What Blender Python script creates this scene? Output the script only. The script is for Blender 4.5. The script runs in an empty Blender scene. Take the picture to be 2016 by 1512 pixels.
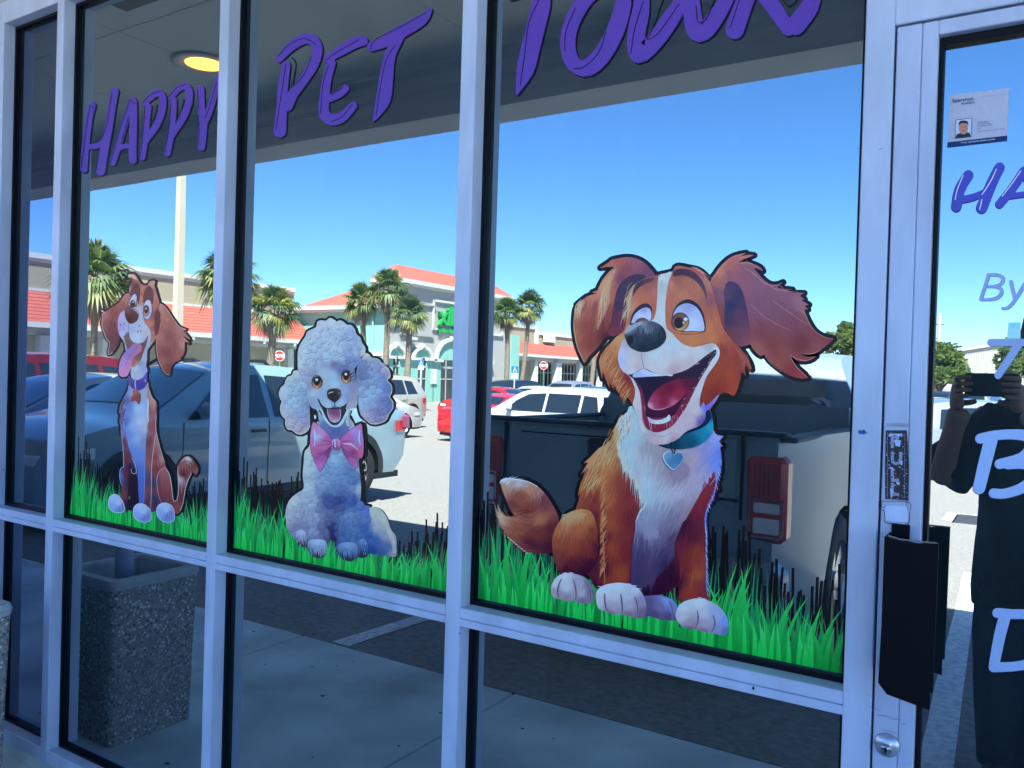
import bpy, bmesh, math, random
import numpy as np
from mathutils import Vector, Matrix
from mathutils.geometry import delaunay_2d_cdt

S = bpy.context.scene
COL = S.collection
rng = random.Random(7)

# ------------------------------------------------------------------ camera
F_PX = 1633.28                      # focal length in photo pixels (2016 wide)
CX, CY = 1008.0, 756.0
CAM = np.array([0.0, -1.69, 1.5])   # lens: 1.69 m in front of the glass, 1.5 m up
def _dir(p):
    v = np.array([p[0]-CX, p[1]-CY, F_PX]); return v/np.linalg.norm(v)
_X = -_dir((-1551, 662)); _Y = _dir((2050, 768)); _Z = np.cross(_X, _Y)
ROT = np.array([_X, _Y, _Z])        # world = ROT @ (right, down, forward)
cam_d = bpy.data.cameras.new('camera'); cam = bpy.data.objects.new('camera', cam_d); COL.objects.link(cam)
cam_d.sensor_width = 36; cam_d.lens = F_PX/2016*36; cam_d.clip_start = 0.02; cam_d.clip_end = 3000
M = Matrix.Identity(4)
for i in range(3):
    M[i][0] = ROT[i, 0]; M[i][1] = -ROT[i, 1]; M[i][2] = -ROT[i, 2]; M[i][3] = CAM[i]
cam.matrix_world = M
S.camera = cam

# ------------------------------------------------------------------ sky, sun, exposure
SUN = Vector((0.34, 0.50, 1.0)).normalized()       # towards the sun
w = bpy.data.worlds.new('World'); S.world = w; w.use_nodes = True
nt = w.node_tree; nt.nodes.clear()
out = nt.nodes.new('ShaderNodeOutputWorld'); bg = nt.nodes.new('ShaderNodeBackground'); sk = nt.nodes.new('ShaderNodeTexSky')
sk.sky_type = 'NISHITA'; sk.sun_disc = False
sk.sun_elevation = math.asin(SUN.z); sk.sun_rotation = math.atan2(SUN.x, SUN.y)
sk.altitude = 0; sk.air_density = 0.7; sk.dust_density = 0.0; sk.ozone_density = 6.0
bg.inputs['Strength'].default_value = 0.076
hs = nt.nodes.new('ShaderNodeHueSaturation'); hs.inputs['Saturation'].default_value = 1.15
nt.links.new(sk.outputs[0], hs.inputs['Color']); nt.links.new(hs.outputs[0], bg.inputs[0]); nt.links.new(bg.outputs[0], out.inputs[0])
sd = bpy.data.lights.new('sun', 'SUN'); sun = bpy.data.objects.new('sun', sd); COL.objects.link(sun)
sd.energy = 5.0; sd.angle = math.radians(0.53); sd.color = (1.0, 0.93, 0.82)
sun.rotation_euler = SUN.to_track_quat('Z', 'Y').to_euler()
S.view_settings.view_transform = 'Standard'; S.view_settings.look = 'None'
S.view_settings.exposure = 3.04; S.view_settings.gamma = 1
S.view_settings.use_curve_mapping = False
S.render.engine = 'CYCLES'
S.cycles.max_bounces = 10; S.cycles.glossy_bounces = 5; S.cycles.transparent_max_bounces = 16

# ------------------------------------------------------------------ measuring helpers
def ray(px, py): return ROT @ np.array([px-CX, py-CY, F_PX])
def onwall(px, py, y=0.0):
    """point of the shopfront (plane at y) seen at a photo pixel"""
    r = ray(px, py); return CAM + r*((y-CAM[1])/r[1])
def grade(y):
    """height of the lot: it falls away from the pavement"""
    y = abs(y)
    return float(np.interp(y, [1.62, 9, 20], [0, -.3, -.5]))
def mir(P): return Vector((P[0], -P[1], P[2]))       # seen in the glass -> where it stands
def seen(px, py, depth):
    """where a thing stands whose reflection shows at a pixel, at that depth"""
    return mir(CAM + ray(px, py)*(depth/F_PX))
def ground(px, py):
    z = 0
    for i in range(30):
        r = ray(px, py); P = CAM + r*((z-CAM[2])/r[2]); z = .5*z+.5*grade(P[1])
    return mir(P)
def level(px, py, z):
    r = ray(px, py); return mir(CAM + r*((z-CAM[2])/r[2]))

# ------------------------------------------------------------------ colour and materials
def lin(c):
    c = np.asarray(c, float)/255.0
    return np.where(c <= .04045, c/12.92, ((c+.055)/1.055)**2.4)
MATS = {}
def mat(name, col=(.5, .5, .5), rough=.6, metal=0, coat=0, spec=.5, noise=None, bump=None, emit=None, trans=0, speck=None):
    if name in MATS: return MATS[name]
    m = bpy.data.materials.new(name); m.use_nodes = True; n = m.node_tree.nodes; l = m.node_tree.links
    b = n['Principled BSDF']
    b.inputs['Base Color'].default_value = (*col, 1); b.inputs['Roughness'].default_value = rough
    b.inputs['Metallic'].default_value = metal; b.inputs['Coat Weight'].default_value = coat
    b.inputs['Coat Roughness'].default_value = .04; b.inputs['Specular IOR Level'].default_value = spec
    b.inputs['Transmission Weight'].default_value = trans
    tc = None
    if noise or bump or speck: tc = n.new('ShaderNodeTexCoord')
    if noise:     # (scale, amount, detail[, stretch])
        mp = n.new('ShaderNodeMapping'); l.new(tc.outputs['Object'], mp.inputs[0])
        if len(noise) > 3: mp.inputs['Scale'].default_value = noise[3]
        t = n.new('ShaderNodeTexNoise'); t.inputs['Scale'].default_value = noise[0]; t.inputs['Detail'].default_value = noise[2]
        l.new(mp.outputs[0], t.inputs['Vector'])
        r = n.new('ShaderNodeMapRange'); r.inputs['From Min'].default_value = .25; r.inputs['From Max'].default_value = .75
        r.inputs['To Min'].default_value = 1-noise[1]; r.inputs['To Max'].default_value = 1+noise[1]
        l.new(t.outputs[0], r.inputs['Value'])
        mx = n.new('ShaderNodeVectorMath'); mx.operation = 'SCALE'; mx.inputs[0].default_value = col
        l.new(r.outputs[0], mx.inputs['Scale']); l.new(mx.outputs[0], b.inputs['Base Color'])
    if speck:     # (scale, colour ramp list) : pebbles
        v = n.new('ShaderNodeTexVoronoi'); v.inputs['Scale'].default_value = speck[0]
        l.new(tc.outputs['Object'], v.inputs['Vector'])
        cr = n.new('ShaderNodeValToRGB'); cr.color_ramp.interpolation = 'CONSTANT'
        sx = n.new('ShaderNodeSeparateColor'); l.new(v.outputs['Color'], sx.inputs[0]); l.new(sx.outputs[0], cr.inputs[0])
        e = cr.color_ramp.elements; e[0].position = 0; e[0].color = (*speck[1][0], 1); e[1].position = 1/len(speck[1]); e[1].color = (*speck[1][1], 1)
        for i, c in enumerate(speck[1][2:]):
            q = e.new((i+2)/len(speck[1])); q.color = (*c, 1)
        mxx = n.new('ShaderNodeMix'); mxx.data_type = 'RGBA'
        r2 = n.new('ShaderNodeMapRange'); r2.inputs['From Min'].default_value = .35; r2.inputs['From Max'].default_value = .6
        l.new(v.outputs['Distance'], r2.inputs['Value']); l.new(r2.outputs[0], mxx.inputs['Factor'])
        l.new(cr.outputs[0], mxx.inputs['A']); mxx.inputs['B'].default_value = (*col, 1)
        l.new(mxx.outputs['Result'], b.inputs['Base Color'])
        bp = n.new('ShaderNodeBump'); bp.inputs['Strength'].default_value = .9; bp.inputs['Distance'].default_value = .004; bp.invert = True
        l.new(v.outputs['Distance'], bp.inputs['Height']); l.new(bp.outputs[0], b.inputs['Normal'])
    if bump:      # (scale, strength, distance)
        t = n.new('ShaderNodeTexNoise'); t.inputs['Scale'].default_value = bump[0]; t.inputs['Detail'].default_value = 4
        l.new(tc.outputs['Object'], t.inputs['Vector'])
        bp = n.new('ShaderNodeBump'); bp.inputs['Strength'].default_value = bump[1]; bp.inputs['Distance'].default_value = bump[2]
        l.new(t.outputs[0], bp.inputs['Height']); l.new(bp.outputs[0], b.inputs['Normal'])
    if emit:
        b.inputs['Emission Color'].default_value = (*emit[0], 1); b.inputs['Emission Strength'].default_value = emit[1]
    MATS[name] = m; return m
def glass_mat(name, refl, see, rough=0.0, dust_veil=(.009, .015, .017)):
    """shop glass: mirror-bright coating over a dim see-through pane"""
    if name in MATS: return MATS[name]
    m = bpy.data.materials.new(name); m.use_nodes = True; n = m.node_tree.nodes; l = m.node_tree.links
    n.remove(n['Principled BSDF']); o = n['Material Output']
    g = n.new('ShaderNodeBsdfGlossy'); g.inputs['Color'].default_value = (*refl, 1); g.inputs['Roughness'].default_value = rough
    t = n.new('ShaderNodeBsdfTransparent'); t.inputs['Color'].default_value = (*see, 1)
    a = n.new('ShaderNodeAddShader'); l.new(g.outputs[0], a.inputs[0]); l.new(t.outputs[0], a.inputs[1]); l.new(a.outputs[0], o.inputs[0])
    # thin dusty, smeared film, added as a pale veil to lift shaded reflections
    df = n.new('ShaderNodeBsdfDiffuse'); a2 = n.new('ShaderNodeAddShader'); l.new(a.outputs[0], a2.inputs[0]); l.new(df.outputs[0], a2.inputs[1]); l.new(a2.outputs[0], o.inputs[0])
    tc0 = n.new('ShaderNodeTexCoord'); mp0 = n.new('ShaderNodeMapping'); mp0.inputs['Rotation'].default_value = (0, .5, 0); mp0.inputs['Scale'].default_value = (5, 1, 1.3)
    t0 = n.new('ShaderNodeTexNoise'); t0.inputs['Scale'].default_value = 1.6; t0.inputs['Detail'].default_value = 7; t0.inputs['Roughness'].default_value = .62
    r0 = n.new('ShaderNodeMapRange'); r0.inputs['From Min'].default_value = .3; r0.inputs['From Max'].default_value = .75; r0.inputs['To Min'].default_value = .45; r0.inputs['To Max'].default_value = 1.9
    v0 = n.new('ShaderNodeVectorMath'); v0.operation = 'SCALE'; v0.inputs[0].default_value = dust_veil
    l.new(tc0.outputs['Object'], mp0.inputs[0]); l.new(mp0.outputs[0], t0.inputs['Vector']); l.new(t0.outputs[0], r0.inputs['Value']); l.new(r0.outputs[0], v0.inputs['Scale']); l.new(v0.outputs[0], df.inputs['Color'])
    # faint waviness of real float glass
    tc = n.new('ShaderNodeTexCoord'); tn = n.new('ShaderNodeTexNoise'); tn.inputs['Scale'].default_value = 2.2; tn.inputs['Detail'].default_value = 1
    bp = n.new('ShaderNodeBump'); bp.inputs['Strength'].default_value = .05; bp.inputs['Distance'].default_value = .004
    l.new(tc.outputs['Object'], tn.inputs['Vector']); l.new(tn.outputs[0], bp.inputs['Height']); l.new(bp.outputs[0], g.inputs['Normal'])
    MATS[name] = m; return m
def print_mat():
    if 'printed_vinyl' in MATS: return MATS['printed_vinyl']
    m = bpy.data.materials.new('printed_vinyl'); m.use_nodes = True; n = m.node_tree.nodes; l = m.node_tree.links
    b = n['Principled BSDF']; a = n.new('ShaderNodeAttribute'); a.attribute_name = 'Col'
    tc = n.new('ShaderNodeTexCoord'); t = n.new('ShaderNodeTexNoise'); t.inputs['Scale'].default_value = 260; t.inputs['Detail'].default_value = 3
    mp = n.new('ShaderNodeMapping'); mp.inputs['Scale'].default_value = (1, 1, .35)
    l.new(tc.outputs['Object'], mp.inputs[0]); l.new(mp.outputs[0], t.inputs['Vector'])
    r = n.new('ShaderNodeMapRange'); r.inputs['To Min'].default_value = .88; r.inputs['To Max'].default_value = 1.12
    l.new(t.outputs[0], r.inputs['Value'])
    mx = n.new('ShaderNodeVectorMath'); mx.operation = 'SCALE'
    l.new(a.outputs['Color'], mx.inputs[0]); l.new(r.outputs[0], mx.inputs['Scale']); l.new(mx.outputs[0], b.inputs['Base Color'])
    b.inputs['Roughness'].default_value = .28; b.inputs['Specular IOR Level'].default_value = .16
    MATS['printed_vinyl'] = m; return m

# ------------------------------------------------------------------ object helpers
def tag(o, label=None, cat=None, group=None, kind=None):
    if label: o['label'] = label
    if cat: o['category'] = cat
    if group: o['group'] = group
    if kind: o['kind'] = kind
    return o
def thing(name, loc=(0, 0, 0), rz=0, label=None, cat=None, group=None):
    o = bpy.data.objects.new(name, None); COL.objects.link(o); o.location = loc; o.rotation_euler = (0, 0, rz)
    o.empty_display_size = .1
    return tag(o, label, cat, group)
def link(name, me, m, parent=None, smooth=False):
    o = bpy.data.objects.new(name, me); COL.objects.link(o)
    if m is not None:
        for mm in (m if isinstance(m, (list, tuple)) else [m]): me.materials.append(mm)
    if smooth:
        me.polygons.foreach_set('use_smooth', [True]*len(me.polygons))
    if parent is not None: o.parent = parent
    return o
class MB:
    """collects simple solids, links them as one mesh object"""
    def __init__(s): s.v = []; s.f = []; s.m = []
    def add(s, vs, fs, mi=0):
        k = len(s.v); s.v += [tuple(map(float, p)) for p in vs]; s.f += [[k+i for i in f] for f in fs]; s.m += [mi]*len(fs); return s
    def box(s, x0, x1, y0, y1, z0, z1, mi=0):
        return s.add([(x, y, z) for x in (x0, x1) for y in (y0, y1) for z in (z0, z1)],
                     [(0, 1, 3, 2), (4, 6, 7, 5), (0, 4, 5, 1), (2, 3, 7, 6), (0, 2, 6, 4), (1, 5, 7, 3)], mi)
    def bbox(s, x0, x1, y0, y1, z0, z1, b=.004, mi=0):
        """box with chamfered edges"""
        bm = bmesh.new(); bmesh.ops.create_cube(bm, size=1)
        for v in bm.verts: v.co = Vector(((x0+x1)/2+v.co.x*(x1-x0), (y0+y1)/2+v.co.y*(y1-y0), (z0+z1)/2+v.co.z*(z1-z0)))
        bmesh.ops.bevel(bm, geom=bm.edges[:], offset=b, segments=1, affect='EDGES')
        bm.verts.index_update(); s.add([v.co[:] for v in bm.verts], [[v.index for v in f.verts] for f in bm.faces], mi); bm.free(); return s
    def tube(s, pts, rad, n=8, cap=True, mi=0):
        pts = [Vector(p) for p in pts]; rad = rad if isinstance(rad, (list, tuple)) else [rad]*len(pts); vs = []; fs = []
        for i, p in enumerate(pts):
            d = (pts[min(i+1, len(pts)-1)]-pts[max(i-1, 0)]).normalized()
            a = d.orthogonal().normalized() if abs(d.z) < .95 else Vector((1, 0, 0)); a = (a-d*a.dot(d)).normalized(); b = d.cross(a)
            for k in range(n):
                t = 2*math.pi*k/n; vs.append(p+(a*math.cos(t)+b*math.sin(t))*rad[i])
        for i in range(len(pts)-1):
            for k in range(n): fs.append((i*n+k, i*n+(k+1) % n, (i+1)*n+(k+1) % n, (i+1)*n+k))
        if cap: fs += [tuple(range(n))[::-1], tuple((len(pts)-1)*n+k for k in range(n))]
        return s.add(vs, fs, mi)
    def lathe(s, prof, n=24, axis='y', c=(0, 0, 0), mi=0):
        """prof: (radius, height along axis)"""
        vs = []; fs = []
        for r, h in prof:
            for k in range(n):
                t = 2*math.pi*k/n; a, b = r*math.cos(t), r*math.sin(t)
                q = {'y': (a, h, b), 'z': (a, b, h), 'x': (h, a, b)}[axis]; vs.append((q[0]+c[0], q[1]+c[1], q[2]+c[2]))
        for i in range(len(prof)-1):
            for k in range(n): fs.append((i*n+k, i*n+(k+1) % n, (i+1)*n+(k+1) % n, (i+1)*n+k))
        return s.add(vs, fs, mi)
    def prism(s, poly, y0, y1, axis='y', mi=0):
        """poly: list of (a, b); extruded between y0 and y1"""
        n = len(poly)
        P = (lambda a, b, h: (a, h, b)) if axis == 'y' else ((lambda a, b, h: (h, a, b)) if axis == 'x' else (lambda a, b, h: (a, b, h)))
        vs = [P(a, b, y0) for a, b in poly]+[P(a, b, y1) for a, b in poly]
        fs = [tuple(range(n)), tuple(range(2*n-1, n-1, -1))]+[(i, i+n, (i+1) % n+n, (i+1) % n) for i in range(n)]
        return s.add(vs, fs, mi)
    def build(s, name, m, parent=None, smooth=False):
        me = bpy.data.meshes.new(name); me.from_pydata(s.v, [], s.f)
        o = link(name, me, m, parent, smooth)
        if max(s.m, default=0) > 0: me.polygons.foreach_set('material_index', s.m)
        bm = bmesh.new(); bm.from_mesh(me); bmesh.ops.recalc_face_normals(bm, faces=bm.faces[:]); bm.to_mesh(me); bm.free()
        return o
def copy_tree(o, parent=None):
    c = o.copy(); COL.objects.link(c); c.parent = parent
    for ch in list(o.children): copy_tree(ch, c)
    return c
def cdt(poly, extra):
    vs = [Vector(p) for p in poly]+[Vector(p) for p in extra]
    n = len(poly)
    r = delaunay_2d_cdt(vs, [(i, (i+1) % n) for i in range(n)], [list(range(n))], 1, 1e-6)
    return r[0], r[2]
def inside(poly, P):
    """vectorised point-in-polygon"""
    poly = np.asarray(poly, float); x, y = P[:, 0], P[:, 1]; c = np.zeros(len(P), bool); j = len(poly)-1
    for i in range(len(poly)):
        xi, yi = poly[i]; xj, yj = poly[j]
        with np.errstate(divide='ignore', invalid='ignore'):
            c ^= ((yi > y) != (yj > y)) & (x < (xj-xi)*(y-yi)/(yj-yi)+xi)
        j = i
    return c
def crom(pts, k=4, closed=True):
    """Catmull-Rom through the points"""
    P = np.asarray(pts, float); n = len(P); o = []
    rngi = range(n) if closed else range(n-1)
    for i in rngi:
        if closed: a, b, c, d = P[i-1], P[i], P[(i+1) % n], P[(i+2) % n]
        else: a, b, c, d = P[max(i-1, 0)], P[i], P[i+1], P[min(i+2, n-1)]
        for t in np.arange(k)/k:
            o.append(.5*((2*b)+(c-a)*t+(2*a-5*b+4*c-d)*t*t+(3*b-3*c+d-a)*t**3))
    if not closed: o.append(P[-1])
    return np.array(o)
def text_mesh(s, size=1.0, shear=0.0, bold=0.0, align='LEFT', space=1.0):
    cu = bpy.data.curves.new('t', 'FONT'); cu.body = s; cu.size = size; cu.shear = shear; cu.offset = bold; cu.align_x = align; cu.resolution_u = 3; cu.space_character = space
    o = bpy.data.objects.new('t', cu); COL.objects.link(o)
    dg = bpy.context.evaluated_depsgraph_get(); me = bpy.data.meshes.new_from_object(o.evaluated_get(dg))
    V = np.array([v.co[:] for v in me.vertices]).reshape(-1, 3); Fc = [list(p.vertices) for p in me.polygons]
    bpy.data.objects.remove(o); bpy.data.curves.remove(cu); bpy.data.meshes.remove(me)
    return V, Fc

# ------------------------------------------------------------------ flat printed vinyl on the glass
INK = np.array([1.60, 1.48, 1.12])
class Print:
    """flat print built from coloured faces: shapes are given in the photo's pixels and laid on the glass plane"""
    def __init__(s, y0=-.0012, step=.00022, plane=0.0):
        s.v = []; s.f = []; s.c = []; s.plane = plane; s.y0 = y0+plane; s.step = step; s.k = 0
    def _y(s, layer):
        s.k += 1; return s.y0-layer*s.step-(s.k % 90)*1.6e-6
    def put(s, P, faces, cols, layer):
        k = len(s.v); y = s._y(layer)
        for p in P:
            q = onwall(p[0], p[1], s.plane); s.v.append((q[0], y, q[2]))
        s.f += [[k+i for i in f] for f in faces]; s.c += [tuple(c) for c in cols]
    def fill(s, T, pts, col, layer, smooth=4, grid=5.0, power=3.0, blend=None):
        """T=(x0,y0,scale) of the enlargement the points were read from; col = one colour or [(x,y,(r,g,b)),..]"""
        x0, y0, sc = T
        P = np.asarray(pts, float)
        if smooth > 1: P = crom(P, smooth)
        P = P/sc+(x0, y0)
        if isinstance(col, list):
            lo, hi = P.min(0), P.max(0)
            gx, gy = np.meshgrid(np.arange(lo[0]+grid/2, hi[0], grid), np.arange(lo[1]+grid/2, hi[1], grid))
            G = np.stack([gx.ravel(), gy.ravel()], 1)+np.array([((i*7919) % 13-6)/13*grid*.3 for i in range(gx.size)])[:, None]
            G = G[inside(P, G)]
            # keep the grid a little off the outline
            if len(G): G = G[np.array([np.min(np.abs(P-g).sum(1)) > grid*.35 for g in G])] if len(G) else G
        else: G = np.zeros((0, 2))
        vs, fs = cdt(P, G)
        V = np.array([v[:] for v in vs])
        s.put(V, fs, s.shade(T, V, col, power), layer)
        return P
    def shade(s, T, V, col, power=3.0):
        if not isinstance(col, list): return np.tile(lin(col)*INK, (len(V), 1))
        x0, y0, sc = T
        C = np.array([(c[0]/sc+x0, c[1]/sc+y0) for c in col]); K = np.array([c[2] for c in col], float)
        d = ((V[:, None, :]-C[None])**2).sum(2)+4
        wgt = d**(-power/2); wgt /= wgt.sum(1, keepdims=True)
        return lin(wgt@K)*INK
    def stroke(s, T, pts, width, col, layer, smooth=4, closed=False, round_=True):
        """pts: (x,y) or (x,y,width)"""
        x0, y0, sc = T
        P = np.asarray(pts, float)
        if P.shape[1] == 2: P = np.hstack([P, np.full((len(P), 1), width)])
        if smooth > 1: P = crom(P, smooth, closed)
        P[:, :2] = P[:, :2]/sc+(x0, y0); P[:, 2] = np.maximum(P[:, 2]/sc/2, .05)
        n = len(P); D = np.roll(P[:, :2], -1, 0)-np.roll(P[:, :2], 1, 0)
        if not closed: D[0] = P[1, :2]-P[0, :2]; D[-1] = P[-1, :2]-P[-2, :2]
        L = np.linalg.norm(D, axis=1, keepdims=True); D = D/np.maximum(L, 1e-6); N = np.stack([-D[:, 1], D[:, 0]], 1)
        A = P[:, :2]+N*P[:, 2:]; B = P[:, :2]-N*P[:, 2:]
        V = np.empty((2*n, 2)); V[0::2] = A; V[1::2] = B
        fs = [(2*i, 2*i+1, (2*i+3) % (2*n), (2*i+2) % (2*n)) for i in range(n if closed else n-1)]
        c = lin(col)*INK if not isinstance(col, list) else None
        s.put(V, fs, np.tile(c, (2*n, 1)) if c is not None else s.shade(T, V, col), layer)
        if round_ and not closed:
            for q, sg in ((0, -1), (-1, 1)):
                r = P[q, 2]
                if r < .4: continue
                a0 = math.atan2(D[q, 1]*sg, D[q, 0]*sg)
                C = [P[q, :2]]+[P[q, :2]+r*np.array([math.cos(a0+t), math.sin(a0+t)]) for t in np.linspace(-math.pi/2, math.pi/2, 8)]
                s.put(np.array(C), [(0, i, i+1) for i in range(1, 8)], np.tile(lin(col)*INK if c is None and False else (c if c is not None else lin(col[0][2])*INK), (9, 1)), layer)
        if closed or len(P) > 2:      # discs hide the notches at sharp corners
            for i in range(0, n):
                a = D[i]; b = D[(i+1) % n] if (closed or i+1 < n) else a
                if a@b < .80 and P[i, 2] > 1:
                    for j in (i, (i+1) % n):
                        r = P[j, 2]; th = np.linspace(0, 2*math.pi, 12, endpoint=False)
                        C = P[j, :2]+r*np.stack([np.cos(th), np.sin(th)], 1)
                        s.put(C, [tuple(range(12))], np.tile(c if c is not None else lin(col[0][2])*INK, (12, 1)), layer)
    def disc(s, T, cx, cy, rx, ry, col, layer, rot=0, n=24):
        th = np.linspace(0, 2*math.pi, n, endpoint=False); c, q = math.cos(rot), math.sin(rot)
        pts = [(cx+rx*math.cos(t)*c-ry*math.sin(t)*q, cy+rx*math.cos(t)*q+ry*math.sin(t)*c) for t in th]
        s.fill(T, pts, col, layer, smooth=1, grid=2.5 if isinstance(col, list) else 9)
    def hairs(s, T, poly, n, flow, length, width, col, layer, jit=.16, seed=1, keep=True, lighten=0):
        """tapered brush hairs inside poly following flow(x,y)->(dx,dy) (crop units)"""
        rr = random.Random(seed); P = np.asarray(poly, float); lo, hi = P.min(0), P.max(0); x0, y0, sc = T
        cand = np.array([(rr.uniform(lo[0], hi[0]), rr.uniform(lo[1], hi[1])) for _ in range(n*4)])
        cand = cand[inside(P, cand)][:n]
        if not len(cand): return
        cc = s.shade(T, cand/sc+(x0, y0), col)
        for q, base in zip(cand, cc):
            L = length*rr.uniform(.5, 1.2); pts = [q]; 
            for i in range(4):
                d = np.array(flow(*pts[-1]), float); d /= max(np.linalg.norm(d), 1e-6); pts.append(pts[-1]+d*L/4)
            pts = np.array(pts)
            if keep and not inside(P, pts[-1:])[0]: continue
            wv = width*rr.uniform(.5, 1.2)*np.array([.35, 1, .9, .6, 0.05])
            D = np.gradient(pts, axis=0); D /= np.maximum(np.linalg.norm(D, axis=1, keepdims=True), 1e-6); N = np.stack([-D[:, 1], D[:, 0]], 1)
            A = (pts+N*wv[:, None]/2)/sc+(x0, y0); B = (pts-N*wv[:, None]/2)/sc+(x0, y0)
            V = np.empty((10, 2)); V[0::2] = A; V[1::2] = B
            g = rr.gauss(lighten, jit*.6); c = np.clip(base*(1+g), 0, .95)
            s.put(V, [(2*i, 2*i+1, 2*i+3, 2*i+2) for i in range(4)], np.tile(c, (10, 1)), layer)
    def curls(s, T, poly, n, r, col, layer, seed=1, squash=.85):
        """rolled woolly curls: small shaded discs, dark on one side"""
        rr = random.Random(seed); P = np.asarray(poly, float); lo, hi = P.min(0), P.max(0); x0, y0, sc = T
        pts = []
        for _ in range(n*30):
            q = np.array([rr.uniform(lo[0], hi[0]), rr.uniform(lo[1], hi[1])])
            if inside(P, np.array([q, q+(r*.8, 0), q-(r*.8, 0), q+(0, r*.8), q-(0, r*.8)])).all() and all((q-p)@(q-p) > (r*.95)**2 for p in pts): pts.append(q)
            if len(pts) >= n: break
        pts.sort(key=lambda p: p[1])
        for q in pts:
            b = s.shade(T, (q/sc+(x0, y0))[None], col)[0]; R = r*rr.uniform(.8, 1.25); a0 = rr.uniform(.3, 1.6)
            m = 14; th = np.linspace(0, 2*math.pi, m, endpoint=False); rot = rr.uniform(0, 3)
            e = np.stack([R*np.cos(th), R*squash*np.sin(th)], 1); e = e@np.array([[math.cos(rot), math.sin(rot)], [-math.sin(rot), math.cos(rot)]])
            V = np.vstack([q[None]+(-.25*R, -.3*R), q+e*.62, q+e])
            lt = np.clip(b*1.05+.004, 0, .9); dk = b*np.array([.74, .77, .86])
            k = (np.cos(np.arctan2(e[:, 1], e[:, 0])-a0)+1)/2
            mid = b[None]*(1.04-.07*k[:, None]); rim = b[None]*1.0*(1-k[:, None])+dk[None]*k[:, None]
            C = np.vstack([lt[None], mid, rim])
            fs = [(0, 1+i, 1+(i+1) % m) for i in range(m)]+[(1+i, 1+m+i, 1+m+(i+1) % m, 1+(i+1) % m) for i in range(m)]
            s.put(V/sc+(x0, y0), fs, C, layer)
            # the curl's shaded edge and a lit strand inside it
            for (rad_, wd, cc_, sp) in ((.97, .15, b*np.array([.50, .53, .68]), 1.15), (.55, .10, np.clip(b*.70, 0, .9), .9), (.72, .12, np.clip(b*1.28+.02, 0, .92), .8)):
                if rad_ == .55 and r < 30: continue
                ac = a0 if rad_ != .72 else a0+3.0; th2 = np.linspace(ac-sp, ac+sp, 7); w2 = wd*R*np.sin(np.linspace(.15, math.pi-.15, 7))/2
                A2 = q+np.stack([(rad_*R+w2)*np.cos(th2), (rad_*R+w2)*squash*np.sin(th2)], 1); B2 = q+np.stack([(rad_*R-w2)*np.cos(th2), (rad_*R-w2)*squash*np.sin(th2)], 1)
                V2 = np.empty((14, 2)); V2[0::2] = A2; V2[1::2] = B2
                s.put(V2/sc+(x0, y0), [(2*i, 2*i+1, 2*i+3, 2*i+2) for i in range(6)], np.tile(cc_, (14, 1)), layer+.5)
    def build(s, name, parent=None):
        me = bpy.data.meshes.new(name); me.from_pydata(s.v, [], s.f)
        a = me.color_attributes.new('Col', 'FLOAT_COLOR', 'POINT')
        a.data.foreach_set('color', np.hstack([np.clip(np.array(s.c), 0, .93), np.ones((len(s.c), 1))]).astype(np.float32).ravel())
        return link(name, me, print_mat(), parent)
# ================================================================== SETTING: ground, canopy, shop
A = dict(
 alu=mat('painted_aluminium', (.49, .58, .755), .38, noise=(5, .15, 9, (3, 3, .8)), bump=(90, .05, .001)),  # frame and door: white paint with the blue shade light put into its colour
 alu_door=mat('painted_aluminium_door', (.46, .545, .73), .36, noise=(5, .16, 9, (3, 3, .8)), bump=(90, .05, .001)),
 gasket=mat('black_rubber', (.003, .004, .008), .5, spec=.15),
 black=mat('black_metal', (.002, .003, .006), .55, spec=.12, noise=(9, .3, 3)),
 conc=mat('pavement_concrete', (.60, .72, .72), .85, noise=(1.9, .42, 12), bump=(140, .25, .002)),
 asph=mat('asphalt', (.220, .212, .198), .9, noise=(26, .34, 8), bump=(60, .8, .012)),
 line=mat('worn_white_paint', (.72, .74, .73), .8, noise=(28, .35, 6), bump=(60, .7, .01)),
 soffit=mat('soffit_plaster', (.62, .64, .60), .85, noise=(1.2, .06, 5), bump=(40, .1, .002)),
 beam=mat('fascia_plaster', (.42, .45, .50), .8, noise=(1.5, .12, 5, (.3, 1, 6))),
 dark=mat('dark_interior', (.02, .022, .026), .9),
)
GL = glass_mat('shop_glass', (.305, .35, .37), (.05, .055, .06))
GL2 = glass_mat('shop_glass_dim', (.165, .205, .28), (.05, .055, .06), dust_veil=(.008, .012, .016))
GLD = glass_mat('door_glass', (.315, .36, .385), (.05, .055, .06))

# lot: one big sheet following the grade, out to the horizon
def lot_sheet():
    ys = [-1.62]+[-1.62-.3*i for i in range(1, 62)]+[-22, -26, -40, -70, -120, -250, -1500]
    xs = [-1500, -200, -60, -30]+list(np.arange(-24, 12.1, 1.5))+[30, 60, 200, 1500]
    mb = MB(); vs = [(x, y, grade(y)) for y in ys for x in xs]; n = len(xs)
    mb.add(vs, [(j*n+i, j*n+i+1, (j+1)*n+i+1, (j+1)*n+i) for j in range(len(ys)-1) for i in range(n-1)])
    return mb.build('parking_lot', A['asph'])
tag(lot_sheet(), kind='structure')
b = MB(); b.add([(-1500, 0, -.52), (1500, 0, -.52), (1500, 1500, -.52), (-1500, 1500, -.52)], [(0, 1, 2, 3)])
tag(b.build('ground_behind_shops', A['asph']), kind='structure')
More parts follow.
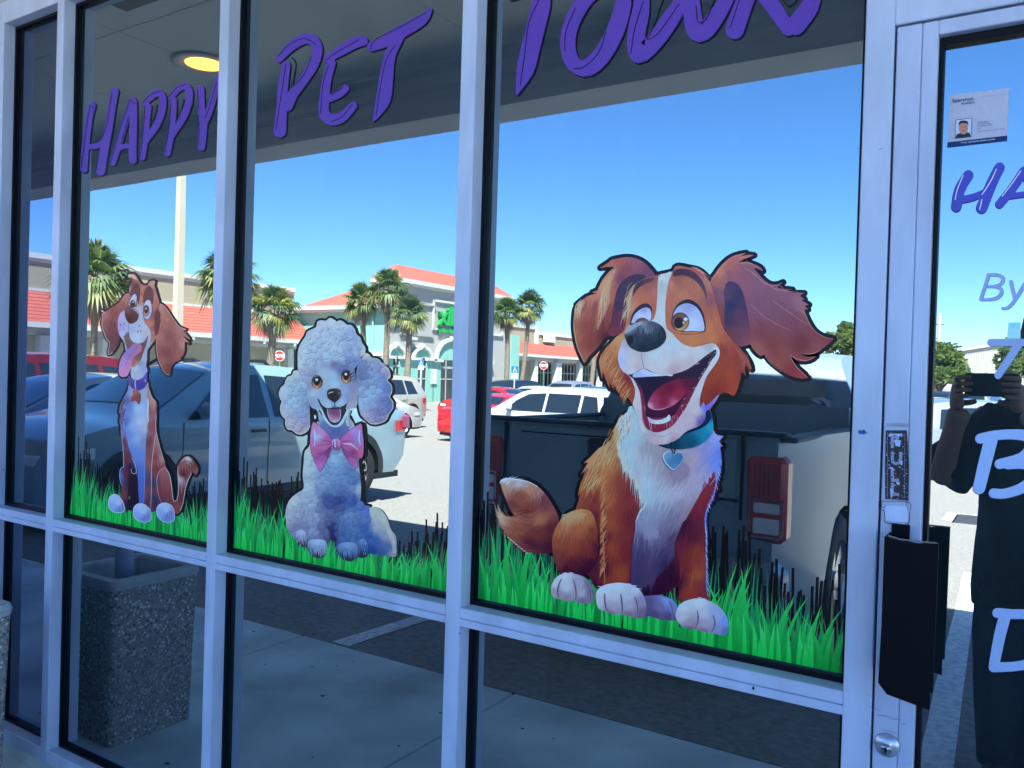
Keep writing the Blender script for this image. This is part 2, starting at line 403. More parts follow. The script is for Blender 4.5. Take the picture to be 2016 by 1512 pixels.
# pavement: concrete slabs with joints
sw = thing('pavement'); sw['kind'] = 'structure'
joints = [-11.85, -10.45, -9.05, -7.65, -6.25, -4.85, -3.45, -2.05, -.65, .75, 2.15, 3.55, 4.95, 6.35]
for i in range(len(joints)-1):
    for y0, y1 in ((-1.62, .0),):
        m = MB().bbox(joints[i]+.004, joints[i+1]-.004, y0, y1, -.14, .0, .006); m.build('paving_slab', A['conc'], sw)
MB().box(-11.8, 6.3, -1.60, -.01, -.2, -.018).build('joint_bed', A['dark'], sw)
# specks, gum and small litter on the pavement
mb = MB()
for i in range(46):
    x, y = rng.uniform(-4.6, .2), rng.uniform(-1.5, -.15); r = rng.uniform(.004, .012); n = 7
    mb.add([(x+r*math.cos(t)*rng.uniform(.6, 1.6), y+r*math.sin(t)*rng.uniform(.6, 1.2), .002) for t in np.linspace(0, 6.28, n, endpoint=False)], [tuple(range(n))])
tag(mb.build('pavement_spots', mat('old_gum', (.06, .06, .06), .9)), kind='stuff', label='small dark spots of old gum on the pavement')
# painted bay lines
def bay_line(x0a, x1a, y0, x0b, x1b, y1, label):
    mb = MB(); ys = np.linspace(y0, y1, 12); vs = []; r = random.Random(int(abs(x0a)*100))
    for k, y in enumerate(ys):
        t = (y-y0)/(y1-y0); a = x0a+(x0b-x0a)*t; c = x1a+(x1b-x1a)*t; z = grade(y)+.005
        vs += [(a+r.uniform(-.004, .004), y, z), (c+r.uniform(-.004, .004), y, z)]
    mb.add(vs, [(2*i, 2*i+1, 2*i+3, 2*i+2) for i in range(11)])
    o = mb.build('bay_line', A['line']); tag(o, label, 'road marking', 'white lines between the parking bays')
bay_line(-3.24, -3.12, -1.63, -3.34, -3.22, -7.0, 'white painted bay line ending at the pavement left of the grey pickup')
bay_line(-.36, -.235, -1.63, -.56, -.435, -7.2, 'wide worn white bay line beside the photographer, right of the grey pickup')
bay_line(-9.35, -9.23, -1.63, -9.4, -9.28, -7.0, 'white bay line on the far side of the pale blue pickup')
# drain grate in the lot
gr = thing('drain_grate', (0, 0, 0), 0, 'square dark metal drain grate set in a pale concrete collar in the lot', 'drain grate')
gx0, gx1, gy0, gy1 = -.98, -.38, -12.0, -11.1; gz = grade(gy0)
MB().box(gx0-.14, gx1+.14, gy0-.14, gy1+.14, gz-.1, gz+.012).build('collar', mat('pale_concrete', (.42, .38, .27), .9), gr)
MB().box(gx0, gx1, gy0, gy1, gz, gz+.016).build('frame', A['black'], gr)
sl = mat('grate_steel', (.10, .10, .12), .6, .6)
for i in range(12):
    y = gy0+.04+i*.073
    MB().box(gx0+.03, gx1-.03, y, y+.035, gz+.016, gz+.026).build('bar', sl, gr)

# canopy over the pavement
CZ = 3.60; CE = -2.8
can = thing('canopy', (0, 0, 0), 0, 'deep flat canopy with pale plaster soffit over the shopfront pavement', 'canopy')
MB().box(-14, 7, CE-.32, .1, CZ+.003, CZ+.25).build('roof_slab', A['beam'], can)
seams = [-14, -11.2, -8.3, -6.2, -4.95, -3.02, -1.2, .9, 3.2, 7]
for i in range(len(seams)-1):
    for ya, yb in ((CE+.02, -1.36), (-1.355, 0.0)):
        MB().bbox(seams[i]+.002, seams[i+1]-.002, ya, yb, CZ-.02, CZ, .003).build('soffit_panel', A['soffit'], can)
prof = [(CE+.10, CZ-.02), (CE+.10, CZ-.05), (CE+.03, CZ-.07), (CE+.03, CZ-.16), (CE-.015, CZ-.18), (CE-.015, 3.25), (CE-.34, 3.25), (CE-.34, 4.3), (CE, 4.3), (CE, CZ-.02)]
MB().prism(prof, -14, 7, 'x').build('fascia_beam', A['beam'], can)
# dark slot vent
MB().bbox(-4.58, -3.80, -1.18, -1.03, CZ-.045, CZ-.022, .006).build('vent_cover', mat('vent_grey', (.10, .115, .13), .6), can)
cl = thing('ceiling_light', (0, 0, 0), 0, 'round recessed downlight glowing warm yellow in the canopy soffit', 'ceiling light')
lp = level(403, 124, CZ-.02); LX, LY = lp.x, lp.y
MB().lathe([(.125, CZ-.021), (.20, CZ-.022), (.215, CZ-.03), (.20, CZ-.038), (.13, CZ-.03), (.125, CZ-.02)], 40, 'z', (LX, LY, 0)).build('trim_ring', mat('trim_white', (.55, .55, .5), .5), cl, True)
MB().lathe([(.128, CZ-.03), (.12, CZ-.026), (.0, CZ-.026)], 32, 'z', (LX, LY, 0)).build('lamp', mat('lamp_glow', (.9, .6, .2), .5, emit=((1, .46, .06), 1.15)), cl)

# walls of the shop building
sb = thing('shop_building', (0, 0, 0), 0, 'pale plaster shop wall above and beside the aluminium shopfront', 'building')
wallm = mat('shop_wall_plaster', (.42, .43, .48), .8, noise=(2, .08, 5), bump=(60, .2, .003))
MB().box(-14, -3.53, -.02, .2, 0, CZ).build('wall', wallm, sb)
MB().box(-3.53, 7, -.02, .2, 2.885, CZ).build('wall', wallm, sb)
MB().box(1.15, 7, -.02, .2, 0, 2.885).build('wall', wallm, sb)
MB().box(-14, 7, 0, 5, CZ+.26, 5).build('roof', wallm, sb)
MB().box(-3.6, 1.2, -.055, .08, -.02, .042).build('plinth', A['conc'], sb)
# dim shop interior behind the glass
it = thing('shop_interior'); it['kind'] = 'structure'
MB().box(-3.6, 1.3, 3.4, 3.45, 0, 3).build('back_wall', A['dark'], it)
MB().box(-3.6, 1.3, .12, 3.4, -.02, .0).build('floor', A['dark'], it)
MB().box(-3.6, 1.3, .2, 3.4, 2.95, 3).build('ceiling', A['dark'], it)
MB().box(-3.65, -3.6, .2, 3.45, 0, 3).build('side_wall', A['dark'], it)
MB().box(1.3, 1.35, .2, 3.45, 0, 3).build('side_wall', A['dark'], it)

# ------------------------------------------------------------------ the aluminium shopfront
sf = thing('shopfront', (0, 0, 0), 0, 'white aluminium shopfront with tall mirror-bright panes over low kick panes', 'shopfront')
FD = -.057                                       # front of the frame, 57 mm proud of the glass
MU = [(-3.52, -3.41), (-3.035, -2.990), (-2.129, -2.087), (-1.217, -1.173), (-.293, -.2435)]
ZB, ZT = .042, 2.88
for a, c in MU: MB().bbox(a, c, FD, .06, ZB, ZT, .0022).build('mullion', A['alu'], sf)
panes = []
for i in range(4):
    x0, x1 = MU[i][1], MU[i+1][0]
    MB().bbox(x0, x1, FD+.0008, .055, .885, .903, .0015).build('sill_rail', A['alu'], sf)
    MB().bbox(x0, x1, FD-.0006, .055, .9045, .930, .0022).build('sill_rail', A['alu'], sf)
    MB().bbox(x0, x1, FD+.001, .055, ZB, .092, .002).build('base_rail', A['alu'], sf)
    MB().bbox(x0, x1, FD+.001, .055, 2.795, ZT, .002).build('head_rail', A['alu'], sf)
    for z0, z1 in ((.930, 2.795), (.092, .885)):
        g = .0150; t = .011
        mb = MB()
        mb.box(x0, x0+t, -g, .004, z0, z1).box(x1-t, x1, -g, .004, z0, z1).box(x0+t, x1-t, -g, .004, z0, z0+t).box(x0+t, x1-t, -g, .004, z1-t, z1)
        mb.build('gasket', A['gasket'], sf)
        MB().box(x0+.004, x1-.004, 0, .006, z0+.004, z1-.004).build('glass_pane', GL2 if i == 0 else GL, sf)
# small dark nick and scuffs on the frames
for (px, py, r) in ((6, 925, 2.2), (905, 1247, 1.2), (1483, 1355, 1.6)):
    q = onwall(px, py, FD-.0012); R = r/1000*1.6; n = 7
    MB().add([(q[0]+R*math.cos(t), FD-.0012, q[2]+R*math.sin(t)*1.4) for t in np.linspace(0, 6.28, n, endpoint=False)], [tuple(range(n))]).build('chip', A['black'], sf)
q = onwall(1699, 851, -.0583)
mb = MB(); r = random.Random(3)
mb.add([(q[0]+.0062*(1+r.uniform(-.5, .4))*math.cos(t)*1.25, FD-.0013, q[2]+.0045*(1+r.uniform(-.5, .4))*math.sin(t)) for t in np.linspace(0, 6.28, 14, endpoint=False)], [tuple(range(14))])
tag(mb.build('paint_blob', mat('blue_paint', (.01, .08, .35), .5)), 'small dark blue blob of paint on the jamb left of the door', 'paint mark')

# ------------------------------------------------------------------ the door
DY = -.055; GY = -.022
dr = thing('shop_door', (0, 0, 0), 0, 'white aluminium framed glass door with black pull handle and cylinder lock', 'door')
MB().box(-.2435, -.2395, -.03, .05, ZB, 2.15).build('door_gap', A['gasket'], dr)
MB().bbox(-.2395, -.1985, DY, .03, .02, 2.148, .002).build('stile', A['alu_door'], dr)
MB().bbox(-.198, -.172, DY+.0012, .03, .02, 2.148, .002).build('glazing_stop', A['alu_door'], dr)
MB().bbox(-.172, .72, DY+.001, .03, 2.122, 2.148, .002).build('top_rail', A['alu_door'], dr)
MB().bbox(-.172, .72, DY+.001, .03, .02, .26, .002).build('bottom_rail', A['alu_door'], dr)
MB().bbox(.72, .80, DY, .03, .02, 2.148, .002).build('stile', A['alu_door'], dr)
mb = MB(); z0, z1 = .26, 2.122
mb.box(-.172, -.164, GY-.014, GY+.006, z0, z1).box(.71, .72, GY-.014, GY+.006, z0, z1).box(-.164, .71, GY-.014, GY+.006, z0, z0+.01).box(-.164, .71, GY-.014, GY+.006, z1-.014, z1)
mb.build('gasket', A['gasket'], dr)
MB().box(-.166, .715, GY, GY+.006, .265, 2.115).build('glass_pane', GLD, dr)
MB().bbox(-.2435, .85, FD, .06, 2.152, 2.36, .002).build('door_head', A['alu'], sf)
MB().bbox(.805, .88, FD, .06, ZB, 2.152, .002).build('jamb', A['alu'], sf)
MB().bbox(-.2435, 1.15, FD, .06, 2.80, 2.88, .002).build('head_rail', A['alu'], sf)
MB().box(-.24, 1.1, 0, .006, 2.36, 2.80).build('glass_pane', GL, sf)
MB().box(.88, 1.1, 0, .006, .05, 2.36).build('glass_pane', GL, sf)
# pull handle: bent black plate standing off the stile
ph = MB()
ph.prism([(-.218, 1.238), (-.2135, 1.2355), (-.1945, 1.2335), (-.1685, 1.2325), (-.137, 1.2365), (-.1385, .985), (-.1425, .985), (-.1425, .9545), (-.209, .966), (-.2235, .983)], -.128, -.120)
ph.build('pull_plate', A['black'], dr)
MB().box(-.2225, -.2195, -.120, DY, .985, 1.236).box(-.2195, -.190, -.061, DY, .985, 1.252).build('pull_bracket', A['black'], dr)
MB().tube([(-.2165, -.1195, 1.239), (-.1975, -.121, 1.2352), (-.140, -.121, 1.236)], .0016, 6).build('pull_edge', mat('worn_edge', (.35, .38, .36), .4, .5), dr)
# lock cylinder
lk = onwall(1747, 1466, DY); lx, lz = lk[0], lk[2]
MB().lathe([(.0215, DY), (.0215, DY-.004), (.0205, DY-.006), (.0185, DY-.0062), (.0175, DY-.009), (.0, DY-.0092)], 40, 'y', (lx, 0, lz)).build('lock_ring', mat('satin_metal', (.50, .53, .62), .3, .85), dr, True)
MB().lathe([(.0095, DY-.0094), (.009, DY-.0112), (.0, DY-.0113)], 28, 'y', (lx-.001, 0, lz-.0055)).build('lock_core', mat('chrome_dark', (.30, .31, .36), .18, 1), dr, True)
MB().box(lx-.0022, lx-.0004, DY-.0122, DY-.011, lz-.0125, lz-.001).box(lx-.0034, lx+.001, DY-.0122, DY-.011, lz-.0085, lz-.006).build('keyhole', A['gasket'], dr)
# scratches on the stile
mb = MB(); r = random.Random(5)
for (px, py, L, a) in ((1722, 1395, 30, .35), (1738, 1409, 46, .12), (1762, 1416, 34, .06), (1752, 1440, 40, .25), (1717, 1372, 22, .5), (1779, 1425, 14, -.1), (1668, 1005, 10, .1), (1688, 292, 12, -.4), (1735, 293, 14, -.3)):
    A0 = onwall(px-L/2, py-L/2*a, DY-.003); B0 = onwall(px+L/2, py+L/2*a, DY-.003); h = r.uniform(.0004, .0008)
    mb.add([(A0[0], DY-.0031, A0[2]), ((A0[0]+B0[0])/2, DY-.0031, (A0[2]+B0[2])/2+h), (B0[0], DY-.0031, B0[2]), ((A0[0]+B0[0])/2, DY-.0031, (A0[2]+B0[2])/2-h)], [(0, 1, 2, 3)])
mb.build('scratch', mat('scratch_grey', (.22, .23, .30), .5), dr)

# ------------------------------------------------------------------ planter (stands left, also seen in the glass)
pl = thing('planter', (-3.19, -.38, 0), 0, 'square exposed-aggregate concrete planter standing on the pavement by the leftmost pane', 'planter')
agg = mat('pebble_aggregate', (.30, .30, .29), .75, speck=(95, [(.24, .21, .18), (.58, .56, .52), (.38, .34, .31), (.10, .10, .11), (.80, .79, .75), (.32, .28, .22), (.46, .43, .40), (.18, .16, .15)]))
def rsq(h, r=.03, n=4):
    o = []
    for cx_, cy_, a0 in ((1, 1, 0), (-1, 1, 90), (-1, -1, 180), (1, -1, 270)):
        for k in range(n+1):
            a = math.radians(a0+90*k/n); o.append((cx_*(h-r)+r*math.cos(a), cy_*(h-r)+r*math.sin(a)))
    return o
mb = MB(); secs = [(.186, 0), (.191, .30), (.198, .60), (.2, .615)]
vs = []; n = 20
for h, z in secs: vs += [(x, y, z) for x, y in rsq(h)]
mb.add(vs, [(i*n+k, i*n+(k+1) % n, (i+1)*n+(k+1) % n, (i+1)*n+k) for i in range(3) for k in range(n)])
mb.build('body', agg, pl)
vs = []
for h, z in ((.2, .615), (.203, .635), (.198, .652), (.162, .652), (.155, .64), (.15, .50)): vs += [(x, y, z) for x, y in rsq(h)]
mb = MB(); mb.add(vs, [(i*n+k, i*n+(k+1) % n, (i+1)*n+(k+1) % n, (i+1)*n+k) for i in range(5) for k in range(n)])
mb.build('rim', mat('cast_concrete', (.46, .50, .52), .8, noise=(12, .2, 6)), pl)
MB().box(-.155, .155, -.155, .155, .45, .53).build('soil', mat('soil', (.05, .045, .04), .95, bump=(60, 1, .02)), pl)
pt = thing('post', (-3.19, -.375, 0), 0, 'short blue-grey post rising out of the aggregate planter', 'post')
MB().tube([(0, .02, .52), (0, .02, .98)], [.036, .036], 16).build('shaft', mat('post_grey', (.38, .44, .66), .5), pt, True)
MB().add([(-.10, -.06, .535), (-.03, -.09, .55), (.05, -.02, .56), (-.04, .03, .535), (-.02, -.03, .60)], [(0, 1, 4), (1, 2, 4), (2, 3, 4), (3, 0, 4)]).build('litter', mat('paper_litter', (.4, .42, .44), .8)); bpy.data.objects['litter'].location = (-3.22, -.375, 0); tag(bpy.data.objects['litter'], 'crumpled scrap of pale paper lying in the planter', 'litter')
# ================================================================== ACROSS THE LOT (seen in the glass)
def onX(px, py, X):
    """point on the facade plane x = X whose reflection shows at a pixel"""
    r = ray(px, py); return mir(CAM + r*((X-CAM[0])/r[0]))
def onY(px, py, Y):
    r = ray(px, py); return mir(CAM + r*((Y-CAM[1])/r[1]))
GZ = -.5
B_ = dict(
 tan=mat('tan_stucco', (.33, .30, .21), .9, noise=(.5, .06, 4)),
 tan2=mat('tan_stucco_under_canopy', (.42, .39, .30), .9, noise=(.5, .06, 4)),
 red=mat('red_tile_roof', (.40, .085, .06), .8, noise=(3, .14, 4, (1, 1, 3))),
 white=mat('white_trim', (.54, .54, .50), .7),
 teal=mat('teal_stucco', (.22, .46, .38), .85, noise=(.4, .05, 3)),
 grey=mat('pale_grey_stucco', (.36, .36, .33), .85, noise=(.4, .05, 3)),
 win=mat('dark_shop_window', (.02, .03, .035), .08, spec=.8),
 green=mat('green_sign', (.012, .36, .06), .35, coat=.3),
 bark=mat('palm_bark', (.21, .17, .13), .95, noise=(5, .35, 5, (1, 1, 6)), bump=(12, .9, .05)),
)
def ribbed_roof(x0, z0, x1, z1, ya, yb, parent, n):
    """sloping tiled roof with raised courses"""
    mb = MB(); N = n
    for i in range(N):
        t0, t1 = i/N, (i+1)/N
        a = (x0+(x1-x0)*t0, z0+(z1-z0)*t0); c = (x0+(x1-x0)*t1, z0+(z1-z0)*t1)
        mb.add([(a[0], ya, a[1]+.05), (a[0], yb, a[1]+.05), (c[0], yb, c[1]+.02), (c[0], ya, c[1]+.02), (a[0], ya, a[1]-.02), (a[0], yb, a[1]-.02)], [(0, 1, 2, 3), (0, 4, 5, 1)])
    return mb.build('roof', B_['red'], parent)
# --- left wing of the plaza
lw = thing('shopping_plaza_wing', (0, 0, 0), 0, 'long low tan shop wing with red awning roof, left of the supermarket', 'building')
y0, y1 = -6.0, -37.5
MB().box(-60, -42.6, y1, y0, GZ, 6.45).build('wall', B_['tan'], lw)
MB().box(-60, -42.52, y1, y0, 6.45, 6.62).box(-60, -42.46, y1, y0, 6.62, 6.88).build('cornice', B_['white'], lw)
MB().box(-42.6, -42.52, y1, y0, 4.98, 5.12).build('trim_band', B_['white'], lw)
ribbed_roof(-40.35, 3.3, -42.55, 4.96, y0, y1, lw, 9)
MB().box(-42.6, -41.0, y1, y0, 2.75, 3.28).build('awning_beam', mat('awning_grey', (.50, .50, .48), .8), lw)
MB().box(-40.4, -40.22, y1, y0, 3.08, 3.34).build('fascia', B_['white'], lw)
for px in (83, 568, 345, 206):
    p = onX(px, 700, -41.0); MB().bbox(-41.25, -40.75, p.y-.25, p.y+.25, GZ, 2.75, .03).box(-41.4, -40.6, p.y-.4, p.y+.4, GZ, .4).build('column', B_['white'], lw)
MB().box(-42.7, -42.55, -36.5, -7, GZ, 2.75).build('shop_wall', B_['tan2'], lw)
for k in range(5):
    ya = -14-k*5; MB().box(-42.5, -42.4, ya-1.1, ya+1.1, GZ, 1.8).build('window', B_['win'], lw) if k in (0, 3) else None
for k in range(12):
    MB().box(-40.6, -40.2, -8-k*2.5-.06, -8-k*2.5+.06, 2.9, 3.05).build('rafter_end', B_['white'], lw)
# --- supermarket
sm = thing('supermarket', (0, 0, 0), 0, 'supermarket with teal and pale grey walls, red tiled roofs and green sign letters', 'building')
XF = -34.9; ye = onX(757, 700, XF).y; yt = onX(788, 600, XF).y; yend = onX(1001, 690, XF).y
MB().box(-60, XF-.03, ye-.6, ye-.01, GZ, 5.25).build('wall', B_['teal'], sm)
MB().box(-60, XF+.3, ye+.35, yt, 5.25, 5.40).box(-60, XF+.5, ye+.5, yt, 5.40, 5.66).build('eave', B_['white'], sm)
mb = MB(); a, c = -41.8, XF-.1
mb.add([(a, ye+.5, 5.66), (c, ye+.5, 5.66), (c, ye-9, 5.66), (a, ye-9, 5.66), (a+1.8, ye-2.6, 7.05), (c, ye-2.6, 7.05), (c, ye-9, 7.05), (a+1.8, ye-9, 7.05)], [(0, 1, 5, 4), (1, 2, 6, 5), (3, 0, 4, 7), (4, 5, 6, 7)])
mb.build('roof', B_['red'], sm)
MB().box(-40, -38.6, ye-3.4, ye-2.4, 6.9, 7.2).build('roof_curb', B_['white'], sm)
p = onX(742, 650, XF+.0); MB().tube([(-35.9, ye+.06, -.4), (-35.9, ye+.06, 5.2)], .07, 8).build('downpipe', B_['teal'], sm)
MB().box(XF-1.2, XF+.02, ye-.02, ye+.04, 2.45, 2.75).box(-60, XF-1.2, ye-.02, ye+.02, 2.5, 2.7).build('trim_band', B_['white'], sm)
# tall entrance block
MB().box(XF-1.9, XF-.02, yend, yt, GZ, 7.05).build('wall', B_['grey'], sm)
MB().box(XF-.02, XF, yt, ye-.02, GZ, 5.25).build('wall', B_['grey'], sm)
MB().box(XF-1.9, XF+.2, yend, yt+.3, 7.05, 7.2).box(XF-2.2, XF+.34, yend, yt+.5, 7.2, 7.48).build('eave', B_['white'], sm)
mb = MB(); a, c, d0, d1 = XF-2.2, XF+.34, yt+.5, yend
mb.add([(a, d0, 7.48), (c, d0, 7.48), (c, d1, 7.48), (a, d1, 7.48), (a+.9, d0-1.3, 8.5), (c-1.3, d0-1.3, 8.5), (c-1.3, d1+1.3, 8.5), (a+.9, d1+1.3, 8.5)], [(0, 1, 5, 4), (1, 2, 6, 5), (2, 3, 7, 6), (3, 0, 4, 7), (4, 5, 6, 7)])
mb.build('roof', B_['red'], sm)
def frame_rect(ya, yb, za, zb, t, name, m, par, x0=XF, x1=XF+.1):
    MB().box(x0, x1, ya-t/2, ya+t/2, za, zb).box(x0, x1, yb-t/2, yb+t/2, za, zb).box(x0, x1, min(ya, yb), max(ya, yb), zb-t, zb).box(x0, x1, min(ya, yb), max(ya, yb), za, za+t).build(name, m, par)
f0 = onX(853, 590, XF).y; frame_rect(f0, yend+1.0, 4.35, 6.45, .16, 'panel_frame', B_['white'], sm)
MB().box(XF, XF+.12, yt, f0, 3.85, 4.05).box(XF, XF+.12, f0-.2, yt, 5.95, 6.02).build('trim_band', B_['grey'], sm)
# arched bays
def arch(pa, pb, ztop, zs, wall):
    ya, yb = onX(pa, 700, XF).y, onX(pb, 700, XF).y; yc = (ya+yb)/2; hw = abs(ya-yb)/2; rise = ztop-zs
    th = np.linspace(0, math.pi, 17)
    lun = [(yc+hw*math.cos(t), zs+rise*math.sin(t)) for t in th]
    MB().prism(lun, XF+.0, XF+.05, 'x').build('arch_panel', B_['teal'], sm)
    o = [(yc+(hw+.22)*math.cos(t), zs+(rise+.24)*math.sin(t)) for t in th]
    mb = MB()
    for i in range(16): mb.prism([lun[i], lun[i+1], o[i+1], o[i]], XF+.0, XF+.22, 'x')
    mb.box(XF, XF+.26, yc-.14, yc+.14, ztop+.1, ztop+.36); mb.build('arch_trim', B_['white'], sm)
    for yy in (ya, yb): MB().box(XF, XF+.12, yy-.42, yy+.42, GZ, zs-.12).build('pillar', B_['teal'], sm); MB().box(XF, XF+.3, yy-.5, yy+.5, zs-.16, zs+.02).build('pillar_cap', B_['white'], sm)
    MB().box(XF-.01, XF+.06, min(ya, yb)+.4, max(ya, yb)-.4, GZ, zs-.02).build('window' if wall is None else 'wall', B_['win'] if wall is None else wall, sm)
    if wall is None:
        mb = MB(); n = max(2, int(hw*2/1.0))
        for i in range(1, n): yy = ya+(yb-ya)*i/n; mb.box(XF+.06, XF+.1, yy-.035, yy+.035, GZ, zs-.02)
        mb.box(XF+.06, XF+.1, min(ya, yb)+.4, max(ya, yb)-.4, 1.0, 1.08); mb.box(XF+.06, XF+.1, min(ya, yb)+.4, max(ya, yb)-.4, 1.75, 1.9)
        mb.build('window_frame', mat('window_metal', (.35, .38, .36), .5), sm)
arch(764, 793, 3.0, 2.45, None); arch(813, 845, 3.0, 2.4, None); arch(859, 912, 3.65, 2.35, None); arch(926, 960, 3.0, 2.4, None)
# green letters
def wall_text(s, px, py, cap, X, m, par, name, depth=.16, label=None, bold=0.0, space=1.0):
    """text on a facade facing +x; its last letter ends at the pixel (reads mirrored in the glass)"""
    V, Fc = text_mesh(s, cap/.73, bold=bold, align='RIGHT', space=space)
    p = onX(px, py, X); mb = MB(); n = len(V)
    vs = [(X+depth, p.y+v[0], p.z+v[1]) for v in V]+[(X, p.y+v[0], p.z+v[1]) for v in V]
    ed = {}
    for f in Fc:
        for i in range(len(f)): e = (f[i], f[(i+1) % len(f)]); ed[tuple(sorted(e))] = ed.get(tuple(sorted(e)), 0)+1
    fs = [tuple(f) for f in Fc]+[(a, b_, b_+n, a+n) for (a, b_), c_ in ed.items() if c_ == 1]
    mb.add(vs, fs); o = mb.build(name, m, par); 
    if label: o['label'] = label
    return o
wall_text('Publix', 861, 638, 1.3, XF+.05, B_['green'], sm, 'sign_letters', .22, 'large green name letters', bold=.045)
wall_text('Food & Pharmacy', 860, 653, .42, XF+.05, B_['green'], sm, 'sign_letters', .12, 'small green letters under the name', bold=.02)
MB().box(XF+.1, XF+.4, onX(806, 670, XF).y-.35, onX(806, 670, XF).y+.35, 3.55, 3.75).build('wall_lamp', B_['white'], sm)
MB().box(XF+.13, XF+.2, onX(851, 730, XF).y-.3, onX(851, 730, XF).y+.3, .7, 1.7).build('notice_board', B_['white'], sm)
# --- right wing
rw = thing('shopping_plaza_wing', (0, 0, 0), 0, 'tan shop wing with red awning and dark shop windows, right of the supermarket', 'building')
XR = -37.9; ya, yb = yend-.02, -125
yc = onX(1057, 640, XR-2.2).y
MB().box(-60, XR-2.2, yc, ya, GZ, 5.75).box(-60, XR-2.2, yb, yc, GZ, 5.3).build('wall', B_['tan'], rw)
MB().box(-60, XR-2.1, yc, ya, 5.75, 6.05).box(-60, XR-2.1, yb, yc, 5.3, 5.6).box(XR-2.2, XR-2.05, yc-.2, yc+.35, 4.35, 5.75).build('cornice', B_['white'], rw)
ribbed_roof(XR, 3.3, XR-2.15, 4.45, yb, ya, rw, 7)
MB().box(XR-2.2, XR-.6, yb, ya, 2.75, 3.25).build('awning_beam', mat('awning_grey', (.50, .50, .48), .8), rw)
MB().box(XR-.05, XR+.12, yb, ya, 3.08, 3.32).build('fascia', B_['white'], rw)
MB().box(-60, XR-2.3, yb, ya, GZ, 2.75).build('shop_wall', B_['tan2'], rw)
for px in (1052, 1094, 1099, 1140, 1180, 1108+120):
    p = onX(px, 720, XR-.4); MB().bbox(XR-.65, XR-.15, p.y-.28, p.y+.28, GZ, 2.75, .03).box(XR-.8, XR, p.y-.5, p.y+.5, GZ, .55).build('column', B_['white'], rw)
for a, c in ((1057, 1091), (1103, 1135), (1146, 1174), (1184, 1215)):
    pa, pb = onX(a, 720, XR-2.2).y, onX(c, 720, XR-2.2).y
    MB().box(XR-2.28, XR-2.2, pb, pa, GZ, 2.6).build('window', B_['win'], rw)
    mb = MB()
    for k in range(6): yy = pa+(pb-pa)*k/5; mb.box(XR-2.2, XR-2.12, yy-.05, yy+.05, GZ, 2.6)
    mb.box(XR-2.2, XR-2.12, pb, pa, 1.7, 1.8); mb.build('window_frame', B_['white'], rw)
pa, pb = onX(1071, 665, XR-2.0), onX(1090, 665, XR-2.0)
MB().bbox(XR-2.1, XR-1.8, pb.y, pa.y, pa.z-.42, pa.z+.5, .03).build('wall_sign', mat('pale_sign', (.62, .68, .70), .5), rw)
pa, pb = onX(983, 700, XR+2), onX(1000, 700, XR+2)
MB().box(XF-.01, XF+.06, pb.y, pa.y, GZ, 4.6).build('teal_panel', B_['teal'], sm)
# --- white metal warehouse far right
wh = thing('metal_warehouse', (0, 0, 0), 0, 'white ribbed metal warehouse with a low gable beyond the trees at far right', 'building')
WY = 112; q0, q1 = onY(1878, 700, WY), onY(2090, 700, WY); pk = onY(1975, 679, WY)
x0, x1 = q0.x, q1.x; ze = onY(1885, 694, WY).z
wm = mat('white_ribbed_metal', (.60, .57, .50), .6)
MB().prism([(x0, GZ), (x1, GZ), (x1, ze-.2), (pk.x, pk.z), (x0, ze)], -WY-30, -WY).build('wall', wm, wh)
mb = MB(); n = 60
for i in range(n):
    x = x0+(x1-x0)*(i+.5)/n; t = (x-x0)/(pk.x-x0) if x < pk.x else (x1-x)/(x1-pk.x)
    mb.box(x-.05, x+.05, -WY, -WY+.12, GZ, ze+(pk.z-ze)*t-.15)
mb.build('wall_rib', wm, wh)
MB().prism([(x0-.3, ze-.05), (x0-.3, ze+.18), (pk.x, pk.z+.22), (x1+.3, ze), (x1+.3, ze-.25), (pk.x, pk.z)], -WY-30, -WY+.35).build('roof', B_['white'], wh)

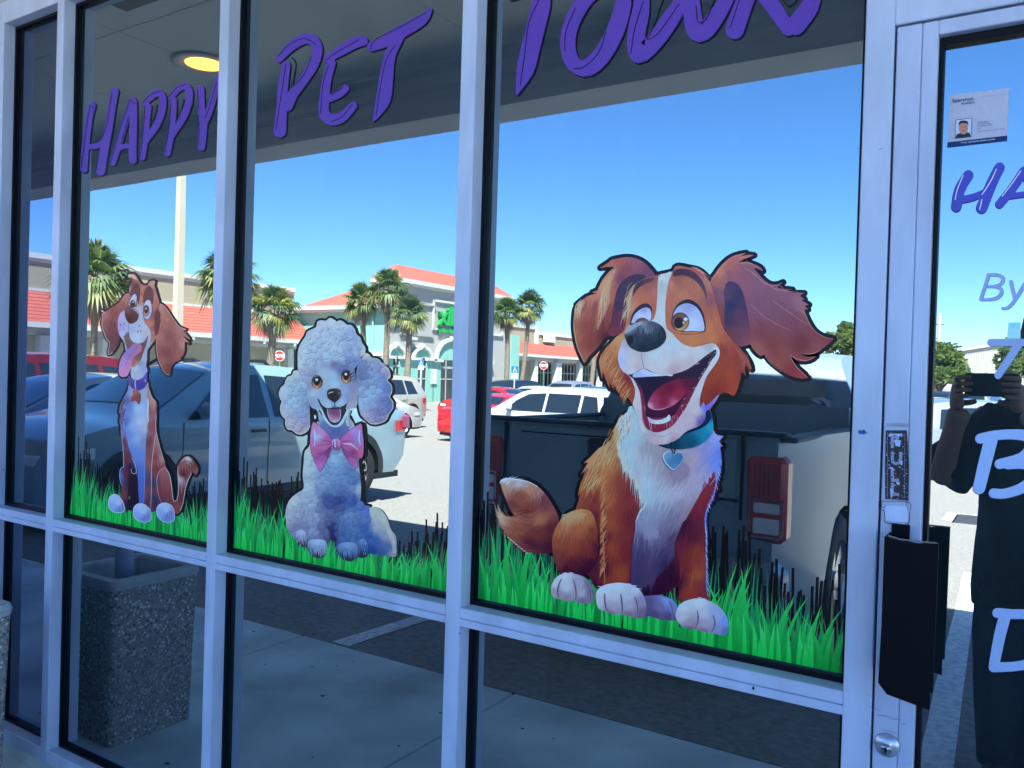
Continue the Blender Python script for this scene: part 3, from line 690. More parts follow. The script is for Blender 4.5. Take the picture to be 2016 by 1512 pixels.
# --- trees, palms
def leafmat(name, c, tr=.25):
    if name in MATS: return MATS[name]
    m = mat(name, c, .5, noise=(2.5, .35, 3)); n = m.node_tree.nodes; l = m.node_tree.links
    b = n['Principled BSDF']; t = n.new('ShaderNodeBsdfTranslucent'); t.inputs[0].default_value = (c[0]*1.6, c[1]*1.6, c[2]*.8, 1)
    mx = n.new('ShaderNodeMixShader'); mx.inputs[0].default_value = tr; l.new(b.outputs[0], mx.inputs[1]); l.new(t.outputs[0], mx.inputs[2]); l.new(mx.outputs[0], n['Material Output'].inputs[0])
    return m
FR = [leafmat('palm_green', (.10, .15, .045)), leafmat('palm_dark_green', (.05, .095, .04)), leafmat('palm_yellow', (.22, .23, .06)), mat('dead_frond', (.27, .20, .14), .9)]
def fan(mb, rr, org, d, L, R, mi, droop):
    """one palmetto fan: stalk then a pleated spread of split blades"""
    d = Vector(d).normalized(); side = d.cross(Vector((0, 0, 1)))
    side = side.normalized() if side.length > .05 else Vector((1, 0, 0)); up = side.cross(d).normalized()
    roll = rr.uniform(-.5, .5); s2 = side*math.cos(roll)+up*math.sin(roll); up = up*math.cos(roll)-side*math.sin(roll); side = s2
    hub = Vector(org)+d*L+Vector((0, 0, -droop*L*.25))
    mb.add([org-side*.02, org+side*.02, hub+side*.015, hub-side*.015], [(0, 1, 2, 3)], mi)
    n = 19
    for i in range(n):
        a = (i/(n-1)-.5)*math.radians(rr.uniform(200, 235)); r = R*(1-.22*abs(i/(n-1)-.5)*2)*rr.uniform(.88, 1.1)
        v = (d*math.cos(a)+side*math.sin(a)); nn = side*math.cos(a)-d*math.sin(a)
        m_ = hub+v*r*.55+up*.05*r; tip = hub+v*r+Vector((0, 0, -r*(.12+droop*.55)*rr.uniform(.7, 1.3)))
        wd = r*.058
        mb.add([hub, m_-nn*wd, m_+nn*wd, tip], [(0, 1, 2), (1, 3, 2)], mi)
def palm(px, pyc, rpx, depth, trunk_px, label, lean=None, seed=1, trunk_w=.15):
    c = seen(px, pyc, depth); R = .92*rpx*depth/F_PX; tb = seen(trunk_px, 700, depth); base = Vector((tb.x, tb.y, grade(tb.y)))
    if lean is not None: q = seen(lean, 750, depth); base = Vector((q.x, q.y, grade(q.y)))
    rr = random.Random(seed); t = thing('palm_tree', base, 0, label, 'palm tree', 'palm trees in the lot islands')
    top = c-base-Vector((0, 0, R*.32)); mb = MB(); pts = []; rad = []
    for i in range(15):
        k = i/14; bend = math.sin(k*math.pi)*.08*R; pts.append((top.x*k+bend, top.y*k, top.z*k)); rad.append(trunk_w*(1.12-.22*k+(.03 if i % 2 else 0)+(.45*max(0, k-.86)/.14)))
    mb.tube(pts, rad, 9); mb.build('trunk', B_['bark'], t, True)
    g = MB(); dead = MB(); n = 44
    for i in range(n):
        k = i/n; el = math.radians(86-k*122+rr.uniform(-9, 9)); az = i*2.39996+rr.uniform(-.3, .3)
        d = Vector((math.cos(az)*math.cos(el), math.sin(az)*math.cos(el), math.sin(el)))
        mi = 0 if rr.random() < .5 else (1 if rr.random() < .75 else 2)
        if k > .78: mi = 2 if rr.random() < .4 else 0
        fan(g, rr, top, d, R*rr.uniform(.38, .58), R*rr.uniform(.52, .68), mi, .08+k*.62)
    for i in range(13):
        az = i*2.4+rr.uniform(-.3, .3); el = math.radians(rr.uniform(-78, -45))
        fan(dead, rr, top-Vector((0, 0, R*.08)), Vector((math.cos(az)*math.cos(el), math.sin(az)*math.cos(el), math.sin(el))), R*.30, R*.42, 0, 1.2)
    g.build('crown', FR[:3], t); dead.build('dead_fronds', FR[3], t)
    return t
palm(188, 520, 92, 33, 178, 'palm with a big crown at the left pane edge, left of the pale light pole', seed=2, trunk_w=.13)
palm(452, 525, 74, 37, 452, 'palm half hidden behind the mullion between the small dog and the poodle', seed=3, trunk_w=.13)
palm(541, 592, 62, 37, 521, 'stocky palm in front of the red awning, left of the poodle', seed=4, trunk_w=.17)
palm(712, 580, 46, 44, 718, 'left palm of the three before the teal supermarket wall', seed=5)
palm(763, 552, 52, 42, 757, 'tallest palm of the three before the supermarket', seed=6)
palm(806, 606, 46, 41, 799, 'right palm of the three, leaning before the supermarket entrance', seed=7)
palm(998, 606, 40, 50, 997, 'upright palm just right of the mullion, with a pale straight trunk', seed=8)
palm(1043, 592, 41, 50, 1037, 'palm with dark leaning trunk before the right wing of the plaza', lean=1021, seed=9, trunk_w=.13)
palm(1172, 640, 34, 52, 1161, 'palm whose crown is hidden behind the brown dog ear', seed=10)
BL = [leafmat('leaf_mid', (.13, .20, .09), .4), leafmat('leaf_light', (.24, .30, .14), .4), leafmat('leaf_dark', (.07, .11, .05), .4)]
def tree(px, pyc, rx, rz_, depth, label, seed, n=1500, leaf=.28, group=None):
    c = seen(px, pyc, depth); k = depth/F_PX; RX, RZ = rx*k, rz_*k; rr = random.Random(seed); gz = grade(c.y)
    t = thing('broadleaf_tree', (c.x, c.y, gz), 0, label, 'tree', group); cz = c.z-gz
    mb = MB(); mb.tube([(0, 0, 0), (.1, 0, cz*.4), (0, .1, cz)], [.22, .17, .08], 8)
    lobes = []
    for i in range(16):
        a = rr.uniform(0, 6.28); e = rr.uniform(-.6, 1.4); r = rr.uniform(.45, .78)
        p = Vector((RX*r*math.cos(a)*math.cos(e), RX*r*math.sin(a)*math.cos(e), cz+RZ*r*math.sin(e))); lobes.append((p, rr.uniform(.28, .45)))
        mb.tube([(0, 0, cz*.45), (p.x*.5, p.y*.5, (cz*.5+p.z)/2), p], [.09, .06, .025], 5)
    mb.build('trunk', mat('tree_bark', (.12, .10, .08), .95), t, True)
    g = MB()
    for i in range(n):
        p0, lr = lobes[rr.randrange(16)]; v = Vector((rr.gauss(0, 1), rr.gauss(0, 1), rr.gauss(0, 1))).normalized()*rr.uniform(.55, 1.08)
        p = p0+Vector((v.x*RX*lr, v.y*RX*lr, v.z*RZ*lr*1.1)); a = Vector((rr.gauss(0, 1), rr.gauss(0, 1), rr.gauss(0, .6))).normalized(); b_ = a.orthogonal().normalized(); s = leaf*rr.uniform(.6, 1.4)
        g.add([p-a*s, p+b_*s*.5, p+a*s, p-b_*s*.5], [(0, 1, 2, 3)], rr.choice((0, 0, 1, 2)))
    g.build('crown', BL, t); return t
tree(1662, 682, 44, 46, 62, 'leafy green tree behind the grey pickup cab, seen beside the brown ear tip', 1, 2200, .26)
tree(1850, 724, 50, 48, 66, 'dense round tree at the left edge of the door glass, by the utility pole', 2, 2600, .26)
tree(1996, 716, 38, 46, 60, 'leafy tree before the white warehouse, beside the raised phone', 3, 1800, .24)
tree(1925, 757, 30, 22, 92, 'low yellowish tree between the dense round tree and the phone', 4, 900, .3)
tree(1590, 715, 46, 40, 95, 'distant tree behind the pickup cab roof', 5, 900, .35)
tree(1790, 735, 46, 36, 98, 'distant tree beyond the door jamb', 6, 900, .35)
tree(2060, 735, 46, 40, 75, 'tree at the far right beyond the phone', 7, 900, .3)
up = thing('utility_pole', (0, 0, 0), 0, 'weathered leaning utility pole rising above the dense round tree', 'utility pole')
q0, q1 = seen(1841, 752, 74), seen(1850, 617, 74)
MB().tube([(q0.x, q0.y, grade(q0.y)), q1], [.20, .13], 10).build('pole', mat('pole_wood', (.28, .24, .20), .9), up, True)
MB().tube([q1+Vector((-.5, .2, -1.0)), q1+Vector((.35, -.1, -1.0))], .05, 6).tube([q1+Vector((-.9, .2, -2.2)), q1+Vector((.1, -.1, -2.3))], .03, 6).build('crossarm', mat('pole_wood_dark', (.12, .1, .09), .9), up)
# --- tall light pole
q = seen(348, 700, 33); lpz = grade(q.y)
lt = thing('light_pole', (q.x, q.y, lpz), 0, 'tall square cream concrete light pole between the small dog and the mullion', 'light pole')
MB().prism([(-.17, -.17), (.17, -.17), (.17, .17), (-.17, .17)], 0, 0.01, 'z')
mb = MB(); mb.add([(sx*h, sy*h, z) for z, h in ((.0, .17), (14.4, .10)) for sx, sy in ((-1, -1), (1, -1), (1, 1), (-1, 1))], [(0, 1, 5, 4), (1, 2, 6, 5), (2, 3, 7, 6), (3, 0, 4, 7), (4, 5, 6, 7)])
mb.build('shaft', mat('cream_concrete', (.50, .45, .34), .8, noise=(1, .07, 4)), lt)
MB().bbox(-.35, .35, -.35, .35, 0, .75, .04).build('base', mat('yellow_base', (.60, .48, .16), .8), lt)
MB().box(-1.0, 1.0, -.05, .05, 14.4, 14.5).build('arm', B_['white'], lt)
for s in (-1, 1): MB().bbox(s*1.0-.25, s*1.0+.25, -.18, .18, 14.3, 14.5, .03).build('lamp_head', B_['white'], lt)
# --- signs
def face_cam(loc):
    d = Vector((CAM[0], -CAM[1], 0))-Vector((loc[0], loc[1], 0)); return math.atan2(d.x, -d.y)      # its front turned to the mirrored viewpoint
def flat_text(s, cap, parent, y, cx, cz, m, bold=0.0, sx=1.0, name='lettering'):
    V, Fc = text_mesh(s, cap/.73, bold=bold, align='CENTER'); mb = MB(); mb.add([(cx+v[0]*sx, y, cz+v[1]) for v in V], Fc); return mb.build(name, m, parent)
SW = mat('sign_white', (.75, .75, .74), .5); SR = mat('sign_red', (.55, .015, .02), .5); SBL = mat('sign_blue', (.01, .12, .55), .5)
def stop_sign(px, pyc, hpx, depth, label):
    p = seen(px, pyc, depth); R = hpx/2*depth/F_PX; gz = grade(p.y); t = thing('stop_sign', (p.x, p.y, gz), face_cam(p), label, 'stop sign', 'red stop signs by the plaza')
    z = p.z-gz; o = [(R*math.cos(math.radians(22.5+45*k)), z+R*math.sin(math.radians(22.5+45*k))) for k in range(8)]; i_ = [(a*.9, z+(c-z)*.9) for a, c in o]
    MB().prism(o, -.03, -.02).build('border', SW, t); MB().prism(i_, -.035, -.0305).build('face', SR, t)
    flat_text('STOP', R*.62, t, -.037, 0, z-R*.31, SW, bold=.01, sx=.8)
    MB().box(-.035, .035, -.019, .03, 0, z+R*.6).build('post', mat('green_post', (.05, .22, .10), .6), t)
stop_sign(550, 701, 22, 44, 'red stop sign on a green post left of the poodle')
stop_sign(1070, 720, 17, 70, 'far red stop sign left of the big dog ear, before the shop windows')
def park_sign(px, py0, wpx, depth, label):
    p = seen(px, py0, depth); W = wpx*depth/F_PX; gz = grade(p.y); t = thing('parking_sign', (p.x, p.y, gz), face_cam(p), label, 'parking sign', 'blue disabled parking signs'); z = p.z-gz; h = W/2
    MB().box(-h, h, -.03, -.02, z-W, z).build('blue_plate', SBL, t); MB().box(-h, h, -.03, -.02, z-W*1.75, z-W*1.02).build('white_plate', SW, t)
    s = W; mb = MB()   # seated figure in a wheel
    mb.add([( .02*s+.07*s*math.cos(a), -.034, z-.18*s+.07*s*math.sin(a)) for a in np.linspace(0, 6.28, 10, endpoint=False)], [tuple(range(10))])
    mb.add([(x*s, -.034, z-q*s) for x, q in ((-.05, .27), (.05, .27), (.05, .5), (.2, .5), (.27, .74), (.18, .74), (.13, .58), (-.05, .58))], [tuple(range(8))])
    th = np.linspace(math.radians(110), math.radians(350), 12); mb.add([(x, -.034, zz) for a in th for x, zz in ((-.02*s+.2*s*math.cos(a), z-.66*s+.2*s*math.sin(a)), (-.02*s+.25*s*math.cos(a), z-.66*s+.25*s*math.sin(a)))], [(2*i, 2*i+1, 2*i+3, 2*i+2) for i in range(11)])
    mb.build('wheelchair_symbol', SW, t)
    flat_text('PARKING BY', W*.13, t, -.033, 0, z-W*1.25, SBL, sx=.85); flat_text('PERMIT ONLY', W*.13, t, -.033, 0, z-W*1.5, SBL, sx=.8)
    MB().box(-.03, .03, -.019, .03, 0, z).build('post', mat('galvanised', (.45, .46, .46), .5, .3), t)
park_sign(829, 709, 11, 41, 'blue disabled parking sign before the supermarket arches'); park_sign(1013.5, 722, 13, 38, 'blue disabled parking sign right of the mullion, by the leaning palm')
q = onX(1031, 745, XR-1.0); MB().bbox(-.4, .4, -.3, .3, 0, 1.25, .08).build('litter_bin', A['black']); o = bpy.data.objects['litter_bin']; o.location = (q.x, q.y, GZ); tag(o, 'dark upright bin against the plaza wall right of the leaning palm', 'bin')
# ================================================================== VEHICLES
def paint(name, c, metal=.35, rough=.32): return mat('paint_'+name, c, rough, metal, coat=1.0)
CG = mat('car_glass', (.012, .018, .022), .04, spec=.9, coat=1)
TY = mat('tyre_rubber', (.012, .012, .013), .8, bump=(60, .4, .004)); RIM = mat('alloy_rim', (.45, .46, .47), .3, .9)
TRIM = mat('black_plastic_trim', (.015, .016, .018), .55); LR = mat('tail_lamp_red', (.62, .008, .014), .2, coat=.3); LWH = mat('lamp_clear', (.85, .87, .88), .2, coat=1)
CHR = mat('chrome', (.75, .76, .78), .12, 1)
PROF = dict(
 sedan=dict(L=4.7, W=1.82, pts=[(0, .32), (-.02, .55), (.03, .88), (.12, 1.0), (.55, 1.06), (.95, 1.12), (1.55, 1.36), (2.1, 1.45), (2.7, 1.43), (3.05, 1.32), (3.75, 1.0), (4.3, .86), (4.6, .72), (4.7, .5), (4.66, .28)],
   belt=.93, wx=(.95, 3.75), wr=.33, ws=(2.98, 3.66), rg=(.98, 1.62),
   side=[[(1.35, .97), (2.28, .97), (2.28, 1.36), (1.95, 1.36), (1.6, 1.28)], [(2.36, .97), (3.38, .97), (3.0, 1.25), (2.75, 1.35), (2.36, 1.37)]]),
 suv=dict(L=4.65, W=1.88, pts=[(0, .36), (-.03, .62), (0, .95), (.08, 1.15), (.30, 1.52), (.52, 1.64), (1.2, 1.70), (2.2, 1.69), (2.75, 1.60), (3.05, 1.46), (3.6, 1.14), (4.2, 1.03), (4.5, .88), (4.65, .6), (4.62, .32)],
   belt=1.06, wx=(.85, 3.72), wr=.37, ws=(2.9, 3.56), rg=(.10, .36),
   side=[[(.55, 1.12), (1.05, 1.11), (1.05, 1.55), (.68, 1.52)], [(1.12, 1.11), (2.05, 1.1), (2.05, 1.57), (1.12, 1.56)], [(2.12, 1.1), (3.2, 1.1), (2.95, 1.36), (2.62, 1.53), (2.12, 1.57)]]),
 ute=dict(L=4.97, W=1.9, pts=[(0, .5), (-.03, .78), (0, 1.05), (.06, 1.11), (.6, 1.13), (1.05, 1.16), (1.5, 1.46), (1.8, 1.62), (2.4, 1.66), (2.95, 1.60), (3.2, 1.5), (3.85, 1.14), (4.4, 1.03), (4.8, .88), (4.97, .62), (4.93, .36)],
   belt=1.06, wx=(1.02, 4.03), wr=.365, ws=(3.08, 3.80), rg=(1.08, 1.56),
   side=[[(1.72, 1.10), (2.38, 1.09), (2.38, 1.55), (2.0, 1.53), (1.8, 1.40)], [(2.46, 1.09), (3.5, 1.09), (3.15, 1.38), (2.85, 1.52), (2.46, 1.56)]]),
 pickup=dict(L=5.85, W=2.04, bed=(.045, 1.755, .95), pts=[(0, .52), (-.02, .9), (0, 1.33), (.04, 1.37), (.8, 1.365), (1.70, 1.36), (1.79, 1.42), (1.90, 1.68), (2.04, 1.82), (2.3, 1.87), (2.9, 1.89), (3.4, 1.86), (3.7, 1.76), (4.3, 1.43), (5.2, 1.32), (5.7, 1.16), (5.85, .85), (5.82, .45)],
   belt=1.34, wx=(1.22, 4.88), wr=.42, ws=(3.56, 4.22), rg=(9, 9.1),
   side=[[(2.2, 1.40), (2.95, 1.39), (2.95, 1.76), (2.3, 1.73)], [(3.05, 1.39), (4.0, 1.39), (3.75, 1.60), (3.48, 1.73), (3.05, 1.76)]]),
)
def make_car(kind, paintm, name, label, cat, x, y, heading, sc=1.0, rimm=None, rails=False, detail=True, group='cars standing in the lot', roofm=None):
    """heading: world angle of the car's nose; (x,y): centre"""
    P = PROF[kind]; L, W = P['L'], P['W']; belt = P['belt']; wr = P['wr']
    t = thing(name, (x, y, grade(y)), heading, label, cat, group); t.scale = (sc, sc, sc)
    pr = crom(P['pts'], 5, False)
    top = max(p[1] for p in P['pts'])
    def hw(px_, z):
        u = abs(2*px_/L-1); pl_ = 1-.11*max(0, (u-.70)/.30)**2.2; b_ = W/2*pl_
        if z > belt: b_ -= (z-belt)*.40*(1+.25*(z-belt))
        else: b_ -= .05*((belt-z)/belt)**2*W/2+.012*math.exp(-((z-belt*.62)/.07)**2)*(1 if u < .8 else 0)
        return b_
    # side outline with wheel arches
    R = wr+.055; sill = .27; bot = []
    def archpts(c): return [(c+R*math.cos(a), max(wr+R*math.sin(a), sill)) for a in np.linspace(math.pi*1.04, -math.pi*.04, 15)]
    x0, x1 = P['wx']
    out_ = [tuple(p) for p in pr]+[(L-.25, sill)]+archpts(x1)[::-1]+[(x1-R-.1, sill-.03), (x0+R+.1, sill-.03)]+archpts(x0)[::-1]+[(.25, sill+.03)]
    # drop duplicates
    o2 = []
    for p in out_:
        if not o2 or abs(p[0]-o2[-1][0])+abs(p[1]-o2[-1][1]) > .004: o2.append(p)
    G = np.array([(gx, gz_) for gx in np.arange(.1, L, .17) for gz_ in np.arange(.3, top, .11)]); G = G[inside(o2, G)]
    G = G[np.array([min(abs(g[0]-q[0])+abs(g[1]-q[1]) for q in o2) > .05 for g in G])]
    vs, fs = cdt(o2, G)
    mb = MB()
    for s in (1, -1): mb.add([(v[0]-L/2, s*hw(v[0], v[1]), v[1]) for v in vs], [tuple(f) for f in fs] if s < 0 else [tuple(f)[::-1] for f in fs])
    K = 9; rows = []
    for i, p in enumerate(pr):
        h = hw(p[0], p[1]); bed = P.get('bed'); p = np.array(p)
        if bed and bed[0] < p[0] < bed[1]: p[1] = bed[2]; h -= .05
        a = pr[min(i+1, len(pr)-1)]-pr[max(i-1, 0)]; a = a/np.linalg.norm(a); nx, nz = -a[1], a[0]
        row = []
        for k in range(K):
            u = -1+2*k/(K-1); crown = (.035 if p[1] > .9 else .06)*(1-u*u)
            row.append((p[0]-L/2+nx*crown, u*h, p[1]+nz*crown))
        rows.append(row)
    mb.add([q for r in rows for q in r], [(i*K+k, i*K+k+1, (i+1)*K+k+1, (i+1)*K+k) for i in range(len(rows)-1) for k in range(K-1)])
    me = bpy.data.meshes.new('body'); me.from_pydata(mb.v, [], mb.f); link('body', me, paintm, t, True)
    # under body
    MB().box(-L/2+.12, L/2-.12, -W/2+.26, W/2-.26, .2, belt*.72).box(-L/2+.1, L/2-.1, -W/2+.12, W/2-.12, .22, .30).build('underbody', TRIM, t)
    # glass
    def strip(xa, xb, f, name_, m_, off=.008):
        seg = [i for i, p in enumerate(pr) if xa <= p[0] <= xb and p[1] > belt-.02]
        if len(seg) < 2: return None
        V = []
        for i in seg:
            p = pr[i]; a = pr[i+1]-pr[i-1]; a = a/np.linalg.norm(a); nx, nz = -a[1], a[0]; h = hw(p[0], p[1])*f
            for k in range(K):
                u = -1+2*k/(K-1); uu = u*f; crown = .035*(1-uu*uu)+off; V.append((p[0]-L/2+nx*crown, u*h, p[1]+nz*crown))
        q = MB(); q.add(V, [(i*K+k, i*K+k+1, (i+1)*K+k+1, (i+1)*K+k) for i in range(len(seg)-1) for k in range(K-1)])
        me_ = bpy.data.meshes.new(name_); me_.from_pydata(q.v, [], q.f); return link(name_, me_, m_, t, True)
    strip(*P['ws'], .90, 'windscreen', CG); strip(*P['rg'], .86, 'rear_window', CG)
    for poly in P['side']:
        for s in (1, -1):
            q = crom(poly, 1); vs2, fs2 = cdt([tuple(v) for v in q], [])
            MB().add([(v[0]-L/2, s*(hw(v[0], v[1])+.006), v[1]) for v in vs2], [tuple(f) for f in fs2]).build('side_window', CG, t)
    # wheels
    wheel = MB().lathe([(wr*.62, -.11), (wr*.93, -.115), (wr, -.085), (wr, .085), (wr*.93, .115), (wr*.62, .11)], 28, 'y')
    rim = MB().lathe([(wr*.64, .085), (wr*.62, .105), (wr*.56, .07), (wr*.50, .03), (0, .02)], 28, 'y')
    for k in range(6):
        a = k*math.pi/3; c_, s_ = math.cos(a), math.sin(a)
        def rot(u, v): return (u*c_-v*s_, u*s_+v*c_)
        pa = [rot(.03, -.03), rot(.03, .03), rot(wr*.6, .05), rot(wr*.6, -.05)]
        rim.add([(p[0], .085 if i > 1 else .075, p[1]) for i, p in enumerate(pa)]+[(p[0], .03, p[1]) for p in pa], [(0, 1, 2, 3), (0, 4, 5, 1), (1, 5, 6, 2), (3, 2, 6, 7), (0, 3, 7, 4)])
    rim.lathe([(.06, .03), (.06, .09), (0, .095)], 12, 'y')
    first = None
    for xx in (x0, x1):
        for s in (1, -1):
            wt = wheel.build('wheel', TY, t, True) if first is None else None
            if first is None: first = (wt.data, None)
            else: wt = bpy.data.objects.new('wheel', first[0]); COL.objects.link(wt); wt.parent = t
            wt.location = (xx-L/2, s*(W/2-.135), wr); wt.rotation_euler = (0, .2*xx, 0 if s > 0 else math.pi)
            if first[1] is None: rr_ = rim.build('rim', rimm or RIM, wt); first = (first[0], rr_.data)
            else: rr_ = bpy.data.objects.new('rim', first[1]); COL.objects.link(rr_); rr_.parent = wt
    if detail:
        for s in (1, -1):
            # lamps hug the corners
            def patch(xs, zs, name_, m_, off=.012):
                V = [(xx-L/2, s*(hw(xx, zz)+off), zz) for xx in xs for zz in zs]; n_ = len(zs)
                MB().add(V, [(i*n_+k, i*n_+k+1, (i+1)*n_+k+1, (i+1)*n_+k) for i in range(len(xs)-1) for k in range(n_-1)]).build(name_, m_, t)
            if kind != 'pickup':
                patch([.05, .15, .28], [belt-.22, belt-.08], 'tail_lamp', LR); patch([L-.5, L-.35, L-.2], [belt-.30, belt-.2], 'headlamp', LWH)
                yy0 = s*(hw(.03, .85)-.38); yy1 = s*(hw(.03, .85)-.03)
                MB().bbox(-L/2-.045, -L/2+.06, min(yy0, yy1), max(yy0, yy1), belt-.24, belt-.1, .015).build('tail_lamp', LR, t)
                MB().bbox(L/2-.12, L/2-.02, min(yy0, yy1), max(yy0, yy1), belt-.36, belt-.25, .02).build('headlamp', LWH, t)
            mz = belt+.06; mx_ = P['side'][-1][1][0]-L/2-.18
            m2 = MB().bbox(mx_-.06, mx_+.08, s*(W/2+.02)-(.0 if s > 0 else .17), s*(W/2+.02)+(.17 if s > 0 else 0), mz, mz+.15, .04).build('mirror', paintm, t)
            for hx in ([P['side'][-1][0][0], P['side'][-2][0][0]]):
                h = hw(hx+.1, belt-.12); MB().bbox(hx+.05-L/2, hx+.24-L/2, s*h-.004 if s > 0 else s*h-.024, s*h+.024 if s > 0 else s*h+.004, belt-.13, belt-.10, .006).build('door_handle', TRIM if kind == 'ute' else paintm, t)
            # door shut lines
            q = MB()
            for dx in [w_[0][0] for w_ in P['side']]+[P['side'][-1][1][0]+.05]:
                if dx < .9: continue
                zz = [z_ for z_ in np.linspace(sill+.08, belt, 7)]; V = []
                for z_ in zz: V += [(dx-.006-L/2, s*(hw(dx, z_)+.003), z_), (dx+.006-L/2, s*(hw(dx, z_)+.003), z_)]
                q.add(V, [(2*i, 2*i+1, 2*i+3, 2*i+2) for i in range(6)])
            q.build('shut_line', TRIM, t)
            if kind in ('suv', 'ute'):     # dark arch lips and rocker
                q = MB()
                for c_ in (x0, x1):
                    th = np.linspace(math.radians(190), math.radians(-10), 18); V = []
                    for a in th:
                        for r_ in (R-.012, R+(.075 if kind == 'ute' else .03)):
                            xx, zz = c_+r_*math.cos(a), max(wr+r_*math.sin(a), .26); V.append((xx-L/2, s*(hw(xx, zz)+.012), zz))
                    q.add(V, [(2*i, 2*i+1, 2*i+3, 2*i+2) for i in range(17)])
                if kind != 'pickup':
                    q.bbox(x0+R-L/2, x1-R-L/2, s*(W/2-.06)-.05, s*(W/2-.06)+.05, .22, .34, .02)
                q.build('arch_cladding', TRIM, t)
        MB().bbox(-L/2-.055, -L/2+.1, -W/2+.25, W/2-.25, .34, .52, .03).bbox(L/2-.1, L/2+.0, -W/2+.3, W/2-.3, .30, .52, .03).build('bumper_trim', TRIM if kind in ('suv', 'ute') else paintm, t)
        if kind != 'pickup': MB().box(-L/2-.062, -L/2-.03, -.16, .16, .66, .80).build('number_plate', SW, t)
    if rails:
        for s in (1, -1): MB().tube([(-.9-(.3 if kind == 'suv' else -.6), s*.62, top-.02), (-.8-(.3 if kind == 'suv' else -.6), s*.62, top+.05), (.3, s*.62, top+.05), (.42, s*.62, top-.02)], .02, 6).build('roof_rail', RIM if roofm is None else roofm, t)
    return t
PW = paint('white', (.50, .51, .51), .0); PS = paint('silver', (.42, .44, .47), .6); PB = paint('pale_blue', (.24, .37, .43), .1); PR = paint('red', (.50, .012, .014), .1); PM = paint('maroon', (.16, .012, .016), .3)
PG = mat('paint_granite', (.22, .30, .35), .4, .1, coat=.22); PD = paint('dark', (.02, .025, .035), .4); PE = paint('beige', (.46, .43, .36), .3); PN = paint('navy', (.03, .06, .13), .4)
UP = math.radians(90); DN = math.radians(-90)      # nose towards the shop / away from it
# the pale blue compact pickup beside the pavement
ute = make_car('ute', PB, 'compact_pickup', 'pale blue compact pickup parked nose to the pavement behind the small dog and the poodle', 'pickup truck', -8.05, -4.52, UP, rimm=mat('dark_rim', (.03, .03, .035), .4, .5), rails=True, roofm=TRIM, sc=.985)
U = PROF['ute']
for (xx, s) in ((U['wx'][0], -1), (U['wx'][1], -1)):      # bright accents on the dark wheels (visible side)
    wv = [c for c in ute.children if c.name.startswith('wheel') and abs(c.location.x-(xx-U['L']/2)) < .01 and c.location.y*s > 0][0]
    for k in range(6):
        a0 = k*math.pi/3+math.pi/6; q = MB(); r0, r1 = .12, .20
        th = [a0-.30, a0+.30]
        o = [(r0*math.cos(a0-.25), r0*math.sin(a0-.25)), (r1*math.cos(a0-.34), r1*math.sin(a0-.34)), (r1*1.04*math.cos(a0), r1*1.04*math.sin(a0)), (r1*math.cos(a0+.34), r1*math.sin(a0+.34)), (r0*math.cos(a0+.25), r0*math.sin(a0+.25))]
        for i in range(4):
            a, c = Vector((o[i][0], o[i][1])), Vector((o[i+1][0], o[i+1][1])); d = (c-a).normalized(); n_ = Vector((-d.y, d.x))*.009
            q.add([(a.x-n_.x, .098, a.y-n_.y), (a.x+n_.x, .098, a.y+n_.y), (c.x+n_.x, .098, c.y+n_.y), (c.x-n_.x, .098, c.y-n_.y)], [(0, 1, 2, 3)])
        q.build('rim_accent', RIM, wv)
# lower rear lamp and bumper of the compact pickup
MB().bbox(-2.515, -2.40, -.93, -.70, .86, 1.06, .03).build('tail_lamp', mat('tail_lamp_smoked', (.22, .05, .10), .12, coat=1), ute)
# --- the grey full-size pickup close behind the big dog
ram = make_car('pickup', PG, 'full_size_pickup', 'dark grey full-size pickup backed up to the pavement behind the big dog', 'pickup truck', -2.03, -2.62-5.85/2, DN)
hx = -5.85/2
MB().bbox(hx-.035, hx+.02, -.72, .72, .76, 1.372, .02).build('tailgate', PG, ram)
MB().bbox(hx-.038, hx+.07, -.96, .96, 1.375, 1.402, .012).build('tailgate_cap', TRIM, ram)
MB().bbox(hx+.06, hx+1.72, -.90, .90, .965, .985, .005).build('bed_liner', TRIM, ram)
for s in (1, -1): MB().bbox(hx+.02, hx+1.72, s*.95-.05, s*.95+.05, 1.35, 1.378, .012).build('bed_rail', TRIM, ram)
MB().bbox(hx-.055, hx-.02, -.17, .17, 1.20, 1.31, .02).build('tailgate_handle', TRIM, ram)
MB().box(hx-.039, hx-.034, -.72, .72, 1.03, 1.045).box(hx-.039, hx-.034, -.62, .62, 1.315, 1.323).build('tailgate_crease', A['gasket'], ram)
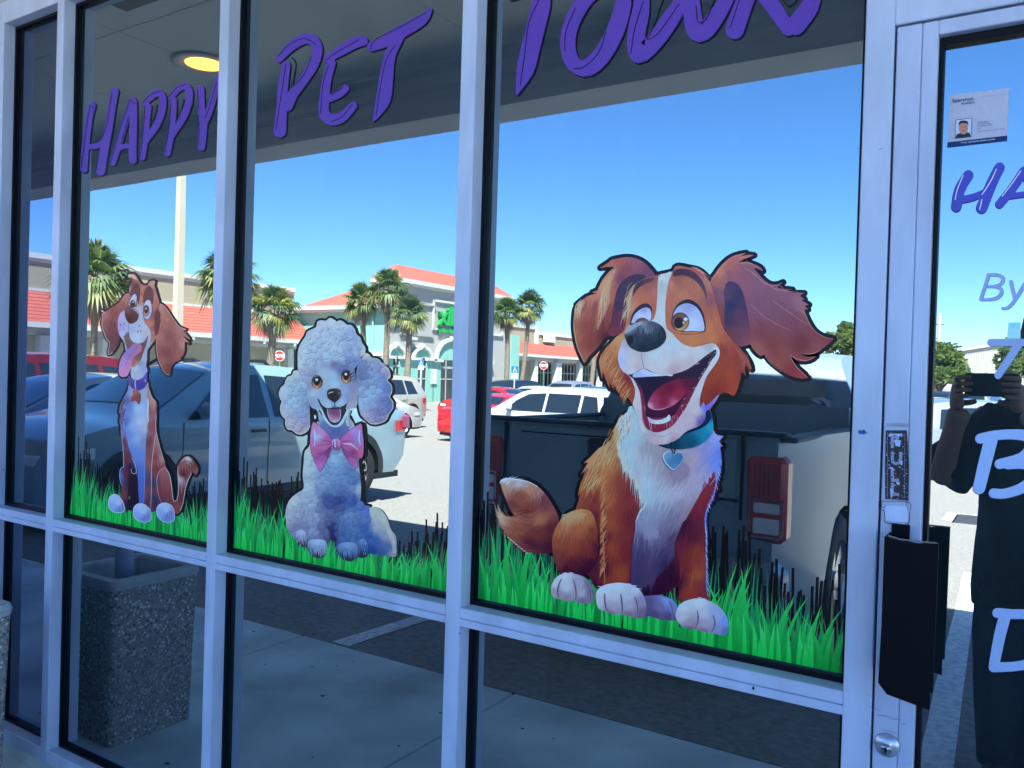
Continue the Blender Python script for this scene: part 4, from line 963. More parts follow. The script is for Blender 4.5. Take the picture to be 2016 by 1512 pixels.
for s in (1, -1):
    MB().box(hx-.037, hx+.01, s*.733-.008, s*.733+.008, .66, 1.375).build('shut_line', A['gasket'], ram)
    # lamp: red housing wrapping the corner, two clear panes in the lower half
    za, zb = .835, 1.275
    lamp = MB().bbox(hx-.045, hx+.10, min(s*.748, s*.965), max(s*.748, s*.965), za, zb, .03).build('tail_lamp', LR, ram)
    MB().bbox(hx-.052, hx+.105, min(s*.742, s*.972), max(s*.742, s*.972), za-.012, zb+.012, .03)
    MB().bbox(hx-.0515, hx-.02, min(s*.795, s*.940), max(s*.795, s*.940), .877, .968, .012).build('lamp_pane', LWH, lamp)
    MB().bbox(hx-.0515, hx-.02, min(s*.795, s*.940), max(s*.795, s*.940), .982, 1.045, .012).build('lamp_pane', LWH, lamp)
    q = MB()
    for (y0_, y1_, z0_, z1_) in ((.782, .954, .862, .872), (.782, .954, 1.055, 1.063), (.782, .79, .862, 1.063), (.946, .954, .862, 1.063)): q.box(hx-.054, hx-.045, min(s*y0_, s*y1_), max(s*y0_, s*y1_), z0_, z1_)
    q.build('lamp_bezel', CHR, lamp)
    q = MB()
    for k in range(6): q.box(hx-.0485, hx-.044, min(s*(.80+k*.024), s*(.808+k*.024)), max(s*(.80+k*.024), s*(.808+k*.024)), 1.08, 1.24)
    q.build('lamp_ribs', mat('lamp_dark_red', (.30, .006, .01), .15, coat=1), lamp)
MB().bbox(hx-.19, hx+.05, -.98, .98, .54, .74, .05).build('rear_bumper', PG, ram)
MB().bbox(hx-.205, hx-.1, .55, .97, .53, .60, .02).bbox(hx-.205, hx-.1, -.97, -.55, .53, .60, .02).build('bumper_chrome', CHR, ram)
def on_back(s, cap, y, z, m, name, parent, x=hx-.0385, bold=0., sx=1.0, shear=0, zoff=0):
    V, Fc = text_mesh(s, cap/.73, bold=bold, shear=shear, align='CENTER'); MB().add([(x-.0, y-v[0]*sx, z+v[1]) for v in V], Fc).build(name, m, parent)
on_back('BIG HORN', .045, .52, .865, A['gasket'], 'badge_lettering', ram, bold=.003, sx=1.15)
# rear window stickers (reverse-read in the glass)
RW = [(1.715, 1.17), (1.72, 1.30), (1.745, 1.46), (1.79, 1.56), (1.84, 1.64), (1.865, 1.68)]
mb = MB(); ys_ = [-.80, -.78, 0, .78, .80]
mb.add([(hx+x_-.02, yy*(1-.06*i/5), z_+(.02 if abs(yy) == .80 and i == 0 else 0)) for i, (x_, z_) in enumerate(RW) for yy in ys_], [(i*5+k, i*5+k+1, (i+1)*5+k+1, (i+1)*5+k) for i in range(5) for k in range(4)])
back = mb.build('rear_window', CG, ram, True)
MB().box(hx+1.70, hx+1.78, -.93, .93, .95, 1.5).build('cab_back', PG, ram)
SP = mat('sticker_silver', (.45, .50, .52), .5)
def wx_at(z):      # the rear window leans: x for a height
    return hx+float(np.interp(z, [a[1] for a in RW], [a[0] for a in RW]))-.025
def win_text(s, cap, y, z, sx=1.0, shear=0., bold=0.):
    V, Fc = text_mesh(s, cap/.73, bold=bold, shear=shear, align='CENTER'); MB().add([(wx_at(z+v[1]), y-v[0]*sx, z+v[1]) for v in V], Fc).build('window_sticker', SP, ram)
win_text('HOOKER', .022, .70, 1.475, 1.0, bold=.004); win_text('certified', .016, .70, 1.503, 1.0, shear=.3)
win_text('Salt', .045, .715, 1.392, 1.0, shear=.35); win_text('Life', .045, .545, 1.392, 1.0, shear=.35)
q = MB()
def ribbon(pts, w_):
    pts = [(.66+(a-.40)*.5, 1.455+(b_-1.43)*.55) if max(q_[0] for q_ in pts) > .35 else (.635+(a-.27)*.5, 1.39+(b_-1.37)*.5) for a, b_ in pts]; w_ = w_*.62
    P_ = crom(pts, 5, False); 
    for i in range(len(P_)-1):
        a, c = P_[i], P_[i+1]; d = (c-a)/max(np.linalg.norm(c-a), 1e-6); n_ = np.array([-d[1], d[0]])*w_/2*math.sin(math.pi*(i+.6)/len(P_))
        q.add([(wx_at(p_[1]), p_[0], p_[1]) for p_ in (a-n_, a+n_, c+n_, c-n_)], [(0, 1, 2, 3)])
ribbon([(.40, 1.60), (.56, 1.61), (.64, 1.56), (.67, 1.50), (.62, 1.46)], .05); ribbon([(.42, 1.59), (.5, 1.57), (.56, 1.55)], .03); ribbon([(.62, 1.46), (.56, 1.43), (.44, 1.435), (.36, 1.46)], .018); ribbon([(.36, 1.58), (.45, 1.615), (.60, 1.61)], .008)
ribbon([(.27, 1.37), (.27, 1.46)], .016); ribbon([(.22, 1.405), (.245, 1.375), (.27, 1.37), (.295, 1.375), (.32, 1.405)], .014); ribbon([(.24, 1.44), (.30, 1.44)], .012); ribbon([(.27, 1.455), (.283, 1.47), (.27, 1.485), (.257, 1.47), (.27, 1.455)], .008)
q.build('fish_sticker', SP, ram)
# --- other vehicles
make_car('sedan', PW, 'parked_sedan', 'white sedan parked beyond the pale blue pickup, seen behind the small dog', 'car', -10.9, -4.75, UP)
make_car('suv', PM, 'parked_suv', 'dark maroon SUV parked beyond the white sedan, its roof at the left edge', 'car', -13.8, -4.9, UP, sc=1.02)
make_car('sedan', PW, 'parked_sedan', 'white hatchback in the second row right of the poodle ear', 'car', -16.5, -15.6, DN)
make_car('suv', PE, 'parked_suv', 'beige SUV with roof rails behind the white hatchback, right of the poodle', 'car', -19.6, -19.4, UP, rails=True, sc=1.08)
make_car('sedan', PR, 'parked_sedan', 'bright red car at the right edge of the poodle pane', 'car', -13.75, -19.4, DN, sc=.95)
make_car('suv', PW, 'moving_suv', 'white SUV crossing the aisle behind the grey pickup bed', 'car', -10.3, -16.4, math.pi, sc=.96, rails=False)
far = [('suv', PD, 1000, 44, 'dark SUV beside the disabled parking sign right of the mullion'), ('sedan', PR, 976, 34, 'red car nose just right of the mullion'), ('suv', PS, 1116, 48, 'silver SUV in the far row before the shop windows'), ('sedan', PN, 1165, 46, 'navy sedan in the far row left of the big dog'),
       ('sedan', PW, 1060, 40, 'white sedan whose roof shows over the aisle SUV'), ('sedan', PD, 1205, 52, 'dark sedan in the far row behind the dog ear')]
for i, (k, m_, px, dep, lab) in enumerate(far):
    p = seen(px, 760, dep); make_car(k, m_, 'parked_suv' if k == 'suv' else 'parked_sedan', lab, 'car', p.x, p.y, math.radians(180 if i % 2 else 90), detail=dep < 40)
# right-hand side, in the door glass
p = seen(1952, 800, 18.3); make_car('suv', PS, 'parked_suv', 'silver SUV standing tail-first in the door glass left of the photographer', 'car', p.x, p.y, math.radians(-38), sc=1.0)
p = seen(1862, 780, 33); make_car('sedan', PM, 'parked_sedan', 'dark red sedan beyond the silver SUV', 'car', p.x, p.y, math.radians(5), sc=1.05)
p = seen(1985, 780, 27); make_car('suv', PW, 'parked_suv', 'white hatchback below the raised phone', 'car', p.x, p.y, math.radians(-30), sc=.9)
rows = [(1842, 42, 'sedan', PW, 'white sedan in the far row, first from the door frame'), (1888, 41, 'sedan', PN, 'blue sedan in the far row, second from the door frame'), (1935, 44, 'suv', PS, 'silver SUV in the far row behind the hand'), (1850, 54, 'suv', PD, 'dark SUV in the farthest row under the round tree'), (1905, 56, 'sedan', PS, 'silver sedan in the farthest row'), (1950, 56, 'suv', PD, 'dark SUV in the farthest row beside the phone'), (1992, 44, 'sedan', PW, 'white sedan in the far row under the phone'), (2035, 42, 'suv', PN, 'navy SUV in the far row, rightmost')]
for i, (px, dep, k, m_, lab) in enumerate(rows):
    p = seen(px, 770, dep); make_car(k, m_, 'parked_suv' if k == 'suv' else 'parked_sedan', lab, 'car', p.x, p.y, math.radians(90 if i % 2 else -90)+.1*i, detail=False)
p = seen(1650, 760, 24); make_car('suv', PW, 'parked_van', 'white van seen through the side of the grey pickup cab', 'van', p.x, p.y, math.radians(180), sc=1.1, detail=False)
p = seen(1470, 760, 30); make_car('suv', PS, 'parked_suv', 'silver SUV in the lot behind the big dog', 'car', p.x, p.y, math.radians(90), detail=False)
# parked side-on near the sun-lit edge: what the pickup's flank mirrors
make_car('sedan', PM, 'parked_sedan', 'dark red sedan parked in the bay right of the photographer', 'car', 4.6, -5.3, UP)
# ================================================================== THE PHOTOGRAPHER (seen in the door glass)
def skin(name, V, E, R, m, parent, lev=2, root=0):
    me = bpy.data.meshes.new(name); me.from_pydata(V, E, []); o = bpy.data.objects.new(name, me); COL.objects.link(o)
    md = o.modifiers.new('s', 'SKIN'); md.use_smooth_shade = True; md.branch_smoothing = .4
    for i, r in enumerate(R):
        sv = me.skin_vertices[0].data[i]; sv.radius = (r, r) if not isinstance(r, tuple) else r; sv.use_root = (i == root)
    sb_ = o.modifiers.new('u', 'SUBSURF'); sb_.levels = lev; sb_.render_levels = lev
    dg = bpy.context.evaluated_depsgraph_get(); dg.update(); m2 = bpy.data.meshes.new_from_object(o.evaluated_get(dg)); bpy.data.objects.remove(o)
    return link(name, m2, m, parent, True)
SKIN = mat('skin', (.36, .19, .13), .55, noise=(25, .08, 3)); SHIRT = mat('black_cotton', (.012, .013, .016), .9, bump=(25, .5, .02)); JEAN = mat('navy_shorts', (.012, .022, .055), .9, bump=(40, .4, .01))
pn = thing('person', (.02, -2.13, 0), 0, 'photographer in a loose black t-shirt and dark trousers holding a phone up in both hands', 'person')
def loft(name, secs, m, parent, n=28, wob=0, seed=1):
    """secs: (cx, cy, z, rx, ry)"""
    rr = random.Random(seed); ph = [rr.uniform(0, 6.28) for _ in range(3)]; vs = []
    for i, (cx_, cy_, z, rx, ry) in enumerate(secs):
        for k in range(n):
            a = 2*math.pi*k/n; f = 1+wob*(math.sin(3*a+ph[0]+z*9)+.6*math.sin(7*a+ph[1]-z*14)+.4*math.sin(12*a+z*20))
            vs.append((cx_+rx*math.cos(a)*f, cy_+ry*math.sin(a)*f, z))
    mb = MB(); mb.add(vs, [(i*n+k, i*n+(k+1) % n, (i+1)*n+(k+1) % n, (i+1)*n+k) for i in range(len(secs)-1) for k in range(n)]+[tuple(range(n))[::-1]]+[tuple((len(secs)-1)*n+k for k in range(n))])
    return mb.build(name, m, parent, True)
fz = grade(2.13)
V = [(0, 0, .95), (0, 0, 1.15), (0, 0, 1.36), (0, .01, 1.47), (0, .025, 1.56), (0, .03, 1.64), (0, .03, 1.73),
     (-.20, .0, 1.40), (-.345, .13, 1.13), (-.285, .36, 1.35), (-.262, .385, 1.43),
     (.20, .0, 1.40), (.33, .14, 1.13), (.0, .34, 1.35), (-.065, .37, 1.43),
     (-.10, 0, .88), (-.12, .02, .48), (-.13, -.02, fz+.10), (.10, 0, .88), (.12, .02, .48), (.13, -.02, fz+.10)]
E_ = [(0, 1), (1, 2), (2, 3), (3, 4), (4, 5), (5, 6), (2, 7), (7, 8), (8, 9), (9, 10), (2, 11), (11, 12), (12, 13), (13, 14), (0, 15), (15, 16), (16, 17), (0, 18), (18, 19), (19, 20)]
R_ = [.14, .13, .15, .07, .055, .085, .07, .065, .048, .036, .045, .065, .048, .036, .045, .085, .06, .045, .085, .06, .045]
body = skin('body', V, E_, R_, SKIN, pn)
def hand(sx, wx_, wy, wz, parent):
    """a hand closed on one end of the phone: fingers over its face, thumb behind"""
    for k in range(4):
        z = wz+.035-.022*k; L = (.9, 1.0, .95, .75)[k]
        V = [(wx_, wy-.02, z-.02), (wx_-.012*sx, wy+.018, z), (wx_+.018*sx*L, wy+.042, z+.002), (wx_+.045*sx*L, wy+.036, z+.002)]
        skin('finger', V, [(0, 1), (1, 2), (2, 3)], [.012, .0105, .0095, .008], SKIN, parent, 1)
    skin('palm', [(wx_-.004*sx, wy+.01, wz-.085), (wx_-.01*sx, wy-.004, wz-.04), (wx_-.012*sx, wy-.008, wz+.02)], [(0, 1), (1, 2)], [.03, (.022, .034), (.016, .028)], SKIN, parent, 2)
    V = [(wx_, wy-.03, wz-.05), (wx_+.01*sx, wy-.02, wz-.055), (wx_+.035*sx, wy-.012, wz-.052), (wx_+.055*sx, wy-.01, wz-.045)]
    skin('thumb', V, [(0, 1), (1, 2), (2, 3)], [.014, .0125, .011, .009], SKIN, parent, 1)
hand(1, -.268, .385, 1.50, body); hand(-1, -.095, .385, 1.50, body)
tee = loft('t_shirt', [(-.0, 0, .66, .235, .17), (-.005, 0, .72, .232, .168), (0, 0, .9, .222, .158), (0, 0, 1.1, .212, .150), (0, 0, 1.28, .222, .148), (0, 0, 1.37, .232, .132), (0, 0, 1.43, .20, .110), (0, 0, 1.465, .13, .088), (0, .01, 1.49, .075, .075)], SHIRT, pn, 36, .022, 3)
for s in (-1, 1):
    a, c = Vector((s*.14, 0, 1.385)), Vector((s*.335 if s < 0 else .32, .115, 1.165)); mb = MB(); d = c-a
    mb.tube([a, a+d*.35, a+d*.7, a+d*1.0, a+d*1.04], [.085, .092, .098, .112, .10], 18); mb.build('sleeve', SHIRT, tee, True)
loft('trousers', [(-.11, 0, fz+.06, .085, .10), (-.11, 0, .3, .10, .115), (-.11, 0, .55, .112, .125), (-.10, 0, .8, .12, .14)], JEAN, pn, 24, .03, 4)
loft('trousers', [(.11, 0, fz+.06, .085, .10), (.11, 0, .3, .10, .115), (.11, 0, .55, .112, .125), (.10, 0, .8, .12, .14)], JEAN, pn, 24, .03, 5)
for s in (-1, 1): MB().bbox(s*.12-.05, s*.12+.05, -.12, .19, fz, fz+.10, .035).build('shoe', TRIM, pn)
loft('hair', [(0, .005, 1.66, .088, .10), (0, .0, 1.72, .10, .112), (0, .005, 1.78, .088, .098), (0, .01, 1.82, .04, .05)], mat('dark_hair', (.03, .02, .015), .8), pn, 20, .04, 6)
for s in (-1, 1):
    MB().lathe([(.0, .103), (.009, .100), (.011, .094)], 12, 'y', (s*.034, 0, 1.675)).build('eye', mat('eye_white', (.7, .7, .68), .3), body, True)
MB().add([(-.014, .095, 1.635), (.014, .095, 1.635), (0, .13, 1.64), (0, .098, 1.685)], [(0, 1, 2), (1, 3, 2), (3, 0, 2)]).build('nose', SKIN, body)
MB().tube([(-.025, .097, 1.605), (0, .103, 1.603), (.025, .097, 1.605)], .004, 6).build('mouth', mat('lips', (.35, .12, .10), .5), body)
# little chest print: outlined tulip-like mark over faint lettering
CP = mat('shirt_print', (.32, .34, .36), .7); mb = MB()
def on_chest(x, z): return (x, .152-.45*(x+.0)**2+(.0 if z < 1.3 else -.02*(z-1.3)*10), z)
for a, c in (((-.035, 1.255), (-.015, 1.225)), ((-.015, 1.225), (.005, 1.255)), ((.005, 1.255), (-.015, 1.262)), ((-.015, 1.262), (-.035, 1.255))):
    mb.add([on_chest(a[0], a[1]-.002), on_chest(c[0], c[1]-.002), on_chest(c[0], c[1]+.002), on_chest(a[0], a[1]+.002)], [(0, 1, 2, 3)])
mb.build('chest_print', CP, tee)
ph = thing('phone', (-.148, -1.722, 1.512), 0, 'black phone in a dark case held sideways in front of the photographer', 'phone')
MB().bbox(-.084, .084, -.010, 0, -.041, .041, .006).build('case', mat('phone_case', (.006, .008, .012), .3), ph)
MB().bbox(.035, .080, .0, .0035, -.002, .038, .003).build('camera_bump', mat('phone_bump', (.02, .025, .03), .2), ph)
for a, c in ((.047, .026), (.047, .009), (.066, .018)): MB().lathe([(.0075, .0035), (.0075, .0055), (.006, .0058), (0, .005)], 20, 'y', (a, 0, c)).build('lens', CG, ph, True)
# ================================================================== WINDOW GRAPHICS
L1 = (0, 0, 3.0); L2 = (440, 0, 3.0); L3 = (900, 0, 2.4); L4 = (1640, 0, 3.0); L5 = (1640, 800, 3.78); L6 = (1640, 1150, 4.176); L7 = (1780, 500, 6.3)
PUR = (78, 58, 164); INKD = (14, 12, 40); SHADED_WHI = (128, 150, 212); WHI = (140, 168, 232)  # the pale lavender is white lettering with its shade painted in
def letter(name, T, strokes, lines, parent, sh=(6, 6), col=PUR, dark=INKD, sharp=2, plane=0.0):
    p = Print(plane=plane)
    for st in strokes: p.stroke(T, [(x+sh[0], y+sh[1], w_+2) for x, y, w_ in st], 0, dark, 0, 3)
    for st in strokes: p.stroke(T, st, 0, col, 1, 3)
    for ln in lines: p.stroke(T, ln, 4.5 if T[2] < 5 else 6, dark, 2, 3)
    return p.build(name, parent)
def word(label, letters, nm='window_lettering', group=None, **kw):
    t = thing(nm, (0, 0, 0), 0, label, 'window lettering', group)
    for (T, st, ln) in letters: letter('letter', T, st, ln, t, **kw)
    return t
word('purple brush lettering HAPPY high on the pane with the small brown dog', [
 (L1, [[(548, 622, 40), (528, 700, 42), (508, 850, 44), (497, 1000, 42)], [(680, 540, 46), (660, 650, 46), (640, 770, 48), (615, 900, 50), (596, 1010, 54)], [(515, 862, 28), (560, 866, 34), (610, 835, 36), (640, 770, 30)]], [[(534, 625), (512, 760), (484, 990)], [(664, 545), (640, 700), (606, 812), (570, 845)], [(590, 880), (570, 1010)], [(534, 622), (556, 638)]]),
 (L1, [[(785, 590, 36), (750, 690, 40), (705, 840, 40), (668, 962, 36)], [(792, 600, 36), (790, 700, 44), (785, 850, 46), (786, 945, 46)], [(700, 880, 26), (745, 862, 28), (790, 872, 26)]], [[(770, 590), (720, 740), (655, 965)], [(764, 690), (716, 850)], [(765, 588), (800, 612)]]),
 (L1, [[(878, 630, 36), (870, 700, 38), (858, 820, 38), (842, 930, 36)], [(852, 618, 26), (890, 575, 38), (932, 548, 44), (962, 570, 40), (962, 640, 40), (932, 730, 40), (885, 800, 36), (862, 835, 30)]], [[(858, 650), (848, 790), (830, 930)], [(848, 606), (890, 560), (950, 540)], [(930, 620), (915, 690), (885, 740)]]),
 (L1, [[(1028, 590, 36), (1022, 700, 38), (1008, 810, 38), (990, 905, 38)], [(1008, 580, 28), (1050, 530, 38), (1090, 507, 44), (1118, 535, 42), (1115, 610, 42), (1080, 700, 42), (1035, 770, 36), (1020, 800, 30)]], [[(1010, 620), (1000, 760), (978, 905)], [(1000, 572), (1045, 520), (1100, 500)], [(1088, 590), (1072, 660), (1040, 715)]]),
 (L1, [[(1185, 528, 48), (1190, 620, 42), (1202, 720, 46)], [(1292, 452, 30), (1266, 560, 40), (1232, 670, 42), (1206, 730, 44), (1196, 800, 50), (1190, 868, 46)]], [[(1168, 530), (1176, 640)], [(1280, 490), (1240, 630), (1212, 700)], [(1182, 760), (1172, 865)]]),
])
word('purple brush lettering PET above the poodle', [
 (L2, [[(372, 385, 50), (352, 520, 60), (345, 650, 64), (334, 775, 76)], [(330, 350, 40), (400, 275, 56), (480, 230, 62), (538, 245, 66), (556, 310, 60), (522, 400, 60), (462, 490, 56), (410, 560, 60), (380, 625, 64)]], [[(372, 380), (350, 520), (312, 765)], [(325, 335), (390, 265), (480, 228), (552, 268)], [(520, 335), (480, 440), (405, 520)], [(405, 340), (430, 380), (410, 500)]]),
 (L2, [[(640, 372, 50), (612, 470, 54), (598, 580, 58), (595, 670, 64), (640, 708, 68), (705, 690, 60), (768, 625, 48)], [(612, 352, 40), (690, 302, 60), (770, 256, 68), (826, 242, 58)], [(625, 585, 40), (684, 555, 48), (722, 522, 44)]], [[(608, 355), (690, 298), (805, 235)], [(622, 390), (590, 500), (576, 670)], [(640, 718), (700, 692), (762, 618)], [(640, 560), (705, 518)]]),
 (L2, [[(876, 276, 56), (960, 240, 74), (1080, 172, 76), (1178, 115, 62), (1222, 58, 26)], [(1040, 215, 60), (985, 330, 66), (962, 470, 82), (946, 585, 86), (910, 670, 46), (886, 716, 8)]], [[(872, 290), (900, 235), (1050, 160), (1196, 76)], [(1020, 262), (965, 350), (935, 480), (903, 685)]]),
])
word('purple brush lettering TOWN across the top of the big dog pane', [
 (L3, [[(405, -60, 70), (398, 20, 88), (372, 130, 88), (345, 240, 88), (322, 335, 80), (284, 442, 14)], [(255, -14, 34), (400, -70, 60), (560, -130, 50)]], [[(390, 0), (340, 110), (322, 250), (300, 400)]]),
 (L3, [[(700, -60, 60), (612, -10, 72), (542, 110, 72), (524, 220, 72), (555, 305, 72), (622, 318, 84), (700, 240, 84), (762, 110, 82), (788, -20, 72), (740, -80, 60)]], [[(560, 40), (515, 150), (510, 240)], [(704, 150), (670, 250), (600, 318), (552, 325)]]),
 (L3, [[(878, -40, 60), (868, 60, 82), (848, 160, 84), (856, 258, 84), (930, 200, 82), (1008, 92, 82), (1064, 0, 62), (1084, -60, 50)], [(1112, -60, 60), (1112, 60, 84), (1132, 150, 88), (1180, 138, 84), (1250, 40, 72), (1292, -40, 60)]], [[(880, 10), (840, 140), (822, 255)], [(975, 0), (920, 150), (895, 186), (950, 160), (1050, 20)], [(1130, 30), (1140, 105), (1180, 90), (1218, 0)]]),
 (L3, [[(1400, -60, 60), (1355, 20, 84), (1312, 142, 88)], [(1420, -60, 70), (1500, 40, 74), (1565, 140, 62)], [(1690, -60, 60), (1668, 30, 84), (1600, 122, 90)]], [[(1335, 0), (1292, 130)], [(1540, 0), (1570, 34), (1610, 0)]]),
])
tdoor = word('blue-violet brush letters HA with white highlights on the door glass', [
 (L4, [[(800, 1035, 60), (750, 1120, 62), (730, 1222, 60)], [(985, 990, 60), (940, 1080, 62), (880, 1228, 66)], [(740, 1182, 42), (830, 1165, 42), (915, 1125, 34)]], []),
 (L4, [[(1128, 1010, 52), (1062, 1110, 52), (985, 1205, 50)], [(1135, 1010, 52), (1165, 1100, 52), (1190, 1200, 50)], [(1040, 1160, 34), (1180, 1140, 34)]], [])], sh=(-3, 4), col=(62, 66, 180), dark=(20, 22, 70), plane=GY)
hp = Print(plane=GY); 
for ln in ([(770, 1035), (735, 1120), (722, 1180)], [(965, 1000), (930, 1075), (880, 1150)], [(880, 1180), (866, 1240)], [(1110, 1010), (1050, 1095), (1000, 1160)]): hp.stroke(L4, ln, 5, (205, 215, 245), 3, 3)
hp.build('highlight', tdoor)
t = thing('door_lettering', (0, 0, 0), 0, 'slanted white word By and a large figure 7 on the door glass, tinted lavender for shade', 'window lettering')
letter('letter', L7, [[(1048, 262, 46), (1005, 400, 46), (952, 562, 44)], [(1040, 260, 40), (1150, 260, 42), (1228, 300, 48), (1200, 372, 46), (1120, 402, 40), (1010, 402, 34)], [(1120, 404, 36), (1196, 430, 46), (1206, 490, 50), (1150, 546, 46), (1060, 566, 38), (955, 566, 36)]], [], t, (2, 3), SHADED_WHI, (60, 80, 140), plane=GY)
letter('letter', L7, [[(1326, 350, 52), (1345, 440, 50), (1372, 545, 50)], [(1495, 375, 52), (1420, 500, 50), (1350, 605, 46), (1285, 668, 42), (1220, 674, 32)]], [], t, (2, 3), SHADED_WHI, (60, 80, 140), plane=GY)
letter('letter', L7, [[(1075, 1098, 92), (1480, 1098, 92)], [(1430, 1110, 96), (1290, 1320, 96), (1165, 1505, 92)]], [], t, (2, 3), SHADED_WHI, (60, 80, 140), plane=GY)
t = thing('door_lettering', (0, 0, 0), 0, 'large white brush letters B and D stacked on the door glass over the photographer', 'window lettering')
letter('letter', L5, [[(1095, 240, 74), (1200, 216, 72), (1340, 208, 74), (1450, 225, 84), (1478, 300, 86), (1400, 385, 80), (1240, 428, 74)], [(1176, 250, 100), (1132, 420, 98), (1088, 606, 92)], [(1300, 430, 74), (1440, 430, 80), (1500, 510, 86), (1420, 600, 80), (1280, 648, 72), (1195, 645, 72)]], [], t, (-3, 4), WHI, (40, 60, 120), plane=GY)
letter('letter', L6, [[(1350, 235, 80), (1480, 245, 78), (1640, 260, 80), (1760, 400, 90), (1720, 580, 90), (1560, 665, 78), (1320, 682, 80)], [(1415, 262, 98), (1372, 420, 96), (1325, 660, 86)]], [], t, (-3, 4), WHI, (40, 60, 120), plane=GY)
# small sticker of clear film above the 7
p = Print(plane=GY); p.fill(L7, [(1285, 925), (1443, 925), (1443, 1050), (1278, 1050)], (150, 225, 240), 0, 1); p.fill(L7, [(1292, 850), (1445, 850), (1443, 925), (1290, 925)], (132, 200, 238), 0, 1)
tag(p.build('tape_scrap'), 'small pale turquoise scrap of tape above the figure 7', 'tape')
# --- business card of the internet provider
cd = thing('business_notice', (0, 0, 0), 0, 'white notice with blue band and small portrait taped to the top of the door glass', 'notice')
p = Print(step=.0002, plane=GY); cardc = (150, 160, 200)
def cq(u, v):      # unit card -> crop coordinates
    a = np.array([688, 562.]); b_ = np.array([1040, 522.]); c_ = np.array([1028, 832.]); d_ = np.array([675, 872.])
    return tuple(a*(1-u)*(1-v)+b_*u*(1-v)+c_*u*v+d_*(1-u)*v)
p.fill(L4, [cq(0, 0), cq(1, 0), cq(1, 1), cq(0, 1)], cardc, 0, 1); p.build('sheet', cd)
p = Print(y0=-.0022, plane=GY); p.fill(L4, [cq(0, .905), cq(1, .905), cq(1, 1), cq(0, 1)], (16, 42, 100), 0, 1); p.build('band', cd)
def card_text(s, u, v, h, col, name='print', w_=None, y0=-.0025, bold=.01):
    V, Fc = text_mesh(s, 1/.73, bold=bold); k = (w_/V[:, 0].max()) if w_ else h*.88
    pr_ = Print(y0=y0, plane=GY); P_ = np.array([cq(u+vv[0]*k, v-vv[1]*h) for vv in V])/3.0+(1640, 0); pr_.put(P_, Fc, np.tile(lin(col)*INK, (len(P_), 1)), 0); pr_.build(name, cd)
card_text('Spectrum', .05, .155, .075, (24, 34, 84), w_=.36); card_text('▸', .42, .15, .06, (20, 60, 160)) if False else None
card_text('BUSINESS', .21, .215, .04, (30, 60, 130), w_=.22)
card_text('Internet, phone and TV for your shop', .55, .115, .02, (90, 110, 190), w_=.40, bold=0)
for i, (u, v, wd) in enumerate(((.49, .60, .19), (.49, .64, .22), (.49, .675, .24), (.49, .715, .06), (.49, .775, .46), (.22, .955, .58))): card_text('Your account team today' if i else 'Account lead', u, v, .025, (50, 60, 110) if i < 5 else (200, 210, 235), w_=wd, bold=.01 if i in (0, 5) else 0)
p = Print(y0=-.0022, plane=GY)
p.fill(L4, [cq(.12, .49), cq(.40, .49), cq(.40, .855), cq(.12, .855)], (60, 70, 110), 0, 1); p.fill(L4, [cq(.13, .502), cq(.39, .502), cq(.39, .843), cq(.13, .843)], (165, 180, 225), 1, 1)
c0 = cq(.26, .66)
p.fill(L4, [cq(.13, .843), cq(.15, .775), cq(.21, .755), cq(.31, .755), cq(.37, .775), cq(.39, .843)], (34, 38, 62), 2, 1); p.disc(L4, c0[0], c0[1]+2, 27, 38, (165, 118, 112), 3); p.fill(L4, [(c0[0]-29, c0[1]-6), (c0[0]-24, c0[1]-34), (c0[0], c0[1]-42), (c0[0]+24, c0[1]-36), (c0[0]+30, c0[1]-8), (c0[0]+22, c0[1]-22), (c0[0], c0[1]-28), (c0[0]-22, c0[1]-20)], (38, 32, 40), 4, 3)
for s in (-10, 10): p.disc(L4, c0[0]+s, c0[1]-3, 4, 2.4, (45, 35, 45), 4)
p.stroke(L4, [(c0[0]-9, c0[1]+20), (c0[0], c0[1]+22), (c0[0]+9, c0[1]+19)], 2.5, (110, 60, 62), 4); p.build('portrait', cd)
# --- worn PULL sticker on the stile
def on_stile(px, py): return px, py
class Stile(Print):
    def put(s, P, faces, cols, layer):
        k = len(s.v); y = s._y(layer)
        for p_ in P:
            q_ = onwall(p_[0], p_[1], DY); s.v.append((q_[0], y, q_[2]))
        s.f += [[k+i for i in f] for f in faces]; s.c += [tuple(c) for c in cols]
st = thing('pull_sticker', (0, 0, 0), 0, 'worn black sticker with upright letters PULL on the door stile above the handle', 'sticker')
p = Stile(y0=DY-.0004, step=.00015)
p.fill(L5, [(392, 178), (550, 178), (566, 440), (562, 702), (470, 694), (388, 690), (386, 430)], (40, 42, 56), 0, 1)
for (a, c, d) in ((406, 420, 190), (535, 552, 200)): p.stroke(L5, [(a, d, 4), (a-2, 450, 4), (a, 680, 4)], 0, (96, 104, 135), 1, 3)
rr = random.Random(11)
p.fill(L5, [(414, 203), (516, 203), (514, 226), (414, 224)], WHI, 1, 1)
for ch, yy in (('P', 305), ('U', 430), ('L', 555), ('L', 660)):      # letters in worn white
    V, Fc = text_mesh(ch, 1/.73, bold=.06); V[:, 0] -= V[:, 0].min(); P_ = np.array([((430+v[0]*92)/3.78+1640, (yy-v[1]*92)/3.78+800) for v in V]); p.put(P_, Fc, np.tile(lin((118, 132, 180))*INK, (len(P_), 1)), 1)
